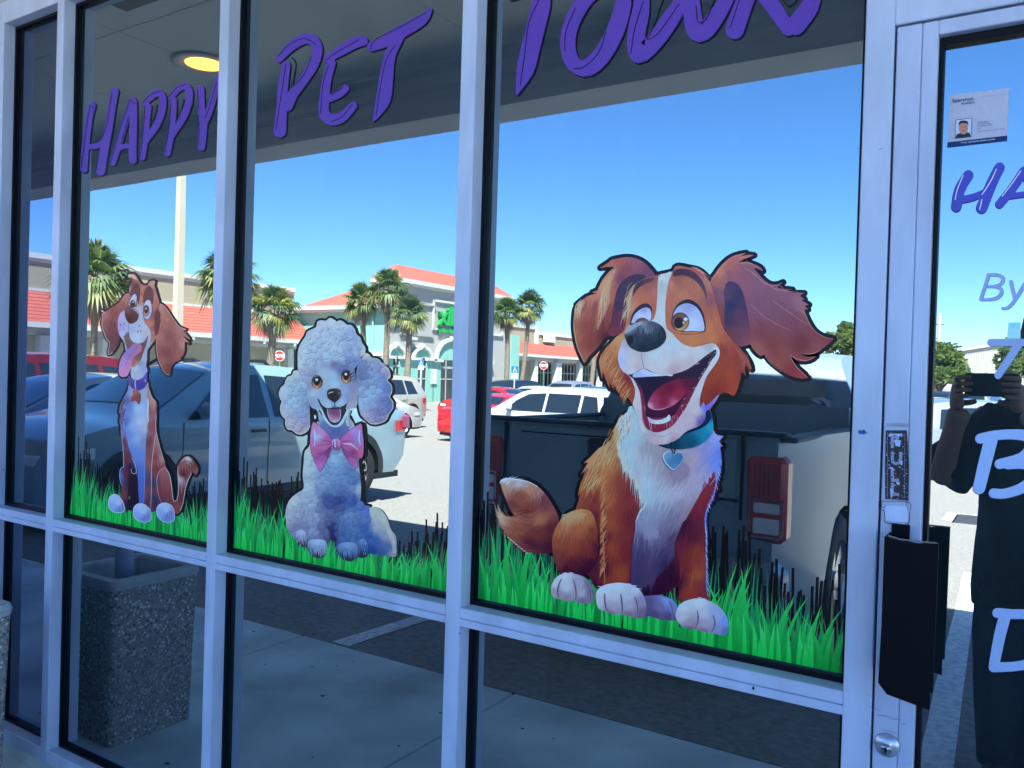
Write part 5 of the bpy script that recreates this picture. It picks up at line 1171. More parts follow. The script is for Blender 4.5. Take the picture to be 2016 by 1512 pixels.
for i in range(210):     # flaked ink
    x, y = rr.uniform(394, 556), rr.uniform(185, 692); r = rr.uniform(1.5, 8); n_ = 6; dk = rr.random() < .55
    p.fill(L5, [(x+r*rr.uniform(.4, 1.4)*math.cos(a), y+r*.7*rr.uniform(.4, 1.5)*math.sin(a)) for a in np.linspace(0, 6.28, n_, endpoint=False)], (22, 22, 34) if dk else (120, 136, 186), 2, 1)
for (a, c, e, f) in ((460, 245, 505, 300), (420, 448, 450, 470), (470, 560, 500, 585), (425, 610, 445, 680), (500, 400, 520, 440)): p.fill(L5, [(a, c), (e, c+8), (e-6, f), (a+5, f-6)], WHI, 3, 1)
p.build('ink', st)
p = Stile(y0=DY-.0004, step=.00015)
p.fill(L5, [(398, 738), (545, 742), (560, 800), (556, 862), (470, 858), (396, 845), (388, 790)], (160, 182, 238), 0, 1)
for ln in ([(342, 706), (560, 712), (572, 790), (556, 882), (480, 872), (384, 858), (380, 780), (345, 762), (342, 706)], [(360, 718), (362, 752), (392, 742)]):
    for k in range(2): p.stroke(L5, [(x+rr.uniform(-4, 4), y+rr.uniform(-4, 4), rr.uniform(2, 6)) for x, y in ln], 0, (60, 50, 78), 1+k, 3)
tag(p.build('sticker_residue'), 'square white remnant of a torn sticker with dirty edges below the PULL sticker', 'sticker')
p = Stile(y0=DY-.0004, step=.00015)
for k in range(5): p.stroke(L5, [(395, 128+k*6, 2), (480, 126+k*6+rr.uniform(-2, 2), 3), (575, 130+k*6, 2)], 0, (104, 108, 140), 0, 3)
tag(p.build('glue_marks'), 'faint dirty glue lines above the PULL sticker', 'glue marks')
# ------------------------------------------------------------------ grass strips
def grass(name, x0, x1, hfun, seed, label):
    """printed grass: black back blades, then dark, mid and bright blades, in metres on the glass"""
    rr = random.Random(seed); t = thing(name, (0, 0, 0), 0, label, 'window graphic', 'printed grass strips')
    zb = .944
    class G(Print):
        def blade(s, x, h, wd, lean, c0, c1, layer, blunt=False):
            k = len(s.v); y = s._y(layer); n = 5
            for i in range(n):
                u = i/(n-1); xx = x+lean*u*u; w_ = wd/2*(1-u**1.6 if not blunt else 1-.35*u); zz = zb+h*u
                for sg in (-1, 1):
                    s.v.append((min(max(xx+sg*w_, x0), x1), y, zz)); s.c.append(tuple(lin(np.array(c0)*(1-u)+np.array(c1)*u)*INK))
            s.f += [(k+2*i, k+2*i+1, k+2*i+3, k+2*i+2) for i in range(n-1)]
    W = x1-x0
    p = G(y0=-.0005, step=.0001)
    nb = int(W/.0062)
    for i in range(nb):
        x = x0+.004+(W-.008)*(i+rr.uniform(-.4, .4))/nb; h = hfun((x-x0)/W)*rr.uniform(.7, 1.2)
        p.blade(x, h, .0075, rr.uniform(-.006, .006), (4, 16, 16), (14, 14, 22), 0, True)
    p.build('black_blades', t)
    p = G(y0=-.0007, step=.0001)
    for i in range(int(W/.0030)):
        x = rr.uniform(x0+.004, x1-.004); h = hfun((x-x0)/W)*rr.uniform(.45, .95)
        c = rr.choice(((20, 112, 72), (24, 132, 70), (34, 140, 94), (18, 92, 62))); p.blade(x, h, rr.uniform(.004, .009), rr.uniform(-.012, .012), c, (40, 140, 100) if rr.random() < .8 else (120, 110, 90), 0)
    for i in range(int(W/.0068)):
        x = rr.uniform(x0+.004, x1-.004); h = hfun((x-x0)/W)*rr.uniform(.3, .66); p.blade(x, h, rr.uniform(.009, .018), rr.uniform(-.02, .02), (8, 122, 54), (34, 168, 84), 1)
    p.build('dark_green_blades', t)
    p = G(y0=-.0010, step=.00008)
    for i in range(int(W/.011)):
        x = rr.uniform(x0+.004, x1-.004); h = hfun((x-x0)/W)*rr.uniform(.42, .85); ln = rr.choice((-1, 1))*rr.uniform(.01, .045)
        p.blade(x, h, rr.uniform(.010, .017), ln, (12, 150, 58), (52, 196, 104), 0)
    for i in range(int(W/.010)):
        x = rr.uniform(x0+.004, x1-.004); h = rr.uniform(.035, .085); p.blade(x, h, rr.uniform(.006, .011), rr.uniform(-.008, .008), (18, 190, 74), (72, 208, 120), 1)
    p.build('bright_green_blades', t)
    # frosted foot of the strip
    p = Print(y0=-.0004, step=.0001); k = 0
    p.v = [(x0, -.00045, zb), (x1, -.00045, zb), (x1, -.00045, zb+.035), (x0, -.00045, zb+.035)]; p.f = [(0, 1, 2, 3)]; p.c = [tuple(lin((20, 130, 70)))]*4
    p.build('green_ground', t)
    return t
grass('grass_decal', -2.977, -2.141, lambda u: .165+.05*math.sin(u*9+.6)*(u < .5)+.035*math.sin(u*23)-.03*(u > .8), 1, 'printed green grass strip along the bottom of the pane with the small brown dog')
grass('grass_decal', -2.074, -1.229, lambda u: .17+.045*math.sin(u*5+.9)+.03*math.sin(u*21+1), 2, 'printed green grass strip along the bottom of the poodle pane')
grass('grass_decal', -1.160, -.306, lambda u: .21-.05*abs(u-.45)+.03*math.sin(u*19)+(.02 if u < .2 else 0), 3, 'printed green grass strip along the bottom of the big dog pane')

K0 = (12, 13, 24)
cA = (1110, 480, 5.04); cB = (1380, 480, 5.04); cC = (1150, 680, 5.04); cD = (960, 900, 5.04); cE = (1160, 880, 5.04); cF = (1060, 1060, 5.04)
def cv(T, pts, U):
    """points of one enlargement expressed in another"""
    return [((x/T[2]+T[0]-U[0])*U[2], (y/T[2]+T[1]-U[1])*U[2]) for x, y in pts]
def PX(T, pts): return [(x/T[2]+T[0], y/T[2]+T[1]) for x, y in pts]
ONE = (0, 0, 1.0)
# ================================================================== BIG DOG
bd = thing('dog_decal', (0, 0, 0), 0, 'large cartoon sticker of a laughing orange and white dog with flying ears and teal collar', 'window graphic')
LE = [(905, 320), (870, 255), (800, 185), (720, 145), (640, 132), (560, 140), (480, 158), (450, 182), (405, 212), (365, 240), (430, 230), (500, 232), (445, 285), (392, 350), (350, 430), (335, 462), (285, 482), (330, 492), (280, 505), (220, 530), (165, 575), (128, 606), (150, 612), (118, 645), (106, 720), (102, 810), (110, 900), (136, 1020), (168, 1100), (208, 1182), (250, 1120), (330, 1040), (420, 930), (520, 908), (570, 900), (610, 840), (628, 740), (640, 640), (642, 560), (690, 430), (790, 355)]
RE = [(92, 382), (140, 300), (190, 230), (260, 160), (330, 120), (448, 90), (398, 122), (455, 112), (527, 114), (430, 152), (360, 198), (440, 180), (530, 205), (588, 232), (616, 270), (575, 250), (530, 244), (575, 300), (640, 370), (710, 405), (780, 398), (815, 382), (760, 432), (840, 450), (908, 455), (850, 468), (940, 490), (1025, 490), (985, 515), (1028, 550), (1000, 558), (1072, 606), (1030, 612), (1062, 652), (1030, 652), (1050, 720), (1090, 800), (1140, 868), (1200, 910), (1260, 932), (1318, 940), (1270, 992), (1200, 1046), (1150, 1082), (1080, 1100), (992, 1092), (1050, 1122), (1145, 1116), (1080, 1158), (1000, 1166), (940, 1150), (888, 1108), (925, 1185), (985, 1255), (1067, 1331), (960, 1332), (850, 1292), (750, 1220), (680, 1160), (632, 1098), (598, 1115), (550, 1080), (510, 1030), (490, 998), (400, 1020), (300, 960), (200, 760), (110, 560)]
HD = PX(cA, [(900, 318), (1000, 295), (1085, 272), (1105, 235), (1145, 218), (1240, 236), (1330, 255), (1385, 292), (1430, 340), (1458, 386)])+PX(cB, [(105, 400), (150, 560), (190, 720), (240, 860), (320, 965), (390, 1030), (440, 1100), (488, 1180), (508, 1248), (470, 1205), (452, 1160), (440, 1235), (448, 1308), (408, 1272), (398, 1330), (375, 1420), (335, 1508)])+PX(cC, [(1440, 478), (1400, 470), (1350, 490), (1310, 560), (1250, 650), (1205, 760), (1150, 800), (1030, 850), (950, 920), (830, 975), (740, 985), (650, 950), (580, 860), (530, 700), (485, 590), (440, 515), (395, 480), (372, 440), (384, 495), (345, 462), (300, 395), (298, 440), (255, 360), (262, 428), (225, 350), (190, 260), (185, 330), (160, 215), (155, 150), (175, 95), (212, 38)])+PX(cA, [(452, 1008), (530, 920), (592, 878), (622, 800), (636, 640), (628, 560), (650, 500), (692, 428), (760, 368)])
BDY = PX(cC, [(420, 680), (345, 735), (318, 800), (290, 850), (292, 900), (212, 985), (150, 1020), (62, 1110), (0, 1168)])+PX(cD, [(1000, 52), (928, 172), (1000, 112), (928, 252), (898, 384), (918, 362), (878, 520), (800, 560), (760, 700), (800, 1000), (1010, 1180), (1070, 1300), (1180, 1300)])+PX(cF, [(1000, 560), (1050, 575), (1180, 562), (1290, 540), (1385, 468), (1396, 560), (1400, 620), (1690, 606)])+PX(cE, [(1190, 1490), (1172, 1350), (1176, 1200), (1180, 1120), (1162, 1050), (1182, 960), (1165, 880), (1152, 800), (1150, 700), (1190, 590), (1246, 515), (1250, 430), (1290, 430), (1268, 350), (1300, 320), (1282, 265), (1310, 250)])+PX(cC, [(1355, 1070), (1362, 1000), (1380, 1000), (1340, 950), (1386, 900), (1328, 890), (1290, 840), (1282, 740), (1262, 660), (1230, 640), (1100, 700), (800, 800), (560, 760)])
TL = [(128, 240), (170, 212), (260, 214), (400, 240), (500, 290), (580, 370), (640, 460), (690, 550), (710, 620), (700, 700), (655, 800), (645, 900), (642, 945), (560, 955), (450, 948), (340, 920), (260, 860), (200, 780), (150, 700), (112, 620), (100, 545), (160, 580), (280, 590), (240, 540), (190, 430), (150, 330)]
p = Print()
for T, P_ in ((cA, LE), (cB, RE), (ONE, HD), (ONE, BDY[:20]), (ONE, BDY[32:]), (cD, TL[:13]+[(720, 640)]), (cD, TL[19:]+TL[:1])):
    closed = P_ in (LE, RE, HD)
    p.stroke(T, P_, 13.4*T[2], K0, 0, 2, closed=closed)
p.build('black_outline', bd)
# tail
p = Print(); TC = [(180, 225, (205, 212, 225)), (300, 240, (190, 185, 195)), (150, 290, (190, 130, 105)), (330, 400, (150, 78, 60)), (420, 300, (196, 130, 100)), (560, 420, (120, 52, 62)), (540, 600, (178, 105, 78)), (420, 520, (130, 52, 50)), (250, 500, (125, 52, 55)), (160, 600, (205, 170, 150)), (250, 610, (178, 112, 88)), (300, 720, (160, 82, 62)), (500, 760, (122, 50, 48)), (450, 860, (84, 26, 48)), (400, 930, (130, 60, 60)), (650, 700, (96, 34, 46)), (640, 900, (70, 20, 44)), (520, 330, (175, 120, 120))]
p.fill(cD, TL, TC, 1, 3)
def swirl(x, y):
    dx, dy = x-350, y-400
    if y < 540 and x < 560: return (-dy*1.0-dx*.15, dx-dy*.15)
    dx, dy = x-420, y-420; return (-dy, dx*.9)
p.hairs(cD, TL, 520, swirl, 110, 6.5, TC, 2, .2, 21, False)
for s_ in ([(280, 590), (340, 560), (420, 535)], [(420, 535), (380, 520), (300, 540)]): p.stroke(cD, s_, 7, (96, 36, 42), 3, 3)
p.stroke(cD, [(128, 250, 10), (170, 214, 14), (260, 216, 14), (400, 242, 10), (500, 292, 6)], 0, (222, 226, 236), 3, 3)
for i in range(8): x = 205+i*26; p.stroke(cD, [(x, 795+i*22, 8), (x+22, 812+i*20, 3)], 0, (212, 216, 228), 3, 2)
p.build('tail', bd)
# ears
EC = [(560, 160, (165, 88, 82)), (430, 215, (172, 98, 88)), (700, 180, (150, 84, 104)), (860, 280, (112, 66, 96)), (640, 240, (140, 70, 85)), (480, 300, (205, 140, 118)), (400, 420, (206, 142, 118)), (440, 560, (180, 105, 88)), (330, 600, (150, 72, 66)), (200, 620, (164, 82, 70)), (130, 660, (196, 130, 112)), (110, 900, (176, 100, 84)), (250, 800, (150, 66, 58)), (300, 950, (142, 58, 54)), (208, 1150, (168, 90, 76)), (400, 850, (118, 42, 48)), (460, 650, (150, 66, 68)), (420, 920, (74, 24, 44)), (300, 540, (192, 122, 102)), (560, 330, (120, 62, 84)), (500, 480, (176, 92, 84))]
p = Print(); p.fill(cA, LE, EC, 1, 3)
p.hairs(cA, LE, 620, lambda x, y: ((-.55, .83) if x > 330 and y < 500 else ((-.25, .97) if y < 760 else (-.05, 1)) if x > 230 else (-.45, .9)), 120, 6, EC, 2, .17, 31, True, .05)
for i in range(34):      # pale sweeping locks
    x = 520-i*3.2; p.stroke(cA, [(x+rr.uniform(-8, 8), 250+i*3, 2), (x-60+rr.uniform(-8, 8), 400+i*5, 5), (x-72+rr.uniform(-30, 18), 560+i*7, 3), (x-92+rr.uniform(-50, 12), 660+i*7, 1)], 0, (222, 168, 140) if i % 3 else (202, 128, 102), 3, 3)
for i in range(26): x = 116+rr.uniform(0, 60); y = 590+rr.uniform(0, 60); p.stroke(cA, [(x+40, y-40, 3), (x, y+20, 4), (x-10, y+120, 1)], 0, (226, 172, 146), 3, 3)
p.stroke(cA, [(106, 720, 5), (103, 810, 7), (112, 900, 8), (138, 1020, 8), (170, 1100, 7), (206, 1172, 5)], 0, (214, 158, 130), 3, 3)
IE = [(822, 325), (720, 302), (640, 330), (572, 388), (530, 460), (508, 560), (482, 700), (468, 800), (440, 878), (480, 918), (545, 898), (602, 840), (625, 720), (642, 560), (700, 415)]
p.fill(cA, IE, [(720, 320, (60, 44, 78)), (560, 480, (48, 44, 78)), (560, 620, (58, 42, 74)), (520, 760, (92, 38, 66)), (500, 880, (120, 44, 60)), (600, 700, (120, 48, 66)), (620, 540, (74, 48, 72)), (580, 850, (128, 46, 60))], 4, 3)
p.hairs(cA, IE, 90, lambda x, y: (-.25, 1), 90, 5, [(560, 600, (90, 48, 78))], 5, .2, 33, True)
p.build('ear', bd)
ERC = [(300, 180, (176, 98, 92)), (450, 110, (186, 112, 108)), (180, 270, (190, 120, 100)), (120, 370, (170, 98, 84)), (450, 260, (140, 84, 108)), (600, 380, (136, 84, 112)), (300, 320, (150, 86, 108)), (120, 480, (128, 78, 104)), (800, 460, (140, 84, 108)), (560, 600, (132, 80, 110)), (760, 640, (128, 76, 102)), (1000, 560, (150, 96, 118)), (1060, 610, (160, 100, 116)), (900, 760, (128, 66, 86)), (600, 860, (128, 62, 78)), (1100, 860, (138, 66, 76)), (1280, 940, (140, 60, 66)), (1000, 980, (120, 46, 56)), (700, 980, (136, 62, 62)), (1150, 1060, (150, 76, 76)), (560, 1050, (160, 86, 82)), (800, 1120, (150, 72, 70)), (760, 1200, (160, 76, 72)), (1040, 1320, (164, 60, 62)), (900, 1260, (142, 50, 56)), (200, 700, (140, 66, 74)), (400, 1000, (150, 76, 84))]
p = Print(); p.fill(cB, RE, ERC, 1, 2)
p.hairs(cB, RE, 620, lambda x, y: ((.75, .66) if y < 500 else (.55, .8) if x < 800 else (.8, .5)) if y < 900 else ((.5, .86) if x < 900 else (.95, .15)), 120, 5.5, ERC, 2, .12, 35, True, .03)
for ln in ([(360, 198, 3), (440, 182, 6), (530, 208, 6), (612, 268, 2)], [(430, 240, 2), (520, 290, 5), (620, 380, 5), (720, 420, 4), (810, 385, 2)], [(640, 380, 2), (740, 450, 5), (860, 470, 4), (1020, 492, 2)], [(940, 640, 2), (1030, 690, 5), (1080, 800, 6), (1150, 880, 5), (1250, 932, 3), (1314, 941, 2)], [(888, 1108, 3), (925, 1185, 5), (985, 1255, 5), (1064, 1329, 2)], [(640, 1110, 3), (700, 1190, 3), (800, 1270, 2)], [(1000, 1085, 2), (1100, 1092, 5), (1196, 1052, 3)], [(890, 1108, 3), (980, 1150, 5), (1060, 1156, 5), (1140, 1120, 2)], [(500, 600, 2), (600, 700, 3), (760, 800, 3), (900, 860, 1)], [(480, 130, 3), (400, 150, 5), (330, 200, 2)], [(700, 560, 2), (820, 640, 3), (960, 740, 3), (1060, 800, 2)], [(96, 380, 3), (150, 300, 6), (220, 216, 6), (320, 128, 5), (440, 94, 2)]): p.stroke(cB, ln, 0, (206, 138, 142), 3, 3)
IR = [(262, 385), (330, 378), (390, 428), (428, 520), (452, 620), (472, 740), (492, 860), (480, 965), (430, 1005), (360, 1000), (290, 930), (245, 860), (232, 740), (238, 600), (228, 480)]
p.fill(cB, IR, [(300, 420, (72, 52, 92)), (380, 500, (56, 44, 88)), (300, 620, (44, 42, 86)), (420, 620, (70, 46, 82)), (380, 700, (96, 50, 86)), (270, 760, (66, 44, 80)), (380, 900, (112, 56, 80)), (300, 900, (120, 54, 68)), (450, 960, (132, 66, 84)), (240, 500, (90, 56, 90))], 4, 3)
p.build('ear', bd)
# body
BC = PX_ = None
def mixc(*grp):
    """colour points from several enlargements as absolute pixels"""
    o = []
    for T, L_ in grp: o += [((x/T[2]+T[0]), (y/T[2]+T[1]), c) for x, y, c in L_]
    return o
BC = mixc((cC, [(380, 760, (205, 200, 205)), (300, 880, (205, 160, 115)), (200, 1020, (205, 160, 120)), (60, 1160, (196, 140, 98)), (120, 1300, (170, 84, 50)), (250, 1200, (192, 120, 80)), (380, 1250, (160, 74, 50)), (450, 1400, (130, 44, 48)), (20, 1420, (150, 60, 50))]),
 (cE, [(200, 200, (196, 120, 76)), (100, 300, (186, 108, 66)), (330, 300, (150, 62, 52)), (180, 500, (186, 100, 62)), (380, 500, (138, 50, 52)), (60, 520, (132, 46, 48)), (40, 700, (110, 34, 46)), (200, 760, (166, 76, 50)), (420, 700, (120, 36, 48)), (110, 900, (86, 22, 46)), (130, 1200, (70, 16, 46)), (230, 1000, (160, 66, 46)), (380, 1000, (126, 36, 46)), (300, 1250, (166, 68, 44)), (200, 1330, (150, 56, 46)), (1200, 330, (140, 44, 56)), (1080, 560, (132, 38, 52)), (950, 780, (70, 20, 50)), (1100, 700, (110, 32, 54)), (880, 960, (112, 34, 54)), (1000, 880, (92, 26, 52)), (1040, 1020, (150, 58, 44)), (960, 1200, (130, 42, 48)), (1060, 1250, (172, 80, 52)), (1130, 1100, (150, 60, 56)), (1000, 1450, (152, 54, 46)), (1160, 1400, (132, 40, 56)), (640, 1420, (52, 10, 44)), (850, 1300, (46, 8, 44)), (560, 1440, (40, 8, 40))]),
 (cF, [(560, 500, (60, 14, 46)), (620, 300, (100, 30, 46)), (1300, 300, (50, 10, 46)), (1200, 540, (46, 8, 42))]), (cD, [(1000, 450, (150, 62, 48)), (950, 300, (186, 110, 68)), (1080, 800, (96, 28, 48))]))
p = Print(); bp = p.fill(ONE, BDY, BC, 1, 2)
def bflow(x, y): return (-.35, .94) if y < 1000 and x < 1300 else ((-.08, 1) if x < 1300 else (-.12, 1))
p.hairs(ONE, BDY, 1500, bflow, 34, 1.5, BC, 2, .2, 41, True, .02)
for i in range(150):   # flicks along the neck and shoulder
    u = rr.random(); a = np.array([1216, 826.])*(1-u)+np.array([1140, 960.])*u; q_ = a+(rr.uniform(-2, 30), rr.uniform(-4, 14)); L_ = rr.uniform(12, 34)
    p.stroke(ONE, [(q_[0]+L_*.45, q_[1]-L_*.6, .4), (q_[0]+L_*.15, q_[1]-L_*.15, 1.5), (q_[0]-2, q_[1]+L_*.45, .2)], 0, rr.choice(((214, 172, 124), (206, 150, 100), (184, 112, 70))), 3, 2)
for i in range(70):
    u = rr.random(); a = np.array([1186, 930.])*(1-u)+np.array([1184, 1140.])*u; L_ = rr.uniform(10, 26)
    p.stroke(ONE, [(a[0]+6+rr.uniform(0, 8), a[1]-L_, .3), (a[0]+2, a[1]-L_*.3, 1.3), (a[0]-3, a[1]+4, .2)], 0, (198, 130, 88), 3, 2)
p.build('body', bd)
# chest
CH = PX(cC, [(480, 600), (430, 660), (345, 735), (330, 800), (362, 900), (330, 960), (345, 1000), (340, 1060), (375, 1100), (380, 1150), (405, 1180), (400, 1232), (450, 1220), (462, 1290), (500, 1320), (520, 1400), (548, 1400), (560, 1478)])+PX(cE, [(508, 472), (528, 545), (552, 500), (556, 590), (500, 640), (462, 740), (452, 850), (430, 950), (415, 1200), (408, 1345), (440, 1370), (510, 1406), (640, 1330), (760, 1190), (850, 1090), (862, 950), (915, 785), (930, 740), (960, 720), (1050, 560), (1120, 430), (1142, 300), (1160, 345), (1182, 370), (1192, 300), (1212, 310), (1236, 240), (1258, 300), (1262, 400), (1275, 260), (1304, 265), (1312, 150), (1300, 20)])+PX(cC, [(1362, 1000), (1380, 1000), (1340, 950), (1386, 900), (1328, 890), (1286, 840), (1270, 700), (1240, 640), (1160, 640), (900, 880), (640, 900)])
CC = mixc((cC, [(400, 760, (188, 204, 218)), (480, 900, (176, 194, 210)), (450, 1080, (180, 196, 210)), (620, 1150, (184, 190, 205)), (760, 1080, (168, 148, 166)), (640, 1020, (166, 150, 165)), (880, 1130, (172, 152, 170)), (950, 1260, (148, 128, 152)), (860, 1260, (160, 138, 158)), (1100, 1100, (186, 160, 182)), (1250, 1050, (150, 140, 200)), (1330, 1050, (110, 136, 226)), (1320, 940, (150, 160, 226)), (1200, 1250, (178, 160, 190)), (640, 1350, (188, 198, 214)), (800, 1400, (190, 186, 202))]),
 (cE, [(620, 480, (176, 190, 210)), (760, 460, (182, 182, 202)), (900, 440, (190, 176, 200)), (1060, 330, (184, 162, 190)), (1280, 180, (120, 140, 226)), (700, 640, (152, 150, 178)), (560, 720, (150, 146, 176)), (640, 840, (140, 130, 164)), (820, 700, (136, 118, 148)), (960, 600, (158, 132, 152)), (700, 900, (112, 96, 132)), (560, 950, (88, 72, 112)), (840, 900, (90, 66, 104)), (500, 1100, (72, 56, 98)), (700, 1080, (78, 60, 100)), (460, 1280, (70, 54, 98)), (600, 1280, (76, 58, 96)), (760, 1120, (54, 40, 86))]))
p = Print(); p.fill(ONE, CH, CC, 3, 2)
def cflow(x, y): return ((1225+ (x-1300)*.3)-x)*.004+(.10 if x < 1290 else -.18), 1
p.hairs(ONE, CH, 1200, cflow, 34, 1.35, CC, 4, .09, 43, False, .03)
# white strands breaking over the orange
for i in range(95):
    u = i/95; seg = np.array(CH[4:24]); k = min(int(u*19), 18); a = seg[k]*(1-(u*19-k))+seg[k+1]*(u*19-k) if k < 19 else seg[-1]; L_ = rr.uniform(7, 17)
    p.stroke(ONE, [(a[0]+5, a[1]-L_*.6, .6), (a[0]+1, a[1], 2.0), (a[0]-1.5, a[1]+L_*.6, .2)], 0, rr.choice(((196, 205, 214), (212, 190, 168), (182, 196, 210))), 5, 2)
for i in range(16):
    x = 545+i*9; p.stroke(cE, [(x, 760+rr.uniform(-30, 30), 8), (x+8, 850+rr.uniform(-20, 30), 12), (x+14+rr.uniform(-10, 10), 930+rr.uniform(-20, 130) if 3 < i < 9 else 920, 2)], 0, (146, 138, 168), 5, 3)
# cool rim light down the right edge
p.stroke(cE, [(1300, 30, 16), (1308, 140, 22), (1292, 250, 18), (1270, 340, 12), (1240, 470, 14), (1196, 570, 16), (1160, 680, 16), (1160, 800, 14), (1172, 900, 10), (1164, 1050, 8), (1172, 1200, 8), (1166, 1350, 8), (1180, 1480, 6)], 0, (112, 132, 222), 6, 3)
for i in range(34):
    u = i/34; y = 120+u*1340; x = float(np.interp(y, [30, 140, 250, 340, 470, 570, 680, 800, 1200, 1480], [1310, 1312, 1298, 1284, 1246, 1204, 1166, 1164, 1174, 1184])); p.stroke(cE, [(x-8, y-30, 5), (x+4, y, 6), (x+14, y+24, 1)], 0, rr.choice(((150, 168, 236), (96, 116, 206), (206, 208, 232))), 7, 2)
p.build('chest', bd)
# hind leg
p = Print(); HL = [(790, 560), (880, 522), (960, 515), (1030, 542), (1070, 620), (1096, 750), (1110, 900), (1092, 1000), (1052, 1080), (1000, 1150), (900, 1180), (740, 1170), (690, 1085), (660, 1000), (646, 900), (646, 800), (680, 700), (730, 620)]
HC = [(900, 540, (206, 140, 92)), (800, 600, (205, 150, 110)), (980, 600, (190, 112, 72)), (720, 680, (186, 108, 74)), (900, 700, (180, 96, 62)), (1060, 740, (140, 60, 48)), (700, 850, (156, 74, 56)), (850, 880, (160, 68, 50)), (1000, 900, (134, 46, 48)), (1090, 900, (86, 26, 46)), (720, 1000, (126, 50, 50)), (860, 1050, (96, 28, 46)), (1020, 1060, (66, 16, 44)), (800, 1140, (70, 18, 46)), (950, 1150, (56, 12, 44))]
p.fill(cD, HL, HC, 4, 3); p.hairs(cD, HL, 420, lambda x, y: ((x-880)*.0016+(-.25 if y < 650 else 0), 1), 90, 6, HC, 5, .15, 45, True, .02)
for i in range(26): x = 740+i*9; p.stroke(cD, [(x+30, 530+abs(i-13)*3, 3), (x+6, 570+rr.uniform(0, 20), 5), (x-14, 650+rr.uniform(-10, 40), 1)], 0, (222, 168, 122), 6, 3)
p.stroke(cD, [(1096, 760, 6), (1112, 900, 10), (1094, 1010, 10), (1050, 1090, 10), (1000, 1150, 6)], 0, (48, 10, 42), 6, 3)
p.build('hind_leg', bd)
p = Print()     # front leg modelling lines
p.stroke(cE, [(460, 740, 6), (452, 850, 10), (430, 960, 10), (416, 1200, 10), (410, 1340, 8)], 0, (96, 24, 48), 6, 3)
p.stroke(cE, [(930, 760, 8), (880, 900, 10), (852, 1000, 8), (880, 1140, 8), (896, 1260, 6), (896, 1400, 5)], 0, (74, 16, 50), 6, 3)
p.stroke(cE, [(130, 700, 6), (140, 900, 12), (150, 1100, 12), (160, 1350, 8)], 0, (190, 110, 74), 6, 3)
p.build('leg_shading', bd)
# paws
PWC = (206, 200, 218)
def paw(name, pts, cols, creases, layer, tone=(96, 78, 108)):
    p = Print(); p.fill(cF, pts, cols, layer, 4, 3.0)
    for c_ in creases:
        p.stroke(cF, [(x, y, 22*math.sin(math.pi*(i+.8)/(len(c_)+.6))) for i, (x, y) in enumerate(c_)], 0, tuple(int(.55*a+.45*b_) for a, b_ in zip(tone, PWC)), layer+1, 3)
        p.stroke(cF, [(x, y, 9*math.sin(math.pi*(i+.8)/(len(c_)+.6))) for i, (x, y) in enumerate(c_)], 0, tone, layer+2, 3)
    p.build(name, bd)
paw('paw', [(1040, 590), (1100, 566), (1190, 562), (1290, 585), (1370, 640), (1388, 720), (1374, 800), (1330, 812), (1220, 804), (1100, 768), (1050, 775)], [(1100, 650, (96, 82, 128)), (1200, 680, (116, 106, 152)), (1280, 620, (130, 146, 214)), (1340, 680, (110, 130, 200)), (1300, 780, (90, 72, 118)), (1150, 750, (88, 70, 112))], [[(1300, 620), (1330, 680), (1335, 800)]], 6)
paw('paw', [(130, 500), (150, 430), (200, 370), (288, 343), (400, 358), (480, 398), (540, 470), (560, 560), (542, 630), (470, 646), (400, 635), (368, 612), (300, 626), (220, 600), (152, 580)], [(260, 380, (205, 205, 218)), (180, 440, (200, 200, 214)), (280, 480, (196, 194, 210)), (160, 540, (170, 150, 168)), (280, 600, (150, 128, 148)), (420, 440, (168, 160, 184)), (430, 540, (176, 168, 190)), (440, 625, (130, 108, 134)), (530, 540, (124, 104, 134)), (500, 440, (128, 112, 146)), (220, 580, (160, 140, 158))], [[(232, 400), (206, 470), (198, 540), (210, 590)], [(352, 405), (372, 470), (380, 550), (374, 610)], [(478, 425), (512, 490), (524, 560), (512, 635)]], 7)
paw('paw', [(578, 600), (584, 525), (640, 470), (720, 445), (820, 437), (920, 455), (1000, 500), (1052, 570), (1074, 650), (1066, 750), (1030, 790), (960, 785), (860, 755), (760, 750), (680, 725), (602, 692)], [(640, 500, (212, 216, 228)), (800, 470, (214, 216, 228)), (760, 560, (200, 194, 212)), (620, 620, (196, 190, 208)), (740, 690, (176, 160, 182)), (720, 735, (130, 108, 134)), (900, 560, (194, 190, 210)), (900, 680, (178, 164, 188)), (900, 755, (134, 110, 136)), (1020, 620, (150, 140, 176)), (1040, 740, (120, 100, 130)), (960, 500, (198, 196, 216))], [[(664, 545), (664, 610), (674, 680), (694, 725)], [(822, 550), (832, 620), (838, 690), (838, 750)], [(960, 580), (984, 640), (990, 710), (982, 782)]], 8)
paw('paw', [(1366, 770), (1380, 700), (1420, 642), (1500, 605), (1600, 592), (1700, 618), (1790, 668), (1860, 750), (1888, 830), (1882, 920), (1850, 956), (1740, 940), (1660, 925), (1570, 902), (1480, 890), (1408, 850)], [(1450, 680, (202, 206, 220)), (1600, 640, (206, 208, 222)), (1440, 780, (194, 188, 206)), (1500, 850, (168, 146, 166)), (1500, 885, (120, 96, 124)), (1650, 740, (196, 190, 210)), (1650, 860, (176, 160, 186)), (1640, 915, (132, 108, 136)), (1760, 720, (160, 168, 216)), (1850, 820, (118, 154, 228)), (1800, 900, (146, 140, 192)), (1780, 790, (168, 166, 208)), (1860, 920, (96, 112, 190))], [[(1582, 715), (1590, 780), (1582, 840), (1560, 892)], [(1738, 762), (1755, 820), (1748, 880), (1715, 932)]], 8)
p = Print()
for i in range(26): a = (1392+i*0)/1; x = 1600-i*2; 
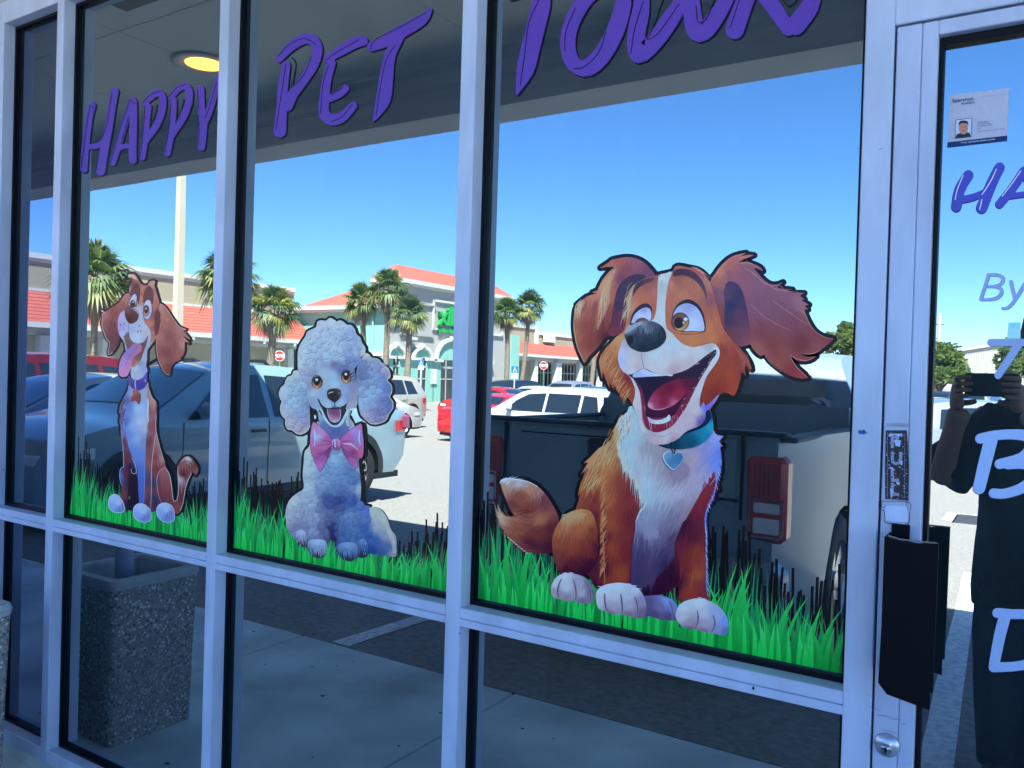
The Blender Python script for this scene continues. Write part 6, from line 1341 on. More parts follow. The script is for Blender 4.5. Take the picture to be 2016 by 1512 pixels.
for (x, y, dx) in ((620, 480, 1), (900, 452, 1), (960, 470, 1), (1000, 500, 1), (1610, 590, 1), (1650, 600, 1), (270, 345, -1), (330, 343, 1)):
    p.stroke(cF, [(x-26*dx, y-6, 2), (x, y-4, 9), (x+30*dx, y+2, 1)], 0, (226, 228, 238), 10, 2)
p.build('paw_fur', bd)
# head
HC_ = mixc((cA, [(900, 340, (150, 80, 84)), (820, 420, (160, 86, 80)), (740, 480, (176, 98, 80)), (680, 560, (196, 122, 96)), (650, 600, (206, 150, 124)), (660, 760, (190, 108, 76)), (620, 850, (196, 122, 82)), (780, 560, (186, 102, 80)), (900, 500, (186, 106, 92)), (900, 640, (180, 96, 76)), (1120, 350, (158, 86, 84)), (1180, 420, (176, 102, 84)), (1060, 400, (196, 118, 100)), (1060, 560, (186, 104, 84)), (1300, 480, (184, 108, 84)), (1200, 500, (192, 116, 92)), (1300, 250, (158, 84, 92)), (1420, 380, (180, 112, 104)), (1450, 560, (150, 82, 92)), (1450, 700, (178, 96, 74)), (1440, 840, (200, 116, 76)), (1300, 940, (206, 122, 76)), (1150, 900, (196, 116, 78)), (1050, 850, (186, 106, 84)), (560, 960, (205, 142, 98)), (480, 1060, (196, 124, 80)), (430, 1150, (206, 140, 96)), (520, 1200, (170, 84, 52)), (460, 1330, (180, 96, 62)), (620, 1380, (156, 58, 46)), (560, 1460, (172, 80, 52))]),
 (cB, [(60, 800, (192, 112, 80)), (180, 860, (186, 98, 68)), (240, 950, (176, 84, 62)), (120, 940, (200, 116, 76)), (220, 1050, (150, 52, 40)), (300, 1060, (160, 68, 54)), (360, 1150, (158, 56, 44)), (470, 1200, (170, 92, 84)), (200, 1250, (162, 62, 36)), (300, 1320, (170, 64, 34)), (120, 1400, (150, 52, 38)), (420, 1280, (150, 56, 46)), (330, 1440, (170, 66, 46))]),
 (cC, [(200, 200, (196, 122, 80)), (280, 330, (166, 74, 48)), (400, 420, (166, 72, 48)), (440, 330, (122, 32, 48)), (470, 500, (160, 66, 52)), (1200, 480, (150, 52, 40)), (1350, 400, (150, 50, 38)), (1250, 350, (158, 64, 38)), (1300, 480, (130, 38, 42))]))
p = Print(); p.fill(ONE, HD, HC_, 8, 2)
def hflow(x, y):
    if x < 1215 and y > 660: return (-.35, 1)
    if y > 700 and x > 1390: return (-.12 if x < 1440 else .18, 1)
    if y < 600 and x > 1320: return (.55, .8)
    if x < 1260 and y < 640: return (-.3, 1)
    return (.2, .9)
p.hairs(ONE, HD, 950, hflow, 24, 1.25, HC_, 9, .11, 51, True, .02)
for i in range(60):
    u = rr.random(); a = np.array([1186, 700.])*(1-u)+np.array([1232, 790.])*u; L_ = rr.uniform(10, 28)
    p.stroke(ONE, [(a[0]+12, a[1]-L_, .4), (a[0]+2, a[1]-L_*.3, 1.4), (a[0]-3, a[1]+L_*.35, .2)], 0, rr.choice(((206, 146, 104), (188, 116, 76), (160, 74, 48))), 10, 2)
for i in range(40):
    x = 630+rr.uniform(-20, 40); y = 420+rr.uniform(0, 330); p.stroke(cA, [(x+60-(y-420)*.18, y-40, 2), (x+22-(y-420)*.15, y, 4), (x+6-(y-420)*.15, y+70, 1)], 0, (222, 176, 152), 10, 3)
for i in range(12): y = 200+i*6; x = 1330+i*9; p.stroke(cA, [(x-60, y+30, 3), (x-10, y+40, 5), (x+40, y+62+i*2, 1)], 0, (196, 120, 116), 10, 3)
for i in range(16): p.stroke(cB, [(330+i*9, 1010+i*6, 3), (372+i*8, 1080+i*9, 5), (400+i*6.5, 1150+i*9, 1)], 0, (196, 108, 92) if i % 2 else (136, 44, 42), 10, 3)
p.build('head', bd)
MZ = PX(cA, [(945, 325), (1010, 296), (1082, 278), (1050, 365), (1028, 480), (1014, 600), (1014, 760), (1032, 850), (1080, 884), (1130, 945), (1200, 1000), (1290, 1026), (1380, 1010), (1480, 985)])+PX(cC, [(1335, 20), (1352, 70), (1336, 140), (1280, 225), (1222, 305), (1182, 420), (1152, 540), (1160, 625), (1190, 560), (1215, 600), (1290, 535), (1350, 485), (1300, 570), (1240, 650), (1205, 760), (1150, 800), (1030, 850), (950, 920), (830, 975), (740, 985), (650, 950), (580, 860), (530, 700), (488, 590), (505, 520), (512, 440), (490, 370), (455, 302), (400, 265), (365, 220), (344, 150), (350, 60), (372, 0)])+PX(cA, [(590, 955), (622, 930), (612, 880), (642, 820), (700, 770), (780, 745), (878, 765), (915, 700), (930, 600), (936, 480)])
MC = mixc((cA, [(980, 320, (198, 200, 212)), (980, 420, (176, 180, 192)), (970, 600, (186, 192, 204)), (960, 720, (190, 200, 214)), (1030, 900, (196, 190, 200)), (1080, 1000, (184, 198, 214)), (1200, 1080, (200, 196, 208)), (1350, 1060, (206, 196, 208)), (1440, 1010, (176, 172, 184)), (900, 1110, (186, 202, 218)), (1000, 1180, (204, 196, 208)), (1250, 1180, (206, 176, 186)), (900, 1200, (210, 192, 202)), (1100, 1260, (196, 160, 170)), (760, 1100, (190, 176, 188)), (680, 1080, (196, 186, 200)), (600, 1080, (186, 186, 222)), (570, 1180, (180, 184, 226)), (680, 1180, (206, 192, 202)), (740, 1230, (196, 172, 182)), (650, 1000, (176, 162, 178)), (640, 860, (150, 160, 178)), (700, 1280, (200, 196, 214))]),
 (cC, [(1330, 70, (208, 206, 222)), (1240, 260, (206, 198, 210)), (1130, 450, (204, 194, 206)), (1080, 560, (206, 186, 190)), (1120, 640, (206, 186, 194)), (1230, 610, (112, 108, 212)), (1180, 760, (110, 84, 160)), (1060, 740, (204, 176, 188)), (960, 850, (206, 180, 192)), (820, 900, (212, 188, 200)), (720, 950, (196, 166, 180)), (640, 900, (180, 168, 184)), (560, 700, (186, 184, 198)), (530, 520, (206, 190, 196)), (600, 800, (206, 196, 206)), (900, 940, (188, 150, 168))]))
p = Print(); p.fill(ONE, MZ, MC, 11, 2, 4)
p.stroke(cA, [(782, 1080, 5), (784, 1150, 7), (796, 1210, 7), (812, 1238, 4)], 0, (140, 116, 140), 12, 3)
p.stroke(cC, [(560, 470, 4), (575, 600, 8), (585, 720, 8), (620, 820, 8), (700, 890, 8), (800, 900, 8), (880, 860, 6)], 0, (176, 150, 168), 12, 3)
p.hairs(ONE, MZ, 260, lambda x, y: (.1, 1) if y > 800 else (-.9, .3) if x > 1300 else (.05, 1), 12, .8, MC, 12, .06, 53, True)
p.build('muzzle', bd)
MO = [(448, 290), (490, 284), (600, 230), (700, 270), (790, 286), (880, 286), (1000, 252), (1100, 192), (1200, 112), (1290, 50), (1316, 46), (1314, 92), (1270, 150), (1222, 232), (1160, 335), (1100, 450), (1032, 590), (960, 700), (890, 790), (800, 845), (720, 862), (650, 840), (590, 770), (576, 680), (570, 580), (560, 470), (532, 400), (500, 342)]
p = Print(); p.fill(cC, MO, [(500, 310, (40, 16, 50)), (540, 380, (96, 18, 56)), (570, 500, (126, 24, 62)), (590, 700, (140, 30, 70)), (720, 845, (128, 28, 62)), (900, 760, (140, 30, 66)), (1060, 500, (120, 24, 60)), (1160, 320, (90, 18, 58)), (1200, 180, (44, 26, 50)), (1300, 60, (60, 44, 62)), (1000, 270, (36, 20, 46))], 12, 3)
p.fill(cC, [(505, 318), (600, 306), (880, 300), (1000, 268), (1120, 200), (1240, 110), (1260, 130), (1200, 230), (1100, 390), (1000, 520), (930, 645), (870, 705), (640, 712), (620, 640), (604, 520), (568, 405)], [(700, 350, (22, 6, 44)), (620, 450, (30, 8, 46)), (1100, 260, (36, 16, 46)), (1000, 400, (60, 10, 50)), (800, 660, (64, 10, 46)), (900, 640, (58, 8, 48)), (650, 600, (50, 8, 48))], 13, 3)
p.fill(cC, [(640, 600), (652, 545), (700, 462), (780, 396), (900, 345), (1020, 330), (1120, 322), (1080, 410), (1000, 500), (900, 590), (780, 636), (680, 632)], [(660, 600, (214, 150, 176)), (700, 560, (160, 48, 84)), (740, 620, (160, 50, 86)), (800, 560, (132, 22, 56)), (860, 420, (104, 12, 44)), (950, 480, (150, 26, 60)), (1050, 370, (84, 10, 46)), (780, 470, (120, 16, 48)), (900, 580, (190, 90, 130))], 14, 3)
p.stroke(cC, [(650, 610, 6), (700, 634, 10), (780, 632, 9), (850, 606, 4)], 0, (214, 130, 160), 15, 3)
p.stroke(cC, [(752, 606, 2), (770, 578, 5), (800, 545, 1)], 0, (80, 12, 40), 15, 3)
p.build('mouth', bd)
p = Print(); p.fill(cC, [(490, 292), (545, 258), (600, 232), (650, 254), (700, 272), (790, 288), (888, 288), (874, 306), (840, 302), (824, 298), (780, 304), (640, 310), (512, 318)], [(600, 250, (196, 196, 234)), (560, 300, (176, 176, 226)), (800, 296, (206, 204, 226))], 15, 2)
p.build('upper_teeth', bd)
p = Print(); p.fill(cC, [(638, 708), (670, 728), (720, 740), (780, 734), (824, 712), (852, 686), (868, 734), (820, 766), (760, 780), (700, 778), (658, 762)], [(660, 740, (176, 182, 206)), (740, 760, (200, 204, 222)), (850, 710, (214, 210, 222))], 15, 3)
p.build('lower_teeth', bd)
p = Print(); p.fill(cA, [(610, 905), (640, 848), (700, 798), (780, 768), (860, 765), (940, 790), (1000, 840), (1024, 905), (1014, 965), (960, 1022), (880, 1060), (800, 1076), (720, 1060), (650, 1010)], [(640, 870, (128, 140, 154)), (700, 830, (118, 124, 142)), (800, 800, (124, 126, 154)), (880, 800, (70, 78, 102)), (760, 860, (46, 58, 78)), (980, 880, (30, 38, 56)), (840, 920, (26, 44, 64)), (700, 930, (30, 46, 62)), (660, 960, (16, 22, 34)), (800, 1040, (16, 30, 46)), (940, 1000, (18, 30, 48)), (640, 920, (44, 62, 76))], 15, 4, 3)
p.disc(cA, 668, 950, 30, 42, (12, 16, 26), 16, .3); p.stroke(cA, [(700, 915, 2), (712, 950, 4), (704, 990, 4), (676, 1014, 2)], 0, (70, 88, 104), 17, 3)
p.fill(cA, [(612, 895), (640, 846), (700, 798), (760, 776), (790, 790), (730, 830), (660, 870)], [(640, 860, (150, 160, 176)), (740, 800, (150, 158, 180))], 16, 3)
p.hairs(cA, [(700, 800), (960, 800), (1000, 900), (900, 1000), (740, 900)], 130, lambda x, y: (.02, 1), 60, 4, [(820, 820, (120, 124, 150)), (860, 940, (40, 54, 74))], 17, .12, 61, True)
p.build('nose', bd)
for side in (0, 1):
    p = Print()
    if side == 0:
        p.fill(cA, [(664, 805), (672, 740), (700, 675), (745, 622), (800, 594), (850, 600), (882, 645), (880, 700), (868, 770), (800, 760), (740, 780), (700, 800)], (44, 30, 56), 13, 3)
        p.fill(cA, [(680, 792), (690, 745), (712, 700), (755, 660), (810, 634), (858, 644), (876, 690), (866, 765), (800, 745), (740, 770)], [(700, 760, (176, 184, 226)), (800, 660, (150, 152, 200)), (860, 700, (186, 192, 234)), (780, 720, (190, 198, 238))], 14, 3)
        p.fill(cA, [(718, 776), (750, 748), (800, 738), (836, 752), (842, 764), (780, 766)], (122, 72, 62), 15, 3); p.stroke(cA, [(718, 776, 5), (750, 748, 7), (800, 738, 7), (840, 758, 4)], 0, (60, 34, 46), 16, 3)
        p.fill(cA, [(690, 525), (700, 450), (745, 385), (820, 352), (892, 338), (884, 372), (830, 392), (760, 430), (715, 480)], [(740, 420, (60, 44, 66)), (860, 360, (90, 54, 66))], 13, 3)
    else:
        p.fill(cA, [(1078, 770), (1086, 690), (1122, 618), (1180, 568), (1250, 553), (1322, 588), (1372, 650), (1402, 740), (1408, 866), (1300, 872), (1200, 876), (1110, 850)], (40, 28, 54), 13, 3)
        p.fill(cA, [(1086, 740), (1118, 652), (1170, 606), (1240, 592), (1310, 620), (1360, 680), (1390, 760), (1397, 862), (1290, 866), (1190, 866), (1120, 820)], [(1120, 680, (166, 176, 226)), (1240, 620, (150, 156, 206)), (1340, 700, (172, 180, 232)), (1300, 800, (192, 200, 240)), (1380, 850, (176, 184, 222))], 14, 3)
        p.disc(cA, 1162, 776, 90, 94, (74, 44, 50), 15); p.disc(cA, 1164, 778, 80, 86, [(1120, 730, (110, 66, 60)), (1200, 730, (120, 74, 66)), (1160, 850, (196, 152, 104)), (1215, 820, (176, 122, 82)), (1100, 800, (126, 76, 62))], 16)
        p.disc(cA, 1150, 786, 48, 55, (24, 20, 34), 17); p.disc(cA, 1218, 750, 20, 18, (214, 218, 244), 18, n=14); p.fill(cA, [(1186, 772), (1206, 778), (1192, 800)], (206, 196, 190), 18, 1)
        p.fill(cA, [(1093, 318), (1112, 262), (1180, 248), (1262, 264), (1342, 320), (1402, 415), (1428, 550), (1392, 470), (1330, 385), (1260, 335), (1190, 312), (1130, 315), (1110, 322)], [(1130, 290, (78, 44, 62)), (1250, 300, (80, 46, 66)), (1400, 470, (84, 56, 84))], 13, 3)
        for i in range(14): x = 1098+i*12; p.stroke(cA, [(x+4, 262, 3), (x, 290, 7), (x-4, 322+rr.uniform(0, 16), 1)], 0, (66, 38, 58), 14, 2)
        p.stroke(cA, [(1090, 880, 3), (1200, 900, 6), (1320, 894, 6), (1420, 870, 3)], 0, (150, 72, 62), 13, 3)
    p.build('eye', bd)
# collar and heart tag
p = Print(); p.fill(cC, [(738, 985), (830, 978), (950, 920), (1030, 850), (1150, 800), (1205, 740), (1215, 660), (1248, 640), (1276, 690), (1288, 790), (1272, 870), (1210, 950), (1100, 1010), (960, 1030), (830, 1022)], [(760, 990, (8, 44, 70)), (900, 990, (10, 56, 84)), (1050, 960, (14, 84, 112)), (1200, 880, (24, 122, 158)), (1265, 800, (40, 150, 190)), (1260, 700, (14, 80, 120))], 13, 3)
p.fill(cC, [(900, 958), (950, 918), (1030, 848), (1150, 798), (1205, 738), (1215, 658), (1246, 642), (1268, 700), (1240, 770), (1150, 830), (1010, 880)], [(1230, 680, (8, 30, 74)), (1100, 820, (6, 26, 60)), (940, 930, (6, 24, 50))], 14, 3)
p.hairs(cC, [(900, 980), (1150, 870), (1280, 760), (1280, 860), (1100, 1005), (900, 1020)], 90, lambda x, y: (1, -.35), 80, 3.5, [(1000, 980, (12, 70, 100)), (1220, 860, (40, 150, 186))], 15, .25, 63, True); p.build('collar', bd)
p = Print(); p.disc(cC, 950, 1250, 104, 84, (150, 130, 156), 7, -.5)
HT = [(897, 1082), (880, 1060), (850, 1050), (815, 1056), (790, 1082), (786, 1112), (806, 1160), (850, 1210), (892, 1236), (940, 1200), (980, 1150), (994, 1105), (984, 1072), (955, 1056), (925, 1062)]
p.fill(cC, [(x-6, y+5) for x, y in HT], (30, 18, 60), 14, 3); p.fill(cC, HT, (176, 196, 222), 15, 3); p.fill(cC, [(897+(x-892)*.9, 1140+(y-1142)*.9) for x, y in HT], [(830, 1080, (112, 150, 186)), (900, 1140, (70, 118, 166)), (960, 1100, (66, 110, 158)), (890, 1210, (84, 130, 176))], 16, 3)
p.stroke(cC, [(873, 962, 12), (872, 1010, 12), (890, 1072, 8)], 0, (20, 34, 52), 17, 3); p.stroke(cC, [(912, 962, 12), (914, 1010, 12), (902, 1072, 8)], 0, (26, 42, 60), 17, 3)
p.build('heart_tag', bd)
# ================================================================== SMALL BROWN DOG
G1 = (190, 520, 6.3); G2 = (200, 720, 4.725)
sdg = thing('dog_decal', (0, 0, 0), 0, 'slim cartoon sticker of a brown and white hound with long tongue and purple collar', 'window graphic')
sHD = PX(G1, [(405, 160), (400, 130), (430, 125), (465, 120), (500, 150), (530, 200), (560, 245), (600, 262), (625, 265), (640, 255), (670, 215), (700, 205), (735, 215), (725, 260), (745, 330), (770, 420), (785, 480), (760, 560), (800, 700), (770, 860), (720, 960), (640, 1060), (635, 1180), (620, 1260), (640, 1330), (560, 1430), (440, 1420), (430, 1290), (400, 1160), (375, 1100), (350, 980), (325, 925), (290, 870), (270, 780), (275, 680), (300, 610), (350, 575), (370, 480), (415, 380), (410, 300), (440, 230), (465, 190), (430, 175)])
sLE = [(415, 372), (370, 368), (330, 410), (280, 480), (220, 520), (170, 555), (120, 590), (85, 580), (65, 570), (75, 590), (110, 605), (75, 620), (80, 650), (72, 760), (100, 850), (130, 930), (170, 980), (150, 1080), (158, 1125), (200, 1100), (260, 1020), (290, 900), (280, 760), (290, 640), (350, 560), (380, 470)]
sRE = [(790, 490), (830, 510), (880, 560), (930, 640), (980, 710), (1040, 780), (1120, 810), (1075, 815), (1130, 880), (1170, 940), (1110, 905), (1080, 890), (1130, 950), (1160, 985), (1100, 960), (1100, 1060), (1080, 1130), (1040, 1170), (1060, 1180), (990, 1210), (940, 1260), (920, 1330), (910, 1378), (860, 1355), (810, 1280), (765, 1160), (750, 1020), (755, 900), (790, 780), (800, 640), (770, 560)]
sBD = PX(G2, [(262, 150), (262, 180), (240, 240), (200, 320), (175, 370), (165, 440), (180, 450), (168, 510), (180, 560), (185, 640), (200, 800), (210, 940), (178, 970), (176, 1050), (196, 1120), (190, 1230), (240, 1350), (300, 1320), (400, 1320), (460, 1360), (600, 1340), (700, 1380), (740, 1350), (765, 1270), (790, 1120), (850, 990), (880, 1020), (905, 960), (870, 890), (820, 845), (760, 860), (715, 930), (715, 1000), (722, 1150), (700, 1255), (670, 1250), (660, 1140), (640, 1020), (600, 945), (590, 890), (555, 780), (515, 620), (515, 450), (512, 340), (480, 300), (440, 200), (432, 150)])
sTG = [(380, 1060), (330, 1120), (295, 1210), (280, 1300), (290, 1380), (330, 1408), (390, 1390), (425, 1310), (440, 1230), (480, 1160), (520, 1120)]
p = Print()
p.stroke(ONE, sHD, 7.5, K0, 0, 2, closed=True); p.stroke(G1, sLE, 44, K0, 0, 2, closed=True); p.stroke(G1, sRE, 44, K0, 0, 2, closed=True); p.stroke(G1, sTG, 34, K0, 0, 2, closed=True)
p.stroke(ONE, sBD[:10], 8, K0, 0, 2); p.stroke(ONE, sBD[-26:], 8, K0, 0, 2)
p.build('black_outline', sdg)
p = Print(); sEC = [(380, 400, (176, 112, 110)), (300, 520, (150, 84, 88)), (220, 600, (140, 66, 72)), (110, 620, (168, 104, 104)), (90, 760, (140, 82, 84)), (200, 760, (120, 54, 62)), (270, 660, (150, 80, 84)), (200, 950, (98, 60, 70)), (160, 1100, (110, 74, 84)), (270, 920, (100, 54, 64))]
p.fill(G1, sLE, sEC, 1, 3, 3); p.stroke(G1, sLE[7:20], 8, (206, 172, 176), 2, 3); p.hairs(G1, sLE, 200, lambda x, y: (-.4, .9) if y < 700 else (.05, 1), 90, 7, sEC, 2, .14, 71); p.build('ear', sdg)
p = Print(); sRC = [(800, 520, (186, 120, 116)), (860, 620, (176, 108, 100)), (930, 720, (168, 98, 92)), (1040, 820, (176, 110, 106)), (900, 880, (140, 74, 76)), (800, 900, (170, 100, 96)), (960, 1000, (150, 82, 78)), (1080, 980, (190, 128, 122)), (1040, 1140, (160, 90, 86)), (880, 1100, (132, 66, 68)), (800, 1200, (156, 92, 88)), (900, 1300, (124, 58, 60))]
p.fill(G1, sRE, sRC, 1, 2, 3); p.hairs(G1, sRE, 220, lambda x, y: (.35, 1), 100, 8, sRC, 2, .14, 72); p.stroke(G1, sRE[:8], 6, (216, 176, 172), 2, 3); p.stroke(G1, sRE[-9:-1], 6, (206, 168, 166), 2, 3)
p.fill(G1, [(770, 560), (800, 640), (790, 780), (765, 860), (735, 880), (728, 720), (738, 600)], (92, 42, 52), 5, 3); p.build('ear', sdg)
sBC = mixc((G2, [(230, 260, (120, 130, 190)), (190, 360, (112, 86, 116)), (210, 480, (100, 84, 126)), (240, 340, (130, 150, 210)), (300, 380, (146, 166, 214)), (340, 500, (176, 184, 214)), (360, 280, (150, 170, 216)), (250, 560, (120, 140, 206)), (300, 700, (118, 142, 206)), (380, 600, (176, 180, 206)), (340, 860, (90, 116, 186)), (370, 1000, (70, 92, 160)), (370, 1200, (72, 96, 170)), (460, 400, (150, 84, 84)), (430, 240, (178, 136, 132)), (480, 340, (186, 130, 126)), (470, 560, (150, 72, 74)), (440, 700, (126, 54, 60)), (450, 900, (160, 86, 84)), (430, 1150, (140, 70, 72)), (440, 1280, (110, 48, 56)), (220, 700, (110, 44, 56)), (240, 850, (112, 44, 52)), (230, 1000, (104, 38, 48)), (220, 1200, (118, 54, 64)), (205, 640, (120, 120, 170)), (290, 1050, (40, 12, 36)), (290, 1250, (36, 8, 32)), (300, 960, (30, 10, 36)), (530, 700, (176, 120, 116)), (500, 850, (140, 66, 68)), (560, 850, (186, 126, 120)), (520, 960, (130, 54, 60)), (490, 1100, (60, 60, 100)), (500, 1250, (44, 50, 96)), (580, 980, (170, 96, 94)), (600, 1100, (150, 74, 76)), (640, 1200, (130, 56, 62)), (540, 1150, (130, 58, 64)), (700, 1330, (140, 68, 70)), (750, 1200, (110, 40, 46)), (720, 1050, (190, 176, 190)), (760, 1000, (96, 30, 38)), (770, 900, (146, 84, 80)), (810, 860, (206, 200, 206)), (860, 920, (130, 64, 62)), (880, 990, (150, 90, 84)), (180, 1020, (84, 104, 178)), (330, 1300, (30, 10, 34))]))
p = Print(); p.fill(ONE, sBD, sBC, 1, 2, 3)
p.hairs(ONE, sBD, 420, lambda x, y: (.02, 1), 20, 1.6, sBC, 2, .10, 73, True)
SCH = [(262, 168), (250, 240), (222, 320), (204, 400), (216, 460), (202, 520), (232, 590), (240, 680), (265, 780), (300, 860), (330, 930), (342, 1010), (350, 1200), (352, 1330), (398, 1310), (404, 1100), (410, 850), (416, 700), (430, 560), (442, 490), (430, 430), (446, 380), (424, 300), (426, 180), (350, 210)]
SCC = [(270, 220, (130, 146, 200)), (230, 330, (96, 100, 150)), (260, 400, (110, 130, 196)), (225, 520, (96, 112, 186)), (340, 250, (150, 166, 210)), (400, 220, (166, 160, 186)), (340, 400, (170, 186, 222)), (360, 520, (180, 190, 216)), (410, 560, (176, 176, 200)), (300, 560, (150, 170, 218)), (260, 640, (110, 136, 208)), (340, 680, (150, 168, 214)), (390, 700, (130, 140, 184)), (300, 800, (104, 132, 204)), (370, 850, (104, 130, 196)), (350, 960, (84, 112, 190)), (385, 1080, (76, 104, 186)), (370, 1280, (70, 98, 184))]
p.fill(G2, SCH, SCC, 3, 2, 3)
p.fill(G2, [(262, 1020), (268, 900), (290, 960), (322, 1010), (340, 1100), (348, 1330), (250, 1330), (248, 1200)], (34, 14, 40), 3, 3)
for ln, c_ in (([(290, 860, 4), (320, 920, 5), (330, 980, 5), (320, 1002, 5), (290, 998, 5), (280, 960, 4)], (200, 190, 216)), ([(185, 600, 4), (205, 760, 5), (212, 940, 5)], (170, 180, 220)), ([(515, 620, 4), (490, 760, 6), (470, 960, 6), (468, 1200, 5), (460, 1340, 4)], (206, 172, 186)), ([(430, 580, 3), (414, 760, 6), (410, 1000, 6), (400, 1270, 5)], (150, 130, 176)), ([(600, 945, 5), (545, 980, 6), (520, 1060, 6), (530, 1180, 5), (560, 1270, 4)], (196, 150, 160)), ([(600, 950, 5), (640, 1020, 6), (660, 1140, 6), (672, 1245, 6), (705, 1250, 6), (722, 1150, 6), (715, 1000, 6), (718, 930, 5)], (216, 186, 190)), ([(765, 1270, 4), (790, 1120, 6), (840, 1000, 5)], (206, 190, 206)), ([(740, 1345, 5), (765, 1270, 5)], (206, 190, 206)), ([(210, 940, 5), (180, 965, 6), (176, 1050, 6), (196, 1120, 4)], (150, 166, 226)), ([(432, 170, 4), (470, 290, 6), (505, 340, 4)], (210, 180, 184)), ([(515, 450, 4), (512, 600, 5), (560, 800, 5), (592, 900, 4)], (212, 180, 186))): p.stroke(G2, ln, 0, c_, 5, 3)
for i in range(26): y = 320+i*9; p.stroke(G2, [(215+rr.uniform(-6, 20), y-30, 4), (205+rr.uniform(0, 16), y, 6), (196+rr.uniform(0, 40), y+36, 1)], 0, rr.choice(((130, 150, 214), (84, 70, 120))), 4, 2)
for i in range(14): y = 330+i*13; p.stroke(G2, [(432, y-30, 4), (440, y, 6), (436+rr.uniform(-2, 12), y+30, 1)], 0, (206, 200, 220), 4, 2)
for (a, c, e, f) in ((745, 890, 830, 850), (820, 850, 905, 960), (800, 880, 890, 1010), (790, 920, 870, 1020)): p.stroke(G2, [(a, c, 4), ((a+e)/2+6, (c+f)/2-14, 7), (e, f, 1)], 0, (206, 170, 168) if a == 745 else (90, 34, 40), 4, 3)
p.fill(G2, [(250, 1240), (262, 1205), (278, 1236)], (60, 120, 60), 4, 1)
p.build('body', sdg)
p = Print()
for pts in ([(70, 1290), (76, 1230), (110, 1198), (150, 1200), (190, 1240), (216, 1300), (214, 1350), (180, 1366), (120, 1360), (80, 1330)], [(302, 1370), (306, 1320), (336, 1288), (376, 1282), (420, 1300), (462, 1350), (464, 1430), (430, 1452), (380, 1452), (320, 1420)], [(518, 1350), (530, 1305), (570, 1278), (620, 1280), (664, 1310), (684, 1370), (682, 1430), (650, 1454), (590, 1452), (534, 1410)]):
    x_, y_ = pts[0]; p.fill(G2, pts, [(x_+50, y_-60, (172, 190, 232)), (x_+90, y_-20, (176, 190, 230)), (x_+40, y_+20, (140, 162, 222)), (x_+100, y_+60, (110, 130, 200)), (x_+145, y_+20, (130, 130, 186))], 5, 4, 3)
    p.stroke(G2, [(x_+100, y_+10, 2), (x_+104, y_+40, 5), (x_+98, y_+64, 3)], 0, (84, 96, 150), 6, 3); p.stroke(G2, [(x_+128, y_+8, 2), (x_+136, y_+34, 4), (x_+128, y_+62, 2)], 0, (84, 96, 150), 6, 3)
    p.stroke(G2, pts, 5, (196, 200, 236), 6, 3, closed=True)
p.build('paw', sdg)
sHC = mixc((G1, [(480, 160, (196, 130, 112)), (460, 240, (120, 66, 66)), (480, 300, (104, 54, 58)), (430, 320, (178, 126, 118)), (580, 300, (190, 110, 100)), (560, 420, (196, 118, 106)), (650, 330, (110, 62, 62)), (640, 400, (104, 58, 60)), (740, 400, (186, 116, 108)), (700, 250, (196, 142, 132)), (740, 480, (176, 104, 92)), (760, 650, (120, 60, 60)), (660, 740, (190, 116, 100)), (700, 860, (172, 110, 104)), (740, 800, (130, 70, 70)), (560, 560, (180, 170, 190)), (380, 560, (150, 90, 92)), (600, 1300, (150, 160, 200)), (520, 1360, (170, 176, 204)), (620, 1050, (166, 172, 196))]))
p = Print(); p.fill(ONE, sHD, sHC, 3, 2, 3); p.hairs(ONE, sHD, 160, lambda x, y: (.1, 1), 14, 1.3, sHC, 4, .1, 74, True)
p.fill(G1, [(420, 400), (440, 310), (470, 250), (520, 240), (546, 290), (545, 400), (530, 500), (510, 440)], (96, 50, 56), 4, 3); p.fill(G1, [(580, 480), (590, 380), (620, 300), (660, 265), (700, 320), (715, 420), (700, 500), (650, 440)], (98, 54, 56), 4, 3)
p.fill(G1, [(405, 165), (400, 135), (430, 126), (470, 140), (505, 190), (470, 175), (430, 160)], (212, 180, 170), 4, 3); p.build('head', sdg)
p = Print(); SM = [(350, 575), (400, 530), (470, 530), (530, 550), (570, 620), (600, 720), (640, 770), (675, 830), (680, 920), (640, 1050), (630, 1180), (600, 1240), (540, 1300), (480, 1330), (436, 1290), (450, 1240), (420, 1180), (380, 1100), (362, 980), (322, 925), (290, 870), (270, 780), (276, 680), (305, 610)]
p.fill(G1, SM, [(320, 640, (176, 160, 210)), (300, 780, (160, 146, 206)), (360, 740, (170, 160, 206)), (320, 890, (182, 176, 216)), (450, 780, (160, 170, 206)), (540, 640, (170, 178, 206)), (580, 780, (176, 180, 204)), (500, 920, (186, 190, 216)), (640, 860, (176, 176, 196)), (620, 1000, (150, 160, 190)), (600, 1160, (166, 172, 196)), (500, 1290, (186, 190, 206)), (370, 1000, (150, 160, 196)), (560, 1240, (140, 150, 186))], 5, 3, 3)
p.stroke(G1, [(330, 925, 6), (350, 890, 8), (395, 850, 8), (408, 800, 8), (405, 740, 5)], 0, (130, 112, 160), 6, 3)
for (x, y) in ((308, 750), (350, 740), (541, 766), (524, 836), (557, 830)): p.disc(G1, x, y, 7, 13, (84, 60, 90), 6, .2, 10)
p.build('muzzle', sdg)
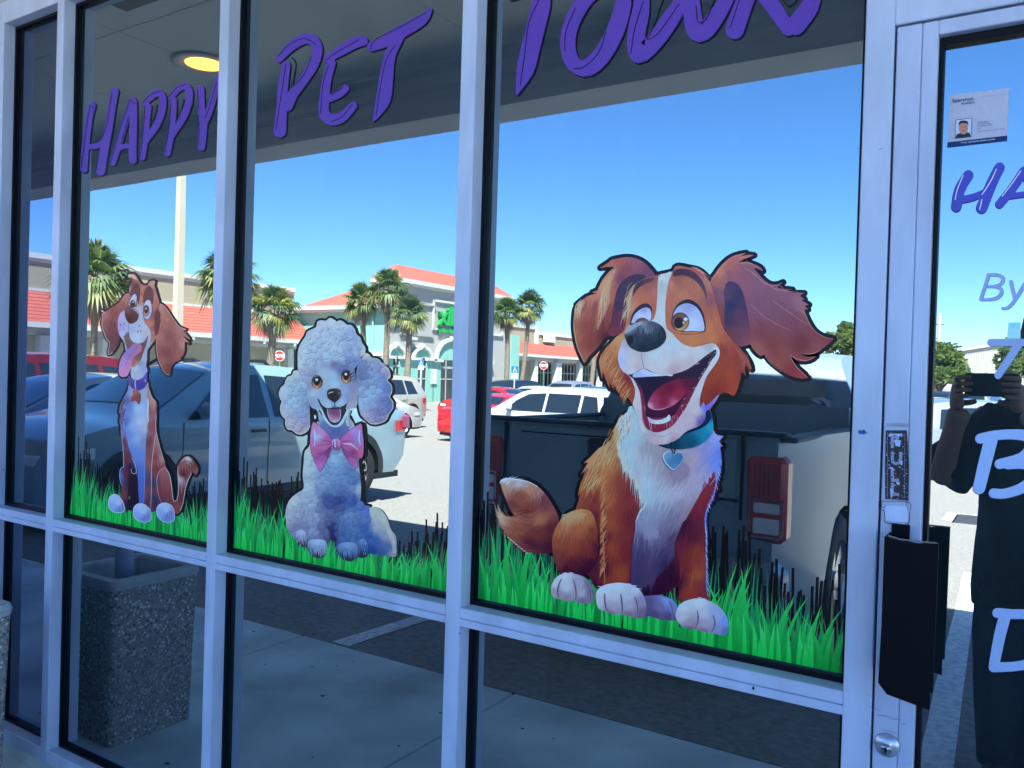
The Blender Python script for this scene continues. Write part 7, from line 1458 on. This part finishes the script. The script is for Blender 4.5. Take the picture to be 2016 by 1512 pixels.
p = Print(); p.fill(G1, [(350, 900), (395, 840), (410, 850), (430, 930), (480, 975), (540, 985), (600, 960), (650, 880), (630, 980), (590, 1100), (560, 1180), (510, 1250), (450, 1275), (440, 1200), (400, 1150), (385, 1040)], [(400, 900, (110, 84, 92)), (500, 1000, (120, 84, 92)), (580, 1000, (100, 62, 66)), (540, 1120, (120, 70, 66)), (470, 1240, (170, 100, 90)), (400, 1000, (104, 76, 84))], 6, 3, 3)
p.fill(G1, [(470, 990), (560, 1000), (570, 1060), (530, 1110), (480, 1150), (450, 1220), (430, 1300), (395, 1380), (335, 1400), (292, 1370), (286, 1300), (300, 1210), (340, 1120), (400, 1060)], [(480, 1030, (146, 110, 170)), (540, 1050, (176, 110, 140)), (400, 1100, (140, 110, 190)), (340, 1220, (176, 130, 196)), (330, 1330, (206, 134, 186)), (410, 1260, (196, 126, 176)), (470, 1120, (170, 110, 160))], 7, 3, 3)
p.stroke(G1, [(520, 1030, 3), (440, 1110, 6), (390, 1200, 5), (370, 1290, 1)], 0, (130, 88, 150), 8, 3); p.stroke(G1, [(462, 1262, 4), (500, 1240, 9), (520, 1205, 3)], 0, (216, 170, 160), 8, 3); p.build('tongue', sdg)
p = Print(); p.fill(G1, [(360, 560), (375, 535), (430, 528), (480, 550), (520, 585), (535, 640), (515, 700), (470, 732), (420, 738), (385, 700), (362, 640)], [(400, 560, (110, 60, 66)), (470, 640, (70, 22, 30)), (400, 680, (52, 14, 24)), (500, 600, (96, 50, 60))], 8, 3, 3); p.stroke(G1, [(450, 545, 3), (500, 580, 8), (528, 615, 3)], 0, (206, 200, 216), 9, 3); p.build('nose', sdg)
for side in (0, 1):
    p = Print()
    if side == 0:
        p.fill(G1, [(405, 520), (420, 440), (455, 380), (490, 365), (515, 400), (512, 470), (500, 530), (455, 530)], (84, 70, 110), 6, 3); p.fill(G1, [(414, 515), (428, 440), (460, 386), (488, 374), (506, 404), (502, 470), (490, 525), (450, 525)], (178, 184, 216), 7, 3)
        p.fill(G1, [(426, 528), (430, 470), (460, 445), (485, 462), (496, 505), (480, 535)], (88, 52, 50), 8, 3); p.disc(G1, 462, 500, 20, 34, (36, 22, 30), 9); p.disc(G1, 466, 474, 8, 9, (220, 220, 236), 10, n=10)
    else:
        p.disc(G1, 642, 568, 58, 130, (84, 60, 90), 6, .06); p.disc(G1, 643, 566, 51, 122, [(640, 480, (186, 190, 216)), (660, 660, (166, 176, 216)), (600, 560, (176, 182, 216))], 7, .06)
        p.disc(G1, 627, 578, 40, 72, (120, 76, 66), 8); p.disc(G1, 627, 580, 32, 62, [(627, 530, (110, 62, 56)), (627, 630, (180, 126, 96))], 9); p.disc(G1, 626, 572, 22, 42, (38, 20, 28), 10); p.disc(G1, 626, 553, 9, 11, (224, 222, 236), 11, n=10)
    p.build('eye', sdg)
p = Print(); p.fill(G2, [(252, 130), (262, 90), (280, 110), (330, 135), (390, 110), (428, 62), (434, 140), (410, 200), (360, 228), (300, 215), (268, 180)], [(270, 130, (90, 76, 150)), (300, 190, (70, 60, 140)), (390, 180, (64, 50, 146)), (420, 110, (90, 70, 170))], 8, 3, 3)
p.stroke(G2, [(322, 135, 7), (320, 180, 9), (328, 220, 6)], 0, (176, 184, 226), 9, 3); p.stroke(G2, [(414, 128, 5), (416, 146, 6)], 0, (216, 216, 240), 9, 2); p.build('collar', sdg)
p = Print(); TGp = [(298, 230), (340, 228), (352, 245), (370, 268), (366, 320), (356, 356), (340, 340), (322, 318), (284, 326), (282, 300), (300, 275)]
p.fill(G2, [(x+1, y+5) for x, y in TGp], (60, 20, 30), 9, 2); p.fill(G2, TGp, [(310, 250, (176, 90, 80)), (350, 300, (140, 62, 58)), (300, 310, (150, 70, 64))], 10, 2, 3); p.build('collar_tag', sdg)

# ================================================================== POODLE
INK_KEEP = INK; INK = INK*np.array([.98, 1.07, .97])
I1 = (540, 610, 6.048); J1 = (550, 810, 5.04)
pdl = thing('dog_decal', (0, 0, 0), 0, 'cartoon sticker of a fluffy white poodle wearing a big pink bow', 'window graphic')
pHD = [(290, 720), (285, 640), (285, 560), (290, 480), (320, 400), (375, 320), (400, 260), (470, 225), (505, 200), (520, 140), (570, 125), (620, 130), (660, 100), (700, 105), (740, 140), (790, 125), (840, 150), (870, 180), (920, 180), (965, 230), (985, 290), (1030, 330), (1050, 390), (1090, 450), (1085, 520), (1040, 560), (1000, 620), (960, 680), (980, 800), (1010, 900), (1000, 1050), (990, 1140), (900, 1180), (700, 1180), (480, 1180), (420, 1100), (400, 1000), (395, 900), (330, 830)]
pLE = [(290, 730), (240, 730), (220, 780), (170, 800), (140, 850), (130, 890), (85, 930), (65, 1000), (80, 1060), (100, 1090), (80, 1150), (85, 1220), (110, 1270), (140, 1300), (140, 1370), (170, 1420), (220, 1430), (270, 1470), (330, 1480), (400, 1440), (430, 1380), (430, 1290), (425, 1200), (420, 1100), (400, 1000), (390, 900), (340, 860)]
pRE = [(1085, 520), (1130, 530), (1160, 570), (1210, 580), (1260, 600), (1290, 660), (1340, 690), (1380, 740), (1385, 800), (1350, 840), (1400, 900), (1405, 980), (1380, 1040), (1420, 1100), (1410, 1180), (1370, 1240), (1340, 1310), (1290, 1340), (1220, 1360), (1150, 1350), (1090, 1300), (1040, 1260), (1015, 1180), (1005, 1080), (1010, 980), (1000, 880), (980, 760), (1010, 640)]
p = Print()
pB = [(400, 100), (330, 200), (300, 340), (255, 400), (245, 500), (235, 640), (245, 760), (180, 810), (110, 870), (70, 960), (66, 1060), (90, 1180), (160, 1260), (200, 1320), (270, 1345), (300, 1400), (380, 1455), (450, 1440), (480, 1340), (500, 1270), (560, 1310), (575, 1400), (640, 1470), (720, 1485), (780, 1450), (860, 1440), (900, 1410), (1000, 1420), (1120, 1440), (1165, 1410), (1165, 1280), (1110, 1180), (1070, 1060), (1000, 970), (920, 950), (860, 930), (810, 920), (815, 760), (800, 600), (790, 480), (800, 300), (700, 60), (560, 150)]
for T, P_, cl_ in ((I1, pHD[:26], False), (I1, pLE, True), (I1, pRE, True), (J1, pB[2:9], False), (J1, pB[37:42], False)): p.stroke(T, P_, 7.6*2*T[2]*.62, K0, 0, 2, closed=cl_)
p.stroke(J1, [(320, 120), (310, 250), (308, 420), (360, 470)], 56, K0, 0, 3); p.stroke(J1, [(700, 190), (760, 140), (840, 130), (852, 300), (850, 440), (800, 480), (830, 700), (836, 900), (900, 940)], 44, K0, 0, 3)
p.stroke(I1, [(480, 1190), (450, 1260), (470, 1320), (520, 1300), (510, 1220)], 40, K0, 0, 3)
p.build('black_outline', pdl)
pEC = [(240, 760, (186, 190, 205)), (300, 850, (172, 176, 206)), (110, 960, (186, 190, 210)), (260, 960, (160, 176, 206)), (340, 1000, (140, 156, 196)), (120, 1150, (176, 176, 204)), (240, 1120, (166, 180, 212)), (340, 1200, (146, 160, 200)), (190, 1330, (186, 168, 194)), (300, 1330, (170, 156, 196)), (330, 1430, (190, 160, 186)), (180, 1400, (196, 172, 186)), (400, 1150, (140, 140, 180)), (410, 1340, (150, 140, 180))]
p = Print(); p.fill(I1, pLE, pEC, 1, 3, 3); p.curls(I1, pLE, 40, 60, pEC, 2, 81); p.curls(I1, pLE, 20, 36, pEC, 3, 82); p.stroke(I1, pLE[:21], 9, (206, 196, 196), 4, 3); p.build('ear', pdl)
pRC = [(1120, 560, (196, 190, 190)), (1200, 620, (150, 150, 196)), (1280, 690, (140, 142, 196)), (1360, 760, (196, 166, 186)), (1100, 640, (120, 124, 176)), (1060, 760, (104, 110, 162)), (1180, 800, (130, 150, 200)), (1300, 820, (116, 128, 192)), (1100, 960, (150, 166, 206)), (1200, 1000, (156, 176, 212)), (1340, 960, (110, 122, 190)), (1060, 1100, (160, 176, 212)), (1160, 1120, (146, 160, 206)), (1300, 1120, (120, 120, 184)), (1380, 1120, (110, 110, 170)), (1100, 1250, (176, 156, 190)), (1240, 1250, (126, 120, 180)), (1180, 1330, (176, 150, 180)), (1300, 1310, (150, 134, 176)), (1040, 900, (124, 130, 176))]
p = Print(); p.fill(I1, pRE, pRC, 1, 3, 3); p.curls(I1, pRE, 44, 62, pRC, 2, 83); p.curls(I1, pRE, 20, 36, pRC, 3, 84); p.hairs(I1, [(1050, 1080), (1380, 1020), (1360, 1260), (1120, 1300)], 260, lambda x, y: (.6, .35), 55, 3, pRC, 4, .16, 85); p.stroke(I1, pRE[:21], 8, (206, 190, 192), 4, 3); p.build('ear', pdl)
# body
pBC = [(300, 400, (196, 192, 202)), (280, 560, (190, 190, 204)), (290, 760, (186, 186, 204)), (320, 900, (176, 176, 202)), (360, 1050, (160, 160, 196)), (340, 1200, (150, 150, 190)), (390, 1350, (110, 120, 170)), (390, 1430, (60, 66, 120)), (450, 1000, (110, 112, 156)), (450, 1200, (104, 104, 150)), (560, 480, (150, 170, 206)), (540, 600, (126, 150, 196)), (620, 600, (120, 140, 190)), (560, 780, (100, 124, 176)), (450, 700, (140, 156, 196)), (700, 600, (96, 120, 176)), (760, 700, (90, 116, 176)), (600, 880, (54, 70, 136)), (480, 880, (60, 74, 136)), (560, 960, (76, 80, 136)), (520, 1180, (40, 40, 100)), (540, 1270, (30, 24, 84)), (720, 900, (66, 88, 156)), (700, 1050, (112, 132, 182)), (640, 1150, (84, 108, 166)), (740, 1180, (90, 116, 172)), (620, 1300, (76, 100, 166)), (740, 1330, (90, 110, 166)), (680, 1460, (30, 40, 90)), (800, 760, (170, 166, 190)), (800, 560, (176, 160, 180)), (130, 900, (196, 192, 200)), (100, 1050, (180, 172, 196)), (200, 1000, (170, 164, 194)), (180, 1150, (140, 130, 170)), (230, 1230, (130, 130, 176)), (250, 1330, (50, 50, 96)), (860, 980, (90, 110, 190)), (850, 1150, (66, 96, 170)), (900, 1250, (56, 86, 160)), (980, 1000, (196, 190, 190)), (1040, 1100, (190, 184, 190)), (980, 1150, (176, 170, 186)), (1130, 1220, (190, 176, 186)), (1000, 1300, (70, 98, 166)), (1120, 1350, (110, 110, 160)), (840, 1400, (34, 50, 110)), (500, 200, (96, 106, 166)), (600, 230, (84, 96, 160)), (480, 120, (150, 156, 196)), (700, 120, (176, 170, 190))]
p = Print(); p.fill(J1, pB, pBC, 1, 3, 3)
p.curls(J1, pB, 130, 44, pBC, 2, 86); p.curls(J1, [(400, 460), (760, 460), (800, 800), (640, 900), (420, 830), (300, 700)], 60, 30, pBC, 3, 87)
for poly, n_, r_ in (([(250, 420), (400, 620), (440, 900), (470, 1300), (300, 1300), (255, 900)], 40, 34), ([(590, 1010), (780, 980), (785, 1330), (590, 1330)], 24, 34), ([(80, 900), (240, 840), (260, 1150), (180, 1240), (80, 1120)], 20, 34)): p.curls(J1, poly, n_, r_, pBC, 4, 88)
p.build('body', pdl)
p = Print(); TLp = [(900, 960), (960, 952), (1020, 980), (1070, 1050), (1090, 1100), (1120, 1180), (1160, 1230), (1168, 1300), (1160, 1400), (1130, 1440), (1000, 1422), (900, 1405), (880, 1300), (950, 1230), (960, 1130), (920, 1050)]
TCp = [(940, 980, (190, 186, 190)), (1040, 1060, (200, 192, 192)), (980, 1120, (180, 172, 186)), (1100, 1200, (190, 178, 188)), (1150, 1280, (176, 160, 184)), (1040, 1220, (150, 150, 186)), (960, 1280, (66, 96, 166)), (1080, 1330, (90, 106, 166)), (1140, 1400, (150, 140, 166)), (920, 1380, (34, 66, 140)), (1020, 1400, (60, 86, 150))]
p.fill(J1, TLp, TCp, 5, 3, 3); p.hairs(J1, TLp, 420, lambda x, y: (.75, .55), 60, 4.5, TCp, 6, .13, 89, True)
for i in range(46): a = 1.5-i*.045; cx_, cy_ = 950+200*math.sin(i/46*1.5), 960+430*(i/46)**1.1; p.stroke(J1, [(cx_-20, cy_+10, 4), (cx_+4, cy_+6, 6), (cx_+26, cy_+22, 1)], 0, (206, 190, 182), 7, 2)
p.stroke(J1, [(1120, 1410, 4), (1150, 1395, 7), (1166, 1415, 7), (1150, 1438, 5), (1132, 1428, 2)], 0, (210, 196, 186), 7, 3); p.build('tail', pdl)
p = Print()     # paws with toes
for pts, cs in (([(165, 1215), (200, 1175), (250, 1180), (275, 1230), (280, 1340), (240, 1330), (190, 1290)], (150, 146, 186)), ([(290, 1290), (330, 1270), (440, 1270), (476, 1310), (474, 1400), (440, 1445), (380, 1455), (330, 1420), (295, 1370)], (140, 148, 190)), ([(585, 1330), (640, 1300), (740, 1300), (782, 1340), (782, 1430), (740, 1475), (690, 1486), (620, 1450), (586, 1400)], (96, 118, 172)), ([(790, 1300), (840, 1260), (880, 1310), (884, 1420), (850, 1448), (800, 1440)], (70, 96, 158))):
    xs = [a for a, b_ in pts]; ys = [b_ for a, b_ in pts]; x0_, x1_, y0_, y1_ = min(xs), max(xs), min(ys), max(ys)
    p.fill(J1, pts, [((x0_+x1_)/2, y0_+20, tuple(min(255, c+36) for c in cs)), ((x0_+x1_)/2, (y0_+y1_)/2, cs), ((x0_+x1_)/2, y1_, tuple(int(c*.4) for c in cs)), (x0_, y1_-30, tuple(int(c*.6) for c in cs))], 7, 4, 3)
    for k in (1, 2, 3): xx = x0_+(x1_-x0_)*k/4; p.stroke(J1, [(xx-4, (y0_+y1_)/2-6, 2), (xx, (y0_+y1_)/2+30, 8), (xx+5, y1_-14, 9)], 0, (24, 28, 66), 8, 3)
    for k in range(14): xx = rr.uniform(x0_+14, x1_-14); yy = rr.uniform(y0_+14, y1_-40); p.stroke(J1, [(xx, yy, 2), (xx+rr.uniform(-5, 5), yy+30, 3)], 0, tuple(min(255, c+50) for c in cs), 8, 2)
p.build('paw', pdl)
# head
pHC = [(600, 170, (186, 186, 212)), (700, 150, (190, 190, 212)), (840, 200, (176, 184, 212)), (540, 260, (180, 182, 214)), (430, 330, (176, 182, 206)), (700, 300, (176, 182, 210)), (900, 320, (150, 160, 206)), (1000, 420, (160, 168, 206)), (1060, 480, (190, 186, 200)), (330, 500, (186, 190, 206)), (450, 500, (170, 182, 210)), (600, 450, (176, 178, 210)), (750, 480, (180, 186, 212)), (900, 500, (140, 152, 202)), (660, 570, (176, 190, 216)), (800, 560, (170, 182, 212)), (520, 620, (166, 172, 206)), (400, 640, (176, 180, 206)), (320, 640, (190, 190, 206)), (600, 640, (150, 150, 190)), (720, 650, (110, 106, 156)), (850, 650, (96, 100, 156)), (960, 640, (124, 134, 190)), (370, 760, (166, 160, 196)), (460, 760, (150, 146, 186)), (600, 760, (166, 176, 206)), (700, 780, (160, 180, 212)), (800, 720, (104, 108, 160)), (960, 780, (96, 96, 150)), (620, 900, (160, 172, 208)), (480, 1000, (170, 176, 206)), (450, 1080, (150, 150, 190)), (720, 880, (170, 186, 216)), (850, 950, (150, 160, 206)), (940, 950, (140, 134, 176)), (960, 1050, (156, 140, 176)), (980, 1130, (170, 160, 186)), (420, 900, (140, 140, 180)), (560, 1150, (150, 160, 200)), (700, 1150, (140, 150, 196))]
p = Print(); p.fill(I1, pHD, pHC, 4, 3, 3)
top_ = [(310, 470), (380, 330), (480, 240), (540, 150), (680, 120), (860, 190), (960, 260), (1010, 340), (1060, 450), (1020, 560), (960, 660), (860, 640), (760, 610), (640, 620), (540, 640), (420, 700), (310, 680)]
p.curls(I1, top_, 70, 64, pHC, 5, 91); p.curls(I1, top_, 26, 40, pHC, 6, 92); p.curls(I1, [(310, 680), (420, 690), (520, 640), (520, 760), (420, 800), (340, 780)], 18, 34, pHC, 6, 93); p.curls(I1, [(860, 560), (1040, 520), (1060, 600), (960, 690), (860, 690)], 18, 36, pHC, 6, 94)
for (x, y, r_) in ((680, 560, 52), (790, 530, 60), (610, 600, 40), (720, 610, 36), (490, 610, 46), (930, 620, 44), (570, 570, 34), (880, 480, 46), (750, 400, 60), (640, 480, 40)): p.curls(I1, [(x-r_*.3, y-r_*.3), (x+r_*.3, y-r_*.3), (x+r_*.3, y+r_*.3), (x-r_*.3, y+r_*.3)], 1, r_, pHC, 7, int(x), .95)
p.hairs(I1, [(420, 800), (700, 690), (960, 740), (1000, 1000), (900, 1150), (560, 1150), (430, 1050)], 420, lambda x, y: ((x-720)*.004, .7) if y > 780 else ((x-720)*.003, -.6), 36, 3.2, pHC, 7, .09, 95)
p.build('head', pdl)
p = Print(); p.fill(I1, [(520, 1180), (560, 1230), (640, 1330), (720, 1380), (820, 1330), (880, 1250), (940, 1170), (900, 1250), (910, 1330), (890, 1400), (880, 1480), (640, 1490), (560, 1400)], [(560, 1260, (156, 160, 190)), (620, 1380, (96, 110, 170)), (740, 1420, (84, 90, 160)), (860, 1350, (100, 104, 160)), (900, 1260, (170, 160, 180))], 7, 2, 3); p.curls(I1, [(850, 1220), (920, 1180), (910, 1400), (870, 1420)], 10, 24, [(880, 1300, (186, 180, 196))], 8, 96); p.build('neck', pdl)
p = Print(); p.fill(I1, [(525, 1065), (545, 1070), (580, 1120), (640, 1165), (720, 1160), (800, 1160), (870, 1110), (850, 1200), (810, 1310), (760, 1365), (700, 1362), (640, 1310), (580, 1200)], (34, 34, 52), 8, 3)
p.fill(I1, [(560, 1150), (600, 1230), (650, 1320), (700, 1370), (750, 1376), (800, 1330), (850, 1240), (880, 1170), (868, 1270), (820, 1360), (760, 1396), (700, 1392), (640, 1350), (590, 1270)], (176, 196, 226), 9, 3)
p.fill(I1, [(650, 1185), (700, 1180), (760, 1182), (796, 1180), (800, 1260), (780, 1320), (730, 1338), (680, 1320), (658, 1260)], [(720, 1200, (110, 60, 104)), (740, 1250, (126, 66, 116)), (730, 1320, (206, 140, 176)), (680, 1300, (190, 120, 160))], 10, 3)
p.stroke(I1, [(642, 1180, 6), (656, 1270, 9), (690, 1322, 9), (735, 1338, 9), (780, 1318, 9), (800, 1260, 8), (800, 1185, 5)], 0, (206, 176, 206), 11, 3)
p.fill(I1, [(545, 1040), (600, 1020), (720, 1100), (850, 1020), (880, 1080), (850, 1130), (790, 1160), (735, 1150), (725, 1130), (715, 1152), (660, 1170), (600, 1150), (560, 1100)], [(600, 1080, (156, 166, 204)), (660, 1130, (170, 176, 210)), (720, 1100, (140, 150, 196)), (800, 1120, (170, 180, 214)), (850, 1060, (150, 160, 206))], 11, 3)
p.stroke(I1, [(728, 1090, 6), (732, 1140, 7), (700, 1165, 6), (640, 1172, 3)], 0, (50, 50, 84), 12, 3); p.stroke(I1, [(732, 1140, 6), (770, 1160, 6), (830, 1140, 3)], 0, (70, 70, 110), 12, 3); p.build('mouth', pdl)
p = Print(); p.fill(I1, [(638, 1000), (650, 955), (700, 938), (760, 936), (798, 960), (802, 1010), (780, 1060), (735, 1105), (690, 1080), (650, 1050)], [(660, 960, (44, 40, 48)), (720, 1000, (14, 16, 24)), (770, 970, (70, 52, 56)), (720, 1080, (20, 24, 36))], 12, 3); p.stroke(I1, [(655, 1000, 3), (680, 984, 9), (716, 976, 5)], 0, (206, 210, 222), 13, 3); p.stroke(I1, [(776, 1005, 3), (786, 990, 7), (790, 978, 3)], 0, (150, 150, 166), 13, 3); p.build('nose', pdl)
for (cx_, cy_, rx_, ry_, s) in ((520, 866, 66, 76, -1), (868, 800, 62, 76, 1)):
    p = Print(); p.disc(I1, cx_, cy_, rx_, ry_, (20, 14, 24), 9, .1); p.disc(I1, cx_, cy_+8, rx_*.84, ry_*.84, [(cx_, cy_-50, (24, 14, 22)), (cx_-30, cy_+40, (190, 120, 96)), (cx_+30, cy_+50, (150, 86, 70)), (cx_, cy_+60, (206, 146, 116))], 10, .1); p.disc(I1, cx_-2, cy_-10, rx_*.56, ry_*.62, (10, 8, 16), 11); p.disc(I1, cx_-4, cy_-34, 16, 17, (226, 228, 242), 12, n=14)
    if s > 0:
        for k in range(5): p.stroke(I1, [(912+k*5, 760+k*14, 5), (930+k*6, 742+k*16, 4), (948+k*3, 722+k*20, 1)], 0, (30, 30, 50) if k % 2 else (206, 206, 226), 12, 3)
    p.stroke(I1, [(cx_-rx_, cy_-20, 3), (cx_-rx_*.5, cy_-ry_-2, 8), (cx_+rx_*.4, cy_-ry_-2, 8), (cx_+rx_, cy_-20, 3)], 0, (16, 10, 24), 12, 3); p.build('eye', pdl)
# bow
p = Print(); BCc = [(340, 130, (196, 120, 170)), (380, 250, (176, 176, 226)), (400, 200, (190, 130, 186)), (350, 400, (186, 90, 150)), (440, 330, (190, 96, 160)), (500, 290, (176, 84, 150)), (420, 430, (170, 76, 136)), (330, 300, (196, 110, 170))]
for (pts, cs, L_) in (([(345, 465), (400, 440), (520, 360), (500, 430), (455, 530), (412, 598), (380, 540)], [(420, 450, (170, 84, 160)), (420, 560, (186, 104, 180)), (490, 400, (140, 60, 120))], 9), ([(625, 370), (700, 440), (775, 475), (785, 520), (775, 560), (720, 530), (670, 460)], [(660, 420, (150, 60, 130)), (740, 500, (176, 90, 160)), (775, 550, (190, 110, 180))], 9),
    ([(340, 110), (375, 120), (450, 180), (530, 270), (535, 340), (500, 370), (420, 440), (350, 460), (322, 400), (312, 300), (320, 200)], BCc, 10), ([(615, 270), (700, 190), (790, 130), (826, 130), (836, 220), (846, 320), (838, 440), (800, 466), (720, 440), (640, 370), (610, 340)], [(820, 150, (186, 104, 176)), (760, 200, (176, 130, 206)), (790, 270, (146, 130, 200)), (700, 250, (190, 96, 176)), (650, 300, (180, 90, 160)), (720, 340, (190, 96, 150)), (820, 400, (196, 96, 150)), (740, 410, (160, 60, 120)), (830, 300, (170, 110, 190))], 10),
    ([(528, 285), (560, 268), (600, 270), (622, 300), (612, 360), (590, 382), (550, 378), (530, 340)], [(560, 290, (186, 150, 206)), (590, 300, (206, 120, 176)), (570, 370, (166, 80, 140))], 12)): p.fill(J1, pts, cs, L_, 3, 2); p.stroke(J1, pts, 4, (110, 44, 100), L_, 3, closed=True)
for ln in ([(525, 300), (460, 290), (400, 270)], [(528, 320), (450, 330), (380, 340)], [(525, 345), (450, 400), (370, 430)], [(520, 360), (460, 420)], [(620, 310), (690, 290), (760, 300)], [(620, 330), (700, 360), (780, 420), (800, 445)], [(625, 345), (690, 400), (760, 430)], [(545, 300), (552, 370)], [(580, 290), (586, 375)]): p.stroke(J1, [(x, y, 7-2.2*i) for i, (x, y) in enumerate(ln)], 0, (130, 50, 112), 13, 3)
for ln in ([(355, 170), (365, 250), (355, 340)], [(810, 180), (800, 260), (815, 330)], [(560, 285), (566, 350)], [(640, 320), (720, 325), (790, 380)]): p.stroke(J1, [(x, y, 5+6*(i == 1)) for i, (x, y) in enumerate(ln)], 0, (206, 196, 236), 13, 3)
p.build('bow', pdl)

INK = INK_KEEP
